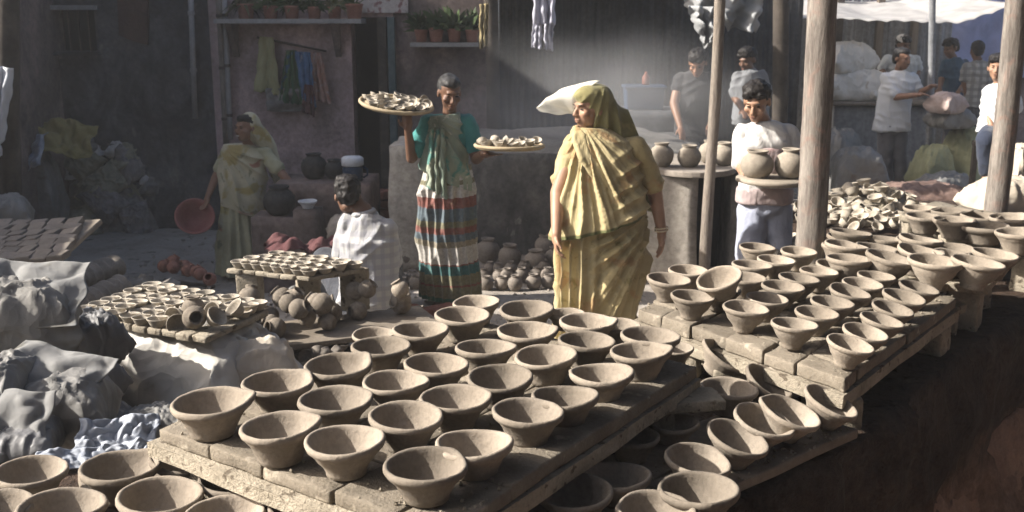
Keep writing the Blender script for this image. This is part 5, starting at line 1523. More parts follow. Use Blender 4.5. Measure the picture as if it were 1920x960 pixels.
M['teeth'] = earthy('teeth', (.6, .57, .5), (.65, .62, .56), 9, 60, .0, .002, rough=.4, rand=0)

def head_frame(c, fwd, up=(0, 0, 1)):
    f = Vector(fwd).normalized(); u = Vector(up)
    y = -f; x = y.cross(u).normalized(); z = x.cross(y)
    R = Matrix((x, y, z)).transposed()
    return Vector(c), R
def head_prims(mb, c, R, k=1.0, ears=True, male=False):
    T = lambda p: c + R @ (Vector(p) * k)
    E = lambda p, r, rot=None: mb.ell(T(p), tuple(x * k for x in r), R if rot is None else R @ rot, 18, 12)
    E((0, .014, .030), (.073, .092, .084))
    E((0, -.028, -.028), (.059, .060, .078))
    E((0, -.055, -.086), (.030, .030, .026))
    E((0, -.02, -.065), (.050, .058, .040))
    E((0, -.078, .026), (.044, .016, .013))
    for s in (-1, 1):
        E((.040 * s, -.060, -.022), (.023, .026, .022))
        E((.011 * s, -.098, -.034), (.010, .011, .008))
        if ears: E((.074 * s, .012, -.008), (.009, .020, .031))
    mb.caps(T((0, -.086, .012)), .0085 * k, T((0, -.108, -.028)), .0115 * k, 10)
    E((0, -.089, -.056), (.024, .012, .008)); E((0, -.086, -.068), (.021, .011, .008))
def face_parts(root, c, R, k=1.0, smile=False, brow=True, moustache=False):
    root = next((ch for ch in root.children if ch.name.split('.')[0] == 'body'), root)
    T = lambda p: c + R @ (Vector(p) * k)
    for s in (-1, 1):
        link('eye', MB().ell(T((.030 * s, -.0815, .0035)), (.0115 * k, .007 * k, .0045 * k), R, 12, 8).mesh('eye', M['eye'], True), root)
        if brow: link('eyebrow', MB().ell(T((.031 * s, -.0880, .0235)), (.016 * k, .005 * k, .0026 * k), R @ Matrix.Rotation(-.12 * s, 3, 'Y'), 12, 8).mesh('eyebrow', M['hair'], True), root)
    mb = MB().ell(T((0, -.0955, -.0560)), (.019 * k, .006 * k, .0038 * k), R, 14, 8)
    link('lips', mb.ell(T((0, -.0920, -.0685)), (.017 * k, .006 * k, .0045 * k), R, 14, 8).mesh('lips', M['lip'], True), root)
    if smile: link('teeth', MB().ell(T((0, -.0985, -.0615)), (.020 * k, .006 * k, .0058 * k), R, 14, 8).mesh('teeth', M['teeth'], True), root)
    if moustache: link('moustache', MB().ell(T((0, -.100, -.046)), (.027 * k, .009 * k, .006 * k), R, 14, 8).mesh('moustache', M['hair'], True), root)
def hair_part(root, c, R, k=1.0, m='hair', bun=False, style='short', seed=0):
    T = lambda p: c + R @ (Vector(p) * k)
    mb = MB()
    mb.ell(T((0, .028, .040)), (.0805 * k, .090 * k, .084 * k), R)
    mb.ell(T((0, -.018, .078)), (.062 * k, .066 * k, .040 * k), R)
    mb.ell(T((0, .062, -.01)), (.066 * k, .046 * k, .062 * k), R)
    if style == 'thick':
        mb.ell(T((0, -.006, .085)), (.076 * k, .086 * k, .050 * k), R)
        mb.ell(T((.03, -.062, .068)), (.04 * k, .03 * k, .026 * k), R)
        mb.ell(T((-.03, -.062, .068)), (.04 * k, .03 * k, .026 * k), R)
    if bun:
        mb.ell(T((0, .118, -.005)), (.042 * k, .035 * k, .04 * k), R)
    me = remesh(mb, .007 * k, 3, 'hair')
    am = .0045 if style != 'thick' else .009
    displace(me, lambda co, no: no * k * am * (N(co, 38, seed) + .6 * N((co.x * 1.5, co.y * 1.5, co.z * .5), 80, seed)))
    me.materials.append(M[m])
    return link('hair', me, root)
def hand_prims(mb, w, d, nrm, k=1.0, curl=.5, spread=.25, thumb=1, r=.0085):
    """palm and five fingers; d = direction wrist to knuckles, nrm = palm side (fingers curl that way)"""
    w = Vector(w); d = Vector(d).normalized(); nrm = Vector(nrm); nrm = (nrm - d * nrm.dot(d)).normalized(); s = d.cross(nrm)
    R = Matrix((s, d, nrm)).transposed()
    mb.ell(w + d * .046 * k, (.040 * k, .050 * k, .017 * k), R, 14, 10)
    mb.caps(w, .026 * k, w + d * .03 * k, .028 * k, 10)
    for i, (o, L) in enumerate(((-.029, .062), (-.010, .074), (.010, .070), (.028, .054))):
        p = w + d * (.080 - abs(o) * .25) * k + s * o * k
        dd = (d + s * o * spread * 8).normalized(); c_ = curl
        for seg, f in enumerate((.42, .32, .26)):
            ang = c_ * (.45 + .55 * seg)
            dirn = dd * math.cos(ang) + nrm * math.sin(ang)
            q = p + dirn * L * f * k
            mb.caps(p, r * k * (1 - .08 * seg), q, r * k * (.93 - .08 * seg), 8)
            p = q
    p = w + d * .026 * k - s * .026 * thumb * k
    t1 = (d * .75 - s * .75 * thumb + nrm * .35).normalized()
    q = p + t1 * .034 * k; mb.caps(p, .0125 * k, q, .0105 * k, 8)
    t2 = (d * .95 - s * .25 * thumb + nrm * .5 * (.5 + curl)).normalized()
    mb.caps(q, .0102 * k, q + t2 * .030 * k, .0085 * k, 8)
def foot_prims(mb, a, d, k=1.0):
    a = Vector(a); d = Vector(d).normalized()
    base = Vector((a.x, a.y, .028 * k))
    mb.caps(base - d * .05 * k, .032 * k, base + d * .09 * k, .030 * k, 12)
    mb.ell(base + d * .13 * k + Vector((0, 0, -.008 * k)), (.042 * k, .042 * k, .018 * k))
    mb.caps(a, .034 * k, base, .036 * k, 10)

class Person:
    def __init__(s, name, label, px, py, Y, group=None, gz=None, cat='person'):
        p = atY(px, py, Y)
        s.Y = Y
        s.base = Vector((p.x, Y, gz if gz is not None else ground_z(p.x, Y)))
        s.root = empty(name, s.base, label, cat, group)
    def J(s, px, py, dy=0.0):
        return atY(px, py, s.Y + dy) - s.base
    def w(s, npx, py=300):
        return npx / ppm(s.Y, atY(960, py, s.Y).z)
    def add(s, name, me, m):
        if not me.materials: me.materials.append(m)
        return link(name, me, s.root)

def limb(mb, pts, radii, seg=14):
    for (a, b), (r0, r1) in zip(zip(pts, pts[1:]), zip(radii, radii[1:])):
        mb.caps(a, r0, b, r1, seg)
def spline(keys, t):
    """keys: list of tuples, first entry is t"""
    for a, b in zip(keys, keys[1:]):
        if t <= b[0]:
            f = (t - a[0]) / (b[0] - a[0]); f = f * f * (3 - 2 * f) * .5 + f * .5
            return [x + (y - x) * f for x, y in zip(a[1:], b[1:])]
    return list(keys[-1][1:])
def loft(keys, fold, nth=120, nt=90, name='cloth', closed=True, a0=0.0, a1=2 * math.pi, th=.004, power=1.0):
    """cloth tube from keys (t, cx, cy, cz, rx, ry, tilt); fold(ang, t, p) -> radial offset; keeps t and angle as attributes"""
    vs = []; ta = []; aa = []
    nn = nth if closed else nth + 1
    for j in range(nt + 1):
        t = j / nt
        cx, cy, cz, rx, ry, tilt = spline(keys, t)
        for i in range(nn):
            a = a0 + (a1 - a0) * i / nth
            ca, sa = math.cos(a), math.sin(a)
            p = Vector((cx + rx * ca, cy + ry * sa, cz + tilt * ca * rx))
            nr = Vector((ca / max(rx, .01), sa / max(ry, .01), 0)).normalized()
            r = fold(a, t, p)
            if hasattr(r, 'x'): p = p + r
            else: p = p + nr * r
            vs.append(p); ta.append(t); aa.append(i / nth)
    fs = []
    for j in range(nt):
        for i in range(nth):
            i2 = (i + 1) % nn if closed else i + 1
            fs.append((j * nn + i, j * nn + i2, (j + 1) * nn + i2, (j + 1) * nn + i))
    me = bpy.data.meshes.new(name)
    if not closed:
        P = vs; n = len(vs)
        mbx = MB().add(vs, fs)
        me.from_pydata([tuple(v) for v in vs], [], fs); me.update()
        bm = bmesh.new(); bm.from_mesh(me); bmesh.ops.recalc_face_normals(bm, faces=bm.faces[:])
        bmesh.ops.solidify(bm, geom=bm.faces[:], thickness=th); bm.to_mesh(me); bm.free()
        m2 = len(me.vertices)
        ta = (ta + ta)[:m2]; aa = (aa + aa)[:m2]
        ta += [0] * (m2 - len(ta)); aa += [0] * (m2 - len(aa))
    else:
        fs.append(tuple(range(nn - 1, -1, -1))); fs.append(tuple(nt * nn + i for i in range(nn)))
        me.from_pydata([tuple(v) for v in vs], [], fs); me.update()
        bm = bmesh.new(); bm.from_mesh(me); bmesh.ops.recalc_face_normals(bm, faces=bm.faces[:]); bm.to_mesh(me); bm.free()
    for nm, arr in (('t', ta), ('a', aa)):
        at_ = me.attributes.new(nm, 'FLOAT', 'POINT'); at_.data.foreach_set('value', np.array(arr, dtype=np.float32))
    me.polygons.foreach_set('use_smooth', [True] * len(me.polygons))
    me.update()
    return me
def fan(p, g, freq, seed=0, wob=.6):
    """fold height of folds that radiate from a gathering point g (x, z)"""
    dx, dz = p.x - g[0], p.z - g[1]
    ang = math.atan2(dx, -dz)
    return ridge(ang * freq + wob * 2 * N((p.x, p.y, p.z), 3.0, seed))
def cloth_noise(me, amp, sx, sy, sz, seed=0, fine=.3):
    displace(me, lambda co, no: no * amp * ((1 - 2.2 * abs(noise.noise(Vector((co.x * sx + seed, co.y * sy, co.z * sz))))) + fine * (1 - 2.2 * abs(noise.noise(Vector((co.x * sx * 2.3, co.y * sy * 2.3 + seed, co.z * sz * 2.3)))))))
    return me

def print_cloth(name, base, base2, spots=(), band=None, tr=.08, attr_bands=None, check=None, rough=.8):
    """cloth with printed patches; band = (t0, colour) border below t0; attr_bands = list of (t, colour) stripes"""
    t = NT(name)
    v = t.coord('Object')
    n = t.noise(v, 4, 4, .6, .4)
    col = t.ramp(n, [(.35, base), (.65, base2)])
    at_ = t.new('ShaderNodeAttribute'); at_.attribute_name = 't'
    if attr_bands:
        wob = t.math('MULTIPLY_ADD', t.noise(v, 3, 3), .035); wob.node.inputs[2].default_value = -.0175
        tt = t.math('ADD', at_.outputs['Fac'], wob)
        col = t.ramp(tt, attr_bands, 'CONSTANT')
        col = t.mix(1., col, t.ramp(t.noise(v, 60, 3, .6), [(.35, .75), (.65, 1.1)]), 'MULTIPLY')
    for (sc, th, c, f) in spots:
        col = t.mix(t.ramp(t.noise(v, sc, 3, .5, .5), [(th, 0.), (th + .06, f)]), col, c)
    if band:
        col = t.mix(t.ramp(at_.outputs['Fac'], [(band[0] - .01, 0.), (band[0] + .01, 1.)]), col, band[1])
    if check:
        for ax, sc in ((0, check[0]), (2, check[1])):
            sp = t.new('ShaderNodeSeparateXYZ'); t.l.new(v, sp.inputs[0])
            w = t.math('FRACT', t.math('MULTIPLY', sp.outputs[ax], sc))
            col = t.mix(t.ramp(w, [(0, check[3]), (.42, check[3]), (.5, 0.), (.92, 0.)], 'LINEAR'), col, check[2])
    m = t.done(col, rough, t.bump(t.noise(v, 260, 2), .15, .002, t.bump(t.noise(t.coord('Object', scale=(1, 1, .45)), 17, 4, .6, 1.2), .45, .02)))
    t.b.inputs['Sheen Weight'].default_value = .15
    if tr:
        tl = t.new('ShaderNodeBsdfTranslucent'); t.l.new(col, tl.inputs[0])
        mx = t.new('ShaderNodeMixShader'); mx.inputs[0].default_value = tr
        t.l.new(t.b.outputs[0], mx.inputs[1]); t.l.new(tl.outputs[0], mx.inputs[2]); t.l.new(mx.outputs[0], t.n['Material Output'].inputs[0])
    return m

# ============================== the woman in yellow
OCH = (.33, .265, .13); OCH2 = (.44, .37, .215)
M['sari_yellow'] = print_cloth('ochre_sari', OCH, OCH2, [(6, .58, (.33, .19, .085), .6), (17, .60, (.21, .18, .07), .7), (11, .66, (.47, .40, .23), .6)], tr=.10)
M['sari_yellow_top'] = print_cloth('ochre_sari_end', OCH, OCH2, [(5, .58, (.36, .19, .08), .6), (15, .64, (.47, .41, .25), .7), (19, .63, (.20, .175, .07), .6)], band=(.945, (.105, .11, .045)), tr=.10)
M['veil_olive'] = print_cloth('olive_veil', (.175, .16, .07), (.25, .225, .105), [(14, .62, (.30, .26, .11), .5)], tr=.18)
def sheer():
    t = NT('sheer_white_veil')
    t.done((.92, .90, .82), .6)
    tl = t.new('ShaderNodeBsdfTranslucent'); tl.inputs[0].default_value = (.92, .90, .82, 1)
    mx = t.new('ShaderNodeMixShader'); mx.inputs[0].default_value = .5
    t.l.new(t.b.outputs[0], mx.inputs[1]); t.l.new(tl.outputs[0], mx.inputs[2])
    tp = t.new('ShaderNodeBsdfTransparent'); m2 = t.new('ShaderNodeMixShader')
    sx = t.new('ShaderNodeSeparateXYZ'); t.l.new(t.coord('Object'), sx.inputs[0])
    gr = t.new('ShaderNodeMapRange'); gr.inputs[1].default_value = -.38; gr.inputs[2].default_value = -.12; gr.inputs[3].default_value = .62; gr.inputs[4].default_value = .04
    t.l.new(sx.outputs[0], gr.inputs[0])
    lw = t.math('MULTIPLY', gr.outputs[0], t.ramp(t.noise(t.coord('Object', scale=(1, 1, 3)), 7, 3, .6, .5), [(.3, .5), (.7, 1.3)]))
    t.l.new(lw, m2.inputs[0]); t.l.new(mx.outputs[0], m2.inputs[1]); t.l.new(tp.outputs[0], m2.inputs[2])
    t.l.new(m2.outputs[0], t.n['Material Output'].inputs[0])
    return t.m
M['veil_sheer'] = sheer()
M['bangle'] = earthy('pale_bangles', (.5, .42, .30), (.6, .5, .36), 8, 50, .1, .002, rough=.4, rand=0)

def woman_yellow():
    P = Person('person', 'older woman in an ochre yellow sari with veil over her head, looking left', 1128, 655, 5.65, gz=.0)
    J, W = P.J, P.w
    mb = MB()
    hc, R = head_frame(J(1108, 203, -.02), (-.88, -.46, -.04))
    k = 1.0
    head_prims(mb, hc, R, k)
    neck = J(1122, 250); chest = J(1130, 320); waist = J(1130, 395); hip = J(1130, 445)
    mb.caps(hc + Vector((.012, .015, -.05)), .050, neck, .056)
    sl, sr = J(1078, 276), J(1190, 280)
    mb.caps(sl, .062, sr, .062)
    mb.ell(chest, (.165, .115, .17)); mb.ell(waist, (.18, .135, .15)); mb.ell(hip, (.19, .145, .16))
    limb(mb, [sl, J(1046, 362, -.06), J(1043, 440, -.20)], [.055, .044, .028])
    limb(mb, [sr, J(1228, 362, .02), J(1241, 435, -.03)], [.055, .044, .028])
    hand_prims(mb, J(1043, 440, -.20), (.06, -.15, -1), (1, -.1, .05), 1.0, .75, .12, -1)
    hand_prims(mb, J(1241, 435, -.03), (.0, -.1, -1), (-1, -.2, .0), 1.0, .45, .2, 1)
    limb(mb, [J(1095, 450), J(1098, 545, -.02), J(1092, 630)], [.10, .068, .04])
    limb(mb, [J(1160, 450), J(1158, 545, -.02), J(1160, 630)], [.10, .068, .04])
    for x in (1092, 1160):
        a = J(x, 630); a.z = .09
        foot_prims(mb, a, (-.35, -1, 0))
    me = remesh(mb, .0065, 3, 'body')
    P.add('body', me, M['skin_light'])
    face_parts(P.root, hc, R, k)
    # hair showing at the forehead
    hair_part(P.root, hc, R, .985, 'hair_grey')
    # blouse with sleeves to the elbow
    mb = MB()
    mb.caps(sl, .070, sr, .070); mb.ell(chest, (.178, .128, .175)); mb.ell(waist, (.185, .142, .15))
    limb(mb, [sl, J(1056, 340)], [.072, .068]); limb(mb, [sr, J(1221, 342, .01)], [.072, .066])
    me = remesh(mb, .009, 4, 'blouse'); cloth_noise(me, .010, 5, 5, 12, 2)
    P.add('blouse', me, M['sari_yellow'])
    # skirt: folds fan out from the tuck at her left hip (right in the picture)
    g = J(1222, 400); g2 = J(1095, 385)
    z0, z1 = J(1130, 388).z, .02
    def zpx(py): return J(1130, py).z
    keys = [(0, J(1132, 388).x, .0, z0, W(80), .155, .0),
            (.22, J(1132, 440).x, .0, zpx(445), W(90), .18, 0),
            (.45, J(1128, 510).x, -.01, zpx(510), W(86), .175, 0),
            (.75, J(1118, 590).x, -.01, zpx(590), W(76), .17, 0),
            (1, J(1114, 655).x, -.01, z1, W(80), .18, 0)]
    def fold(a, t, p):
        s = min(1, t * 4)
        f1 = fan(p, (g.x + .05, g.z + .05), 15, 1, .6) * .75 + .35 * fan(p, (g.x + .05, g.z + .05), 34, 8, .8)
        f2 = ridge(a * 11 + 1.5 * N((p.x, p.y, p.z), 2, 4))
        left = min(max((-.02 - p.x) / .10, 0), 1)
        return s * (.030 * f1 * (1 - left) + .026 * f2 * left + .012 * N(p, 5, 3) + .006 * ridge(p.z * 26 + p.x * 30 + 2 * N(p, 5, 7)) * (1 - left) * (1 - t)) - .03 * math.exp(-((p.x + .035) / .03) ** 2) * (1 if p.y < 0 else 0) * min(1, t * 2)
    P.add('skirt', loft(keys, fold, 200, 130, 'skirt'), M['sari_yellow'])
    # front end of the sari: hangs from neck and shoulder to a long slanting hem
    zt = zpx(238); gg = J(1090, 238)
    keys = [(0, J(1108, 240).x, -.02, zt, W(34), .085, -.05),
            (.12, J(1122, 262).x, -.02, zpx(262), W(60), .115, -.03),
            (.30, J(1130, 300).x, -.025, zpx(302), W(72), .145, .0),
            (.55, J(1128, 350).x, -.03, zpx(352), W(84), .17, .06),
            (.80, J(1124, 398).x, -.03, zpx(400), W(91), .19, .16),
            (1, J(1122, 424).x, -.03, zpx(424), W(93), .197, .24)]
    def fold2(a, t, p):
        s = min(1, t * 3)
        f1 = fan(p, (gg.x, gg.z + .03), 13, 5, .5) * .8 + .4 * fan(p, (gg.x, gg.z + .03), 29, 6, .7)
        f3 = ridge((p.z * .9 - p.x * .55) * 34 + 2.2 * N(p, 3, 9))
        rt = min(max((p.x - .0) / .12, 0), 1)
        return s * (.020 * f1 * (1 - rt * .5) + .015 * f3 * rt + .010 * N(p, 6, 6))
    P.add('sari_end', loft(keys, fold2, 200, 120, 'sari_end'), M['sari_yellow_top'])
    # bunched collar of cloth under the chin
    mb = MB()
    for q in range(4):
        pts = [J(1082 + 4 * q, 236 + 5 * q, -.06 - .012 * q), J(1078 + 8 * q, 262 + 8 * q, -.10 - .01 * q), J(1092 + 14 * q, 300 + 10 * q, -.15), J(1120 + 18 * q, 345 + 12 * q, -.175)]
        mb.tube([pts[0].lerp(pts[1], i / 5) for i in range(5)] + [pts[1].lerp(pts[2], i / 5) for i in range(5)] + [pts[2].lerp(pts[3], i / 5) for i in range(6)], [.014 + .004 * math.sin(i * .2) for i in range(10)] + [.016 - .0022 * i for i in range(6)], 8)
    me = remesh(mb, .006, 3, 'gathered_folds'); cloth_noise(me, .003, 12, 12, 12, 1)
    P.add('gathered_folds', me, M['sari_yellow'])
    # veil: hood over the back of the head, falling down her back to the right
    mb = MB()
    T = lambda p: hc + R @ (Vector(p) * k)
    mb.ell(T((0, .036, .036)), (.098, .100, .100), R)
    mb.ell(T((0, -.004, .070)), (.084, .098, .064), R)
    mb.ell(T((0, .06, -.05)), (.095, .09, .10), R)
    rs = [hc + Vector((.06, .03, -.02)), J(1150, 232, .05), J(1172, 275, .06), J(1198, 330, .10), J(1222, 385, .14)]
    limb(mb, rs, [.095, .105, .095, .075, .05])
    limb(mb, [J(1150, 232, .1), J(1150, 300, .14), J(1160, 400, .16)], [.10, .11, .07])
    me = remesh(mb, .008, 4, 'veil')
    gv = J(1140, 165)
    displace(me, lambda co, no: no * (.011 * fan(co, (gv.x, gv.z + .12), 15, 2, .4) * min(1, max(0, (gv.z + .0 - co.z) * 6)) + .004 * N(co, 12, 3)))
    P.add('veil', me, M['veil_olive'])
    # sheer lighter edge of the veil blown forward, full of sun
    A = [J(1124, 151, -.03), J(1088, 155, -.03), J(1050, 168, .03), J(1024, 184, .09), J(1010, 200, .14)]
    B = [J(1096, 206, -.01), J(1078, 212, .04), J(1058, 215, .10), J(1034, 214, .14), J(1012, 208, .16)]
    def vf(u, v):
        i = min(int(u * 4), 3); f = u * 4 - i
        a = A[i].lerp(A[i + 1], f); b = B[i].lerp(B[i + 1], f)
        p = a.lerp(b, v)
        return p + Vector((-.03, -.05, .02)) * math.sin(math.pi * v) * (1 - .4 * u) + Vector((0, .006 * math.sin(u * 14 + v * 8), .003 * math.sin(u * 18)))
    P.add('veil_edge', sheet_grid(vf, 40, 24, .0015).mesh('veil_edge', None, True), M['veil_sheer'])
    for (x, y, dy) in ((1240, 432, -.03), (1240, 427, -.03)):
        c = J(x, y, dy)
        ring = [c + Vector((.036 * math.cos(q * .3142), .034 * math.sin(q * .3142), .004 * math.cos(q * .3142))) for q in range(21)]
        P.add('bangle', MB().tube(ring, .0045, 6, False).mesh('bangle', None, True), M['bangle'])
woman_yellow()

# ============================== the woman in teal carrying two trays
WHT = (.42, .40, .37)
M['blouse_teal'] = print_cloth('teal_blouse', (.035, .16, .155), (.055, .22, .21), [], tr=.04)
M['sari_pale'] = print_cloth('pale_green_sari_end', (.17, .225, .18), (.30, .33, .255), [(8, .54, (.06, .20, .18), .85), (17, .64, (.55, .52, .42), .8)], tr=.15)
TE, OL, RD, BL, TN = (.05, .125, .125), (.17, .158, .10), (.20, .085, .07), (.105, .135, .155), (.25, .22, .165)
M['sari_stripe'] = print_cloth('striped_sari', WHT, WHT, [(13, .66, (.26, .24, .16), .35)], attr_bands=[
    (0, OL), (.05, WHT), (.10, OL), (.13, WHT), (.24, RD), (.30, BL), (.37, OL), (.41, RD), (.47, BL), (.53, TN), (.57, WHT), (.68, RD), (.695, TE), (.79, OL), (.86, RD), (.875, OL), (.95, (.06, .13, .09))], tr=.08)
M['wicker'] = earthy('wicker', (.24, .19, .125), (.36, .295, .20), 12, 60, .6, .006, rand=.1)
def round_tray(loc, d, rot, label, name='wicker_tray', wall=.03):
    root = empty(name, loc, label, 'tray'); root.rotation_euler = rot
    link('base', MB().lathe([(d * .48, -.004), (d * .5, .0), (d * .48, .010), (.005, .010)], 44).mesh('base', M['wicker'], True), root)
    ring = [Vector((d * .5 * math.cos(i * math.pi / 24), d * .5 * math.sin(i * math.pi / 24), .014)) for i in range(49)]
    link('rim', MB().tube(ring, .011, 8, False).mesh('rim', M['wicker'], True), root)
    return root
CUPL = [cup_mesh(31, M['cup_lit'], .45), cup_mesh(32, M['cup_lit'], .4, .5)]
def fill_tray(root, d, n, cd, label, group, seed, h2=True):
    r1 = random.Random(seed); pts = []
    Rm = root.rotation_euler.to_matrix()
    tries = 0
    while len(pts) < n and tries < 6000:
        tries += 1
        a = r1.uniform(0, 6.283); q = math.sqrt(r1.random()) * (d * .5 - cd * .55)
        z = .012 if len(pts) < n * .66 else .012 + cd * .28
        p = Vector((q * math.cos(a), q * math.sin(a), z))
        if all((p - o).length > cd * .84 for o in pts):
            pts.append(p)
            t = r1.uniform(0, .5) if z < .02 else r1.uniform(.2, 1.4)
            cup(root.location + Rm @ p, cd * r1.uniform(.92, 1.06), label, group, (Rm @ (Matrix.Rotation(a, 3, 'Z') @ Matrix.Rotation(t, 3, 'X'))).to_euler(), CUPL)

def woman_teal():
    P = Person('person', 'woman in teal blouse and striped sari carrying two trays of cups', 842, 572, 6.70, gz=0.0)
    J, W = P.J, P.w
    mb = MB()
    hc, R = head_frame(J(843, 174, -.03), (.30, -.92, -.30))
    k = .97
    head_prims(mb, hc, R, k)
    neck = J(843, 218); chest = J(842, 262); waist = J(842, 310); hip = J(842, 352)
    mb.caps(hc + Vector((0, .02, -.05)), .044, neck, .048)
    sl, sr = J(805, 232), J(876, 232)
    mb.caps(sl, .052, sr, .052)
    mb.ell(chest, (.13, .095, .15)); mb.ell(waist, (.12, .095, .14)); mb.ell(hip, (.155, .115, .14))
    # arm lifting the high tray
    eL, wL = J(772, 296, -.08), J(765, 244, -.16)
    limb(mb, [sl, eL, wL], [.046, .038, .026])
    hand_prims(mb, wL, (-.05, -.25, 1), (-.1, -1, .25), .95, -.9, .3, 1)
    eR, wR = J(893, 298, -.04), J(906, 288, -.30)
    limb(mb, [sr, eR, wR], [.046, .038, .026])
    hand_prims(mb, wR, (.75, -.5, -.02), (0, 0, 1), .95, .12, .25, -1)
    for x, dx in ((826, 825), (862, 868)):
        limb(mb, [J(x, 355), J(x, 460, -.03), J(dx, 550)], [.085, .055, .035])
        a = J(dx, 555); a.z = .085
        foot_prims(mb, a, (-.1 if x < 840 else .3, -1, 0), .95)
    me = remesh(mb, .0068, 3, 'body'); P.add('body', me, M['skin_dark'])
    face_parts(P.root, hc, R, k)
    hair_part(P.root, hc, R, k, 'hair_grey', bun=True)
    mb = MB()
    mb.caps(sl, .062, sr, .062); mb.ell(chest, (.142, .107, .15)); mb.ell(waist + Vector((0, 0, .03)), (.13, .105, .11))
    limb(mb, [sl, sl.lerp(eL, .72)], [.062, .062]); limb(mb, [sr, sr.lerp(eR, .62)], [.062, .06])
    me = remesh(mb, .008, 4, 'blouse'); cloth_noise(me, .008, 7, 7, 12, 2); P.add('blouse', me, M['blouse_teal'])
    # skirt with long pleats
    zpx = lambda py: J(842, py).z
    keys = [(0, J(841, 312).x, 0, zpx(310), W(43), .115, .05), (.18, J(838, 355).x, 0, zpx(352), W(54), .145, .02), (.45, J(838, 430).x, -.01, zpx(428), W(57), .155, 0),
            (.75, J(843, 500).x, -.01, zpx(498), W(58), .165, 0), (1, J(848, 556).x, -.01, zpx(558), W(59), .17, -.06)]
    gx = J(868, 300)
    def fold(a, t, p):
        s = min(1, t * 3 + .15)
        return s * (.013 * ridge(a * 10 + 1.8 * N((p.x, p.y, p.z * .6), 2, 3)) + .010 * fan(p, (gx.x, gx.z + .08), 12, 2, .5) + .008 * N(p, 6, 1))
    P.add('skirt', loft(keys, fold, 180, 110, 'skirt'), M['sari_stripe'])
    # sari end: from one shoulder across the front
    gs = J(812, 222)
    keys = [(0, J(836, 216).x, -.01, zpx(214), W(30), .085, .10), (.15, J(838, 230).x, -.012, zpx(232), W(44), .11, .06), (.5, J(836, 275).x, -.016, zpx(278), W(47), .125, -.12), (.8, J(836, 312).x, -.018, zpx(316), W(48), .130, -.30), (1, J(838, 335).x, -.018, zpx(336), W(50), .135, -.42)]
    def fold2(a, t, p):
        right = min(max((p.x - J(862, 260).x) / .05, 0), 1) * (1 - min(1, max(0, (t - .35) * 4)))
        return min(1, t * 4) * (.013 * fan(p, (gs.x, gs.z + .03), 12, 3, .5) + .007 * N(p, 8, 2)) - .035 * right
    P.add('sari_end', loft(keys, fold2, 160, 90, 'sari_end'), M['sari_pale'])
    tail = hanging('sari_tail', ((805, 240), (832, 240), (838, 372), (800, 350)), P.Y - .155, M['sari_pale'], None, None, 6, .02, 3)
    tail.parent = P.root; tail.location = tail.location - P.base
    # the two trays
    c1 = P.base + J(743, 199, -.20)
    t1_ = round_tray(c1, 136 / ppm(P.Y - .2, 1.4), Euler((.14, .13, 0)), 'round wicker tray of cups held at shoulder height by the teal woman')
    fill_tray(t1_, 136 / ppm(P.Y - .2, 1.4), 46, .066, 'tiny clay cup on the tray held at the teal woman\'s shoulder', 'cups on the high tray', 21)
    c2 = P.base + J(955, 277, -.40)
    t2_ = round_tray(c2, 128 / ppm(P.Y - .4, 1.1), Euler((-.02, .01, 0)), 'round tray of cups held low in the teal woman\'s right-hand side')
    t2_['label'] = 'round wicker tray of cups held out between the two women'
    fill_tray(t2_, 128 / ppm(P.Y - .4, 1.1), 26, .066, 'tiny clay cup on the tray held out between the two women', 'cups on the low tray', 22)
woman_teal()

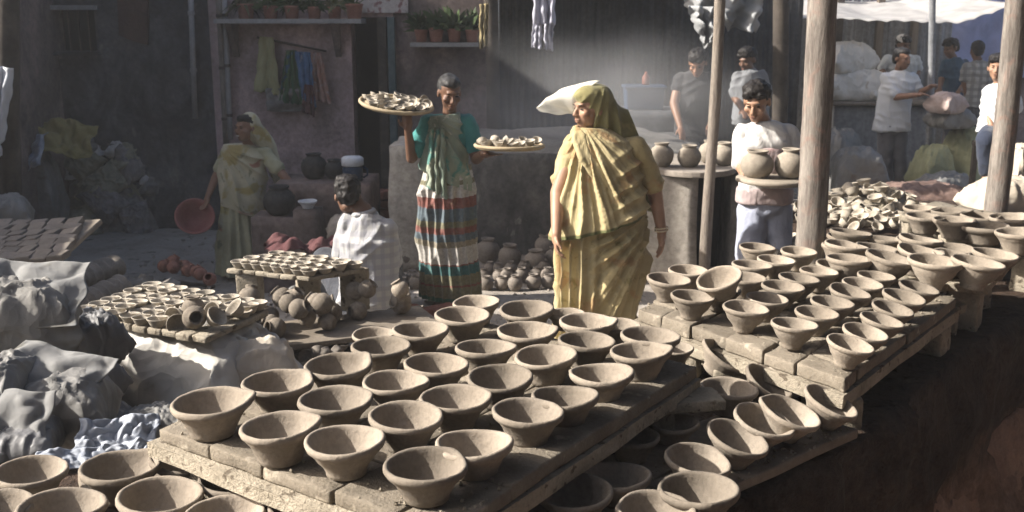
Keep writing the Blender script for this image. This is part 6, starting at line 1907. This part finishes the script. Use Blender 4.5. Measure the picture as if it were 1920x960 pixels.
# ============================== the smiling woman at the left
M['sari_olive'] = print_cloth('olive_sari', (.30, .285, .18), (.43, .41, .27), [(3.2, .53, (.34, .29, .10), .9), (4.5, .62, (.30, .10, .06), .8), (9, .62, (.12, .14, .09), .7)], tr=.06)
M['veil_tan'] = print_cloth('tan_veil', (.40, .365, .24), (.56, .52, .37), [(4.5, .53, (.36, .28, .10), .85), (6, .63, (.30, .11, .07), .8), (11, .63, (.18, .18, .11), .7)], tr=.15)
M['blouse_red'] = print_cloth('red_blouse', (.14, .045, .04), (.18, .06, .05), [], tr=.03)
def woman_left():
    P = Person('person', 'smiling woman in an olive patterned sari holding a red basin', 456, 512, 8.55, gz=-.22)
    P.base.z = P.root.location.z = atY(456, 514, 8.55).z
    J, W = P.J, P.w
    mb = MB()
    hc, R = head_frame(J(461, 240, -.06), (-.52, -.84, .02))
    k = .97
    head_prims(mb, hc, R, k)
    neck = J(466, 274); chest = J(462, 312); waist = J(456, 345); hip = J(456, 378)
    mb.caps(hc + Vector((0, .02, -.05)), .044, neck, .048)
    sl, sr = J(430, 288), J(498, 290)
    mb.caps(sl, .052, sr, .052); mb.ell(chest, (.14, .10, .14)); mb.ell(waist, (.135, .10, .12)); mb.ell(hip, (.16, .12, .12))
    eL, wL = J(404, 334), J(390, 368, -.1)
    limb(mb, [sl, eL, wL], [.046, .037, .025]); hand_prims(mb, wL, (-.35, -.1, -1), (-.6, -.7, .1), .95, .7, .2, 1)
    eR, wR = J(536, 334, -.10), J(562, 368, -.16)
    limb(mb, [sr, eR, wR], [.046, .037, .025]); hand_prims(mb, wR, (.3, -.2, -1), (-.8, -.4, 0), .95, .5, .35, 1)
    for x in (438, 474):
        limb(mb, [J(x, 380), J(x, 445, -.03), J(x, 500)], [.085, .055, .035]); a = J(x, 500); a.z = .085; foot_prims(mb, a, (-.2, -1, 0), .95)
    P.add('body', remesh(mb, .008, 3, 'body'), M['skin'])
    face_parts(P.root, hc, R, k, smile=True); hair_part(P.root, hc, R, k)
    mb = MB(); mb.caps(sl, .062, sr, .062); mb.ell(chest, (.152, .112, .14)); mb.ell(waist, (.145, .11, .12))
    limb(mb, [sl, sl.lerp(eL, .6)], [.06, .058]); limb(mb, [sr, sr.lerp(eR, .6)], [.06, .058])
    me = remesh(mb, .009, 4, 'blouse'); cloth_noise(me, .008, 7, 7, 12, 3); P.add('blouse', me, M['sari_olive'])
    zpx = lambda py: J(456, py).z
    keys = [(0, J(456, 342).x, 0, zpx(342), W(38), .125, 0), (.25, J(456, 380).x, 0, zpx(380), W(43), .15, 0), (.6, J(457, 445).x, -.01, zpx(445), W(48), .165, 0), (1, J(458, 514).x, -.01, .015, W(55), .19, 0)]
    gx = J(440, 345)
    fold = lambda a, t, p: min(1, t * 3) * (.016 * ridge(a * 8 + 1.6 * N((p.x, p.y, p.z * .6), 2, 3)) + .012 * fan(p, (gx.x, gx.z + .05), 9, 2, .6) + .01 * N(p, 6, 1))
    P.add('skirt', loft(keys, fold, 150, 80, 'skirt'), M['sari_olive'])
    gs = J(424, 282)
    keys = [(0, J(446, 272).x, -.01, zpx(270), W(26), .09, .02), (.15, J(456, 286).x, -.01, zpx(290), W(46), .115, .0), (.5, J(456, 320).x, -.02, zpx(328), W(46), .135, -.06), (.8, J(456, 355).x, -.025, zpx(362), W(46), .15, -.18), (1, J(458, 390).x, -.025, zpx(392), W(44), .155, -.35)]
    fold2 = lambda a, t, p: min(1, t * 4) * (.015 * fan(p, (gs.x, gs.z + .03), 10, 3, .5) + .009 * N(p, 8, 2))
    P.add('sari_end', loft(keys, fold2, 140, 80, 'sari_end'), M['veil_tan'])
    mb = MB()
    T = lambda p: hc + R @ (Vector(p) * k)
    mb.ell(T((0, .050, .040)), (.094, .088, .092), R); mb.ell(T((0, .07, -.05)), (.085, .07, .09), R)
    limb(mb, [hc + Vector((.05, .05, -.03)), J(496, 268, .06), J(512, 305, .10), J(524, 340, .13), J(532, 372, .15)], [.085, .08, .07, .055, .03])
    me = remesh(mb, .008, 4, 'veil')
    gv = J(465, 212)
    displace(me, lambda co, no: no * (.010 * fan(co, (gv.x, gv.z + .1), 13, 2, .4) * min(1, max(0, (gv.z - co.z) * 6)) + .004 * N(co, 12, 3)))
    P.add('veil', me, M['veil_tan'])
    # basin in her hand
    bc = P.base + J(362, 420, -.16)
    me = MB().lathe([(.10, 0), (.115, .004), (.16, .07), (.185, .095), (.195, .098), (.195, .104), (.182, .104), (.155, .075), (.108, .012), (.005, .010)], 40).mesh('basin', M['red_basin'], True)
    o = link('red_basin', me, None, bc, Euler((.95, .30, .1)), (.84, .84, 1.35))
    o.location = bc + Vector((0, .06, 0))
    tag(o, 'worn red plastic basin hanging from the smiling woman\'s hand', 'basin')
woman_left()

# ============================== the boy with two pots
M['tee'] = print_cloth('white_tshirt', (.52, .505, .49), (.60, .585, .57), [], tr=.08)
M['tee_print'] = print_cloth('grey_pink_print', (.28, .235, .235), (.38, .30, .295), [(9, .6, (.45, .28, .27), .7)], tr=.05)
M['jeans_pale'] = print_cloth('pale_blue_trousers', (.24, .26, .33), (.34, .36, .44), [], tr=.03)
def torso_tube(mb, secs, seg=28):
    """closed tube through (centre, rx, ry) sections from the top down, slightly square like cloth on a chest"""
    vs = []; fs = []
    S = []
    for a, b in zip(secs, secs[1:]):
        for q in range(5):
            f = q / 5; f2 = f * f * (3 - 2 * f)
            S.append((a[0].lerp(b[0], f), a[1] + (b[1] - a[1]) * f2, a[2] + (b[2] - a[2]) * f2))
    S.append(secs[-1])
    for c, rx, ry in S:
        for i in range(seg):
            w = 2 * math.pi * i / seg; ca, sa = math.cos(w), math.sin(w)
            vs.append(c + Vector((rx * math.copysign(abs(ca) ** .85, ca), ry * math.copysign(abs(sa) ** .85, sa), 0)))
    for j in range(len(S) - 1):
        for i in range(seg):
            fs.append((j * seg + i, j * seg + (i + 1) % seg, (j + 1) * seg + (i + 1) % seg, (j + 1) * seg + i))
    fs.append(tuple(range(seg))); fs.append(tuple((len(S) - 1) * seg + i for i in range(seg - 1, -1, -1)))
    mb.add(vs, fs)
def shirt_folds(me, amp, seed, z0):
    """creases: long drags from the shoulders plus short cross wrinkles towards the waist"""
    def f(co, no):
        w = 1.6 * N(co, 3.2, seed)
        a = ridge(co.x * 34 + co.z * 9 + 3 * w) * .5
        b = ridge(co.z * 30 + co.x * 13 * math.sin(seed) + 4 * w)
        c = noise.noise(Vector((co.x * 9 + seed, co.y * 9, co.z * 7)))
        return no * amp * (.55 * a + .65 * b * (.5 + c) + 1.1 * c)
    displace(me, f)
def torso_shirt(P, sl, sr, parts, arms, m, name='shirt', voxel=.009, amp=.008, seed=1, col=None):
    mb = MB(); mb.caps(sl, .066, sr, .066)
    mid = (sl + sr) / 2
    hw = (sr - sl).length / 2
    secs = [(mid + Vector((0, 0, .088)), hw * .42, .072), (mid + Vector((0, 0, .05)), hw * .82, .095), (mid + Vector((0, 0, .015)), hw * 1.05, .105), (mid + Vector((0, 0, -.05)), hw * 1.22, .126)] + [(c, r[0], r[1]) for c, r in parts]
    torso_tube(mb, secs)
    for pts, rr in arms: limb(mb, pts, rr)
    me = remesh(mb, voxel, 5, name)
    shirt_folds(me, amp, seed, 0)
    return P.add(name, me, m)
def boy():
    P = Person('person', 'boy in white t-shirt carrying a board with two pots', 1430, 600, 6.05, gz=0.0)
    J, W = P.J, P.w
    mb = MB()
    hc, R = head_frame(J(1419, 190, -.04), (-.42, -.82, -.38))
    k = .98
    head_prims(mb, hc, R, k)
    neck = J(1432, 232); chest = J(1436, 285); waist = J(1434, 345); hip = J(1432, 385)
    mb.caps(hc + Vector((.01, .03, -.05)), .046, neck, .05)
    sl, sr = J(1393, 252), J(1478, 252)
    mb.caps(sl, .042, sr, .042); mb.ell(chest, (.13, .085, .15)); mb.ell(waist, (.125, .085, .15)); mb.ell(hip, (.135, .10, .12))
    eL, wL = J(1390, 312, .02), J(1396, 328, -.20)
    eR, wR = J(1497, 312, .0), J(1488, 338, -.22)
    limb(mb, [sl, eL, wL], [.042, .037, .027]); limb(mb, [sr, eR, wR], [.042, .037, .027])
    hand_prims(mb, wL, (.45, -.8, -.12), (.2, .1, 1), .95, .25, .2, -1); hand_prims(mb, wR, (-.4, -.8, -.1), (0, 0, 1), .95, .25, .2, 1)
    limb(mb, [J(1412, 392), J(1405, 470, -.06), J(1398, 560)], [.08, .055, .036]); limb(mb, [J(1455, 392), J(1458, 470), J(1462, 565)], [.08, .055, .036])
    for x in (1398, 1462):
        a = J(x, 565); a.z = .09; foot_prims(mb, a, (-.4, -1, 0))
    P.add('body', remesh(mb, .0068, 3, 'body'), M['skin_light'])
    face_parts(P.root, hc, R, k); hair_part(P.root, hc, R, k * 1.02, style='thick', seed=3)
    torso_shirt(P, sl, sr, [(chest, (.165, .120, 0)), (J(1435, 330), (.160, .118, 0)), (J(1432, 376), (.162, .122, 0))],
                [([sl, sl.lerp(eL, .85)], [.066, .064]), ([sr, sr.lerp(eR, .85)], [.066, .064])], M['tee'], 't_shirt')
    # printed panel: slightly proud shell on the chest and hem
    mb = MB(); torso_tube(mb, [(J(1436, 275, -.012), .12, .112), (J(1436, 290, -.012), .163, .117), (J(1435, 330, -.012), .158, .117), (J(1435, 334, -.012), .12, .11)])
    me = remesh(mb, .009, 2, 'printed_panel'); cloth_noise(me, .006, 7, 7, 9, 2); P.add('printed_panel', me, M['tee_print'])
    mb = MB(); torso_tube(mb, [(J(1434, 348, -.004), .12, .11), (J(1434, 352, -.004), .165, .124), (J(1432, 378, -.004), .167, .127), (J(1432, 380, -.004), .12, .11)])
    me = remesh(mb, .009, 2, 'printed_hem'); cloth_noise(me, .006, 7, 7, 9, 4); P.add('printed_hem', me, M['tee_print'])
    mb = MB(); mb.ell(hip, (.15, .118, .10))
    limb(mb, [J(1412, 395), J(1405, 470, -.06), J(1398, 570)], [.095, .078, .065]); limb(mb, [J(1455, 395), J(1458, 470), J(1462, 575)], [.095, .078, .065])
    me = remesh(mb, .009, 4, 'trousers'); cloth_noise(me, .008, 9, 9, 9, 5); P.add('trousers', me, M['jeans_pale'])
    c = P.base + J(1446, 343, -.30)
    d = .40
    tb = MB().lathe([(d * .46, 0), (d * .5, .006), (d * .5, .024), (d * .48, .03), (.005, .03)], 40).mesh('board', M['clay_tan'], True)
    tag(link('round_board', tb, None, c, (0, .03, 0)), 'round clay board held at his waist by the boy', 'board')
    for x, w_, l, kx in ((1418, 62, 'round tan pot at the left of the boy\'s board', 1), (1480, 58, 'round tan pot at the right of the boy\'s board', 2)):
        q = P.base + J(x, 340, -.30)
        s_ = w_ / ppm(P.Y - .3, 1.0)
        tag(link('clay_pot', POT_T[kx], None, (q.x, q.y, c.z + .03), (0, 0, kx), (s_, s_, s_ * .93)), l, 'pot')
boy()

# ============================== the man in the checked shirt, seated with his back to us
M['shirt_check'] = print_cloth('checked_shirt', (.34, .336, .332), (.41, .405, .40), [], check=(19, 15, (.27, .27, .30), .55), tr=.06)
M['trouser_dark'] = print_cloth('dark_trousers', (.035, .037, .045), (.055, .057, .068), [], tr=0)
def man_seated():
    P = Person('person', 'man in a checked white shirt sitting with his back to us', 690, 585, 6.15, gz=0.0)
    J, W = P.J, P.w
    mb = MB()
    hc, R = head_frame(J(652, 368, .04), (-.20, .93, -.40))
    head_prims(mb, hc, R, 1.0)
    neck = J(682, 396, .02); chest = J(692, 448); waist = J(692, 505); hip = J(690, 560)
    mb.caps(hc, .05, neck, .056)
    sl, sr = J(655, 418, .03), J(726, 430)
    mb.caps(sl, .05, sr, .05); mb.ell(chest, (.14, .09, .15)); mb.ell(waist, (.14, .10, .17)); mb.ell(hip, (.17, .14, .13))
    eL, wL = J(640, 478, .16), J(618, 500, .38)
    eR, wR = J(735, 490, .18), J(700, 505, .40)
    limb(mb, [sl, eL, wL], [.052, .042, .028]); limb(mb, [sr, eR, wR], [.052, .042, .028])
    hand_prims(mb, wL, (-.3, .9, -.1), (0, 0, -1), 1, .5, .2, 1); hand_prims(mb, wR, (-.3, .9, -.1), (0, 0, -1), 1, .5, .2, -1)
    h = hip
    for s_ in (-1, 1):
        kn = Vector((h.x - .12 + .22 * s_, h.y + .42, .34)); an = Vector((h.x - .12 + .14 * s_, h.y + .62, .08))
        limb(mb, [Vector((h.x + .09 * s_, h.y, .14)), kn, an], [.095, .06, .04]); foot_prims(mb, an, (-.3, 1, 0))
    P.add('body', remesh(mb, .008, 3, 'body'), M['skin_dark'])
    face_parts(P.root, hc, R); hair_part(P.root, hc, R, 1.04, style='thick', seed=5)
    torso_shirt(P, sl, sr, [(chest, (.190, .140, 0)), (waist, (.188, .148, 0)), (J(690, 572), (.20, .158, 0))], [([sl, eL], [.075, .068]), ([sr, eR], [.075, .068])], M['shirt_check'], 'shirt', .009, .013, 4)
    ring = [J(682, 398, .02) + Vector((.062 * math.cos(q * .3142), .062 * math.sin(q * .3142), .012 * math.cos(q * .3142))) for q in range(21)]
    P.add('collar', MB().tube(ring, .015, 8, False).mesh('collar', None, True), M['shirt_check'])
    mb = MB(); mb.ell(Vector((h.x, h.y + .03, .13)), (.19, .18, .12))
    for s_ in (-1, 1):
        limb(mb, [Vector((h.x + .09 * s_, h.y, .14)), Vector((h.x - .12 + .22 * s_, h.y + .42, .34)), Vector((h.x - .12 + .14 * s_, h.y + .6, .12))], [.11, .078, .065])
    me = remesh(mb, .010, 4, 'trousers'); cloth_noise(me, .008, 8, 8, 8, 6); P.add('trousers', me, M['trouser_dark'])
man_seated()

# ============================== men in the background
M['shirt_white'] = print_cloth('white_shirt', (.52, .53, .54), (.62, .63, .64), [], tr=.06)
M['shirt_navy'] = print_cloth('navy_shirt', (.025, .05, .085), (.04, .075, .12), [], tr=.02)
M['shirt_plaid'] = print_cloth('grey_plaid_shirt', (.20, .20, .20), (.27, .27, .26), [], check=(12, 12, (.10, .10, .10), .6), tr=.02)
M['shirt_dark'] = print_cloth('black_shirt', (.018, .018, .02), (.03, .03, .032), [], tr=0)
M['shirt_grey'] = print_cloth('grey_shirt', (.13, .135, .145), (.18, .185, .195), [], tr=.02)
M['shirt_lblue'] = print_cloth('pale_blue_shirt', (.42, .46, .50), (.50, .54, .58), [], tr=.04)
M['trouser_grey'] = print_cloth('grey_trousers', (.085, .082, .085), (.125, .12, .125), [], tr=0)
M['trouser_navy'] = print_cloth('navy_trousers', (.02, .026, .045), (.03, .038, .062), [], tr=0)
M['cap_white'] = print_cloth('white_cap', (.5, .5, .5), (.58, .58, .58), [], tr=0)
def man(label, Y, head, fwd, neckp, sl, sr, aL, aR, waist, hip, legs, shirt, trouser, skin='skin', hw=.17, cap=False, k=1.0, gz=0.0, moustache=False, sleeve=.8, seed=1, footdir=(.2, -1, 0)):
    P = Person('person', label, hip[0], hip[1], Y, gz=gz)
    J = P.J
    mb = MB()
    hc, R = head_frame(J(*head), fwd)
    head_prims(mb, hc, R, k)
    nk, s1, s2, wa, hi = J(*neckp), J(*sl), J(*sr), J(*waist), J(*hip)
    ch = (s1 + s2) / 2 * .65 + wa * .35
    mb.caps(hc + Vector((0, .02, -.05)), .048, nk, .052); mb.caps(s1, .055, s2, .055)
    mb.ell(ch, (hw * .8, .085, .15)); mb.ell(wa, (hw * .78, .09, .16)); mb.ell(hi, (hw * .88, .11, .13))
    A = [J(*q) for q in aL]; B = [J(*q) for q in aR]
    for S, L, th in ((s1, A, 1), (s2, B, -1)):
        limb(mb, [S] + L, [.052, .042, .028])
        d = L[1] - L[0]
        hand_prims(mb, L[1], d, (0, -.3, -1) if abs(d.normalized().z) < .8 else (-.5 * th, -.5, 0), k, .5, .2, th, .0095)
    Ls = []
    for lg in legs:
        q = [J(*x) for x in lg]; limb(mb, q, [.085, .058, .038]); a = q[-1].copy(); foot_prims(mb, a, footdir, k); Ls.append(q)
    P.add('body', remesh(mb, .010, 3, 'body'), M[skin])
    face_parts(P.root, hc, R, k, moustache=moustache)
    hair_part(P.root, hc, R, k * 1.01, style='thick' if seed % 2 else 'short', seed=seed)
    if cap:
        me = remesh(MB().ell(hc + R @ Vector((0, .012, .075)), (.088, .10, .062), R), .009, 2, 'cap'); P.add('cap', me, M['cap_white'])
    torso_shirt(P, s1, s2, [(ch, (hw, .125, 0)), (wa, (hw * .97, .125, 0)), (hi + (hi - wa) * .25, (hw * 1.06, .135, 0))],
                [([s1, s1.lerp(A[0], sleeve)], [.07, .068]), ([s2, s2.lerp(B[0], sleeve)], [.07, .068])], M[shirt], 'shirt', .011, .011, seed)
    mb = MB(); mb.ell(hi, (hw * .93, .12, .12))
    for q in Ls:
        e = q[-1].copy(); e.z = max(e.z, .06); limb(mb, [q[0], q[1], e], [.095, .078, .068])
    me = remesh(mb, .011, 4, 'trousers'); cloth_noise(me, .009, 8, 8, 8, seed + 3); P.add('trousers', me, M[trouser])
    return P
man('man in a loose white shirt and grey trousers working at the metal post', 11.4, (1691, 110, -.05), (.5, -.84, -.12), (1686, 132), (1660, 146), (1712, 146), [(1680, 182, -.12), (1720, 178, -.3)], [(1722, 176, -.02), (1742, 164, -.2)],
    (1676, 195), (1672, 236), [[(1662, 240), (1660, 290), (1662, 338)], [(1684, 240), (1686, 290), (1690, 336)]], 'shirt_white', 'trouser_grey', 'skin', .20, moustache=True, seed=2, footdir=(.4, -1, 0))
man('man in pale blue shirt and white cap standing behind the white-shirted man', 13.6, (1693, 84, 0), (.3, -.9, -.2), (1691, 102), (1664, 112), (1716, 112), [(1652, 130), (1668, 150, -.2)], [(1722, 132), (1716, 155, -.2)],
    (1690, 150), (1690, 182), [[(1680, 185), (1680, 240), (1680, 290)], [(1700, 185), (1700, 240), (1700, 290)]], 'shirt_lblue', 'trouser_grey', 'skin_dark', .2, cap=True, seed=3)
man('man in a navy shirt seen from the side by the blue tarpaulin', 13.2, (1783, 90, 0), (-.8, -.3, -.3), (1787, 108), (1772, 120), (1808, 120), [(1766, 145), (1762, 165, -.2)], [(1815, 148), (1800, 168, -.2)],
    (1792, 150), (1792, 182), [[(1782, 185), (1782, 240), (1782, 295)], [(1802, 185), (1802, 240), (1802, 295)]], 'shirt_navy', 'trouser_dark', 'skin_dark', .17, seed=5)
man('man in a grey plaid shirt with his back turned, right of the navy shirt', 12.6, (1832, 95, 0), (.1, .95, -.1), (1834, 113), (1814, 126), (1856, 126), [(1808, 152), (1812, 178)], [(1862, 152), (1858, 178)],
    (1836, 160), (1836, 192), [[(1826, 195), (1826, 250), (1826, 305)], [(1846, 195), (1846, 250), (1846, 305)]], 'shirt_plaid', 'trouser_dark', 'skin_dark', .18, seed=4)
man('man in white shirt and navy trousers seated at the right edge', 9.6, (1869, 127, -.04), (-.45, -.88, 0), (1874, 150), (1858, 170), (1896, 166), [(1850, 205), (1858, 232, -.1)], [(1905, 205), (1890, 235, -.1)],
    (1874, 205), (1868, 240), [[(1858, 248), (1848, 262, -.35), (1850, 318, -.30)], [(1880, 248), (1876, 262, -.35), (1880, 318, -.30)]], 'shirt_white', 'trouser_navy', 'skin_light', .17, seed=7, sleeve=.95)
man('man in black shirt stooping in the dark behind the kiln pots', 9.2, (1308, 118, -.1), (-.3, -.8, -.5), (1305, 140), (1275, 150), (1330, 148), [(1264, 195, -.1), (1276, 238, -.25)], [(1340, 195), (1330, 235, -.1)],
    (1300, 205), (1302, 245), [[(1290, 250), (1290, 320), (1290, 390)], [(1316, 250), (1316, 320), (1316, 390)]], 'shirt_dark', 'trouser_dark', 'skin', .18, seed=9, sleeve=.35)
man('man in grey shirt standing in the shade behind the boy\'s head', 10.2, (1402, 112, 0), (-.7, -.6, -.3), (1406, 132), (1384, 146), (1428, 144), [(1378, 182), (1392, 205, -.2)], [(1438, 182), (1425, 205, -.2)],
    (1408, 190), (1408, 226), [[(1398, 230), (1398, 290), (1398, 350)], [(1420, 230), (1420, 290), (1420, 350)]], 'shirt_grey', 'trouser_grey', 'skin_dark', .18, seed=11)
# stool for the seated man
st = atY(1870, 256, 9.65)
so = empty('stool', (st.x + .02, 9.68, 0), 'low wooden stool under the seated man at right edge', 'stool')
link('seat', bevel_mesh(MB().box((0, 0, st.z - .08), (.34, .34, .05)).mesh('seat', M['wood_dark']), .008, 1), so)
for sx in (-1, 1):
    for sy in (-1, 1):
        link('leg', MB().box((.14 * sx, .14 * sy, (st.z - .105) / 2), (.045, .045, st.z - .105)).mesh('leg', M['wood_dark']), so)
# ------------------------------------------------------------------ clay crumbs and litter lying about
def build_crumbs():
    r1 = random.Random(77); mb = MB(); ms = MB(); mg = MB()
    oct_f = [(0, 2, 4), (2, 1, 4), (1, 3, 4), (3, 0, 4), (2, 0, 5), (1, 2, 5), (3, 1, 5), (0, 3, 5)]
    def lump(m_, x, y, z, s):
        R_ = Euler((r1.uniform(0, 6), r1.uniform(0, 6), r1.uniform(0, 6))).to_matrix()
        vs = [(1, 0, 0), (-1, 0, 0), (0, 1, 0), (0, -1, 0), (0, 0, 1), (0, 0, -1)]
        m_.add([R_ @ Vector(v) * s * r1.uniform(.55, 1.2) + Vector((x, y, z + s * .35)) for v in vs], oct_f)
    for fr, z, n in ((B1, .747, 420), (B2, .702, 260)):
        for k in range(n):
            u = r1.random(); v = r1.random()
            if r1.random() < .4: u = r1.choice((r1.uniform(.0, .06), r1.uniform(.93, .99)))
            p = fr(u, v); lump(mb, p.x, p.y, z - .002, r1.uniform(.002, .0075))
    for k in range(500):
        t = r1.random(); p = Vector((.05, 2.35, 0)).lerp(Vector((1.1, 3.24, 0)), t); q = Vector((.62, -.75, 0)) * r1.uniform(-.16, .09)
        lump(mb, p.x + q.x, p.y + q.y, .539, r1.uniform(.002, .008))
    for k in range(1500):
        x, y = r1.uniform(-3.4, 1.0), r1.uniform(4.3, 10.2)
        lump(mg, x, y, ground_z(x, y) + .01, r1.uniform(.004, .022) * (1 if r1.random() < .9 else 1.8))
    for k in range(700):
        x, y = r1.uniform(2.5, 6.0), r1.uniform(8.3, 12.0)
        lump(mg, x, y, .01, r1.uniform(.006, .03))
    tag(mb.obj('clay_crumbs', M['slab']), 'dry clay crumbs scattered over the boards', 'crumbs', kind='stuff')
    tag(mg.obj('ground_rubble', M['ground']), 'small stones and clay bits strewn over the yard', 'rubble', kind='stuff')
build_crumbs()
# ------------------------------------------------------------------ smoky air over the yard
def build_haze():
    m = bpy.data.materials.new('smoky_air'); m.use_nodes = True
    nt = m.node_tree; nt.nodes.clear()
    out = nt.nodes.new('ShaderNodeOutputMaterial'); pv = nt.nodes.new('ShaderNodeVolumePrincipled')
    pv.inputs['Color'].default_value = (.89, .92, .97, 1)
    pv.inputs['Density'].default_value = 0.0024
    pv.inputs['Anisotropy'].default_value = 0.25
    nt.links.new(pv.outputs[0], out.inputs['Volume'])
    o = MB().box((0, 20, 2.9), (90, 60, 8.2)).obj('haze', m)
    tag(o, kind='stuff')
build_haze()

def build_smoke():
    """thin smoke drifting up from the kiln top, in the sun behind the woman in yellow"""
    m = bpy.data.materials.new('kiln_smoke'); m.use_nodes = True
    nt = m.node_tree; nt.nodes.clear(); L = nt.links
    out = nt.nodes.new('ShaderNodeOutputMaterial'); pv = nt.nodes.new('ShaderNodeVolumePrincipled')
    pv.inputs['Color'].default_value = (.95, .95, .96, 1); pv.inputs['Anisotropy'].default_value = .2
    tc = nt.nodes.new('ShaderNodeTexCoord')
    ln = nt.nodes.new('ShaderNodeVectorMath'); ln.operation = 'LENGTH'; L.new(tc.outputs['Object'], ln.inputs[0])
    mr = nt.nodes.new('ShaderNodeMapRange'); mr.interpolation_type = 'SMOOTHSTEP'
    mr.inputs[1].default_value = .25; mr.inputs[2].default_value = .98; mr.inputs[3].default_value = 1; mr.inputs[4].default_value = 0
    L.new(ln.outputs['Value'], mr.inputs[0])
    nz = nt.nodes.new('ShaderNodeTexNoise'); nz.inputs['Scale'].default_value = 1.8; nz.inputs['Detail'].default_value = 3; L.new(tc.outputs['Object'], nz.inputs['Vector'])
    r = nt.nodes.new('ShaderNodeMapRange'); r.inputs[1].default_value = .35; r.inputs[2].default_value = .7; r.inputs[3].default_value = .15; r.inputs[4].default_value = 1.2
    L.new(nz.outputs['Fac'], r.inputs[0])
    mu = nt.nodes.new('ShaderNodeMath'); mu.operation = 'MULTIPLY'; L.new(mr.outputs[0], mu.inputs[0]); L.new(r.outputs[0], mu.inputs[1])
    m2 = nt.nodes.new('ShaderNodeMath'); m2.operation = 'MULTIPLY'; m2.inputs[1].default_value = .38; L.new(mu.outputs[0], m2.inputs[0])
    L.new(m2.outputs[0], pv.inputs['Density']); L.new(pv.outputs[0], out.inputs['Volume'])
    c = atY(1110, 190, 8.6)
    o = MB().ell((0, 0, 0), (1, 1, 1), None, 24, 14).obj('smoke', m, None, True, loc=(c.x, 8.6, c.z - .05))
    o.scale = (1.75, 1.0, .85)
    tag(o, 'thin grey smoke drifting over the kiln behind the woman in yellow', 'smoke', kind='stuff')
build_smoke()
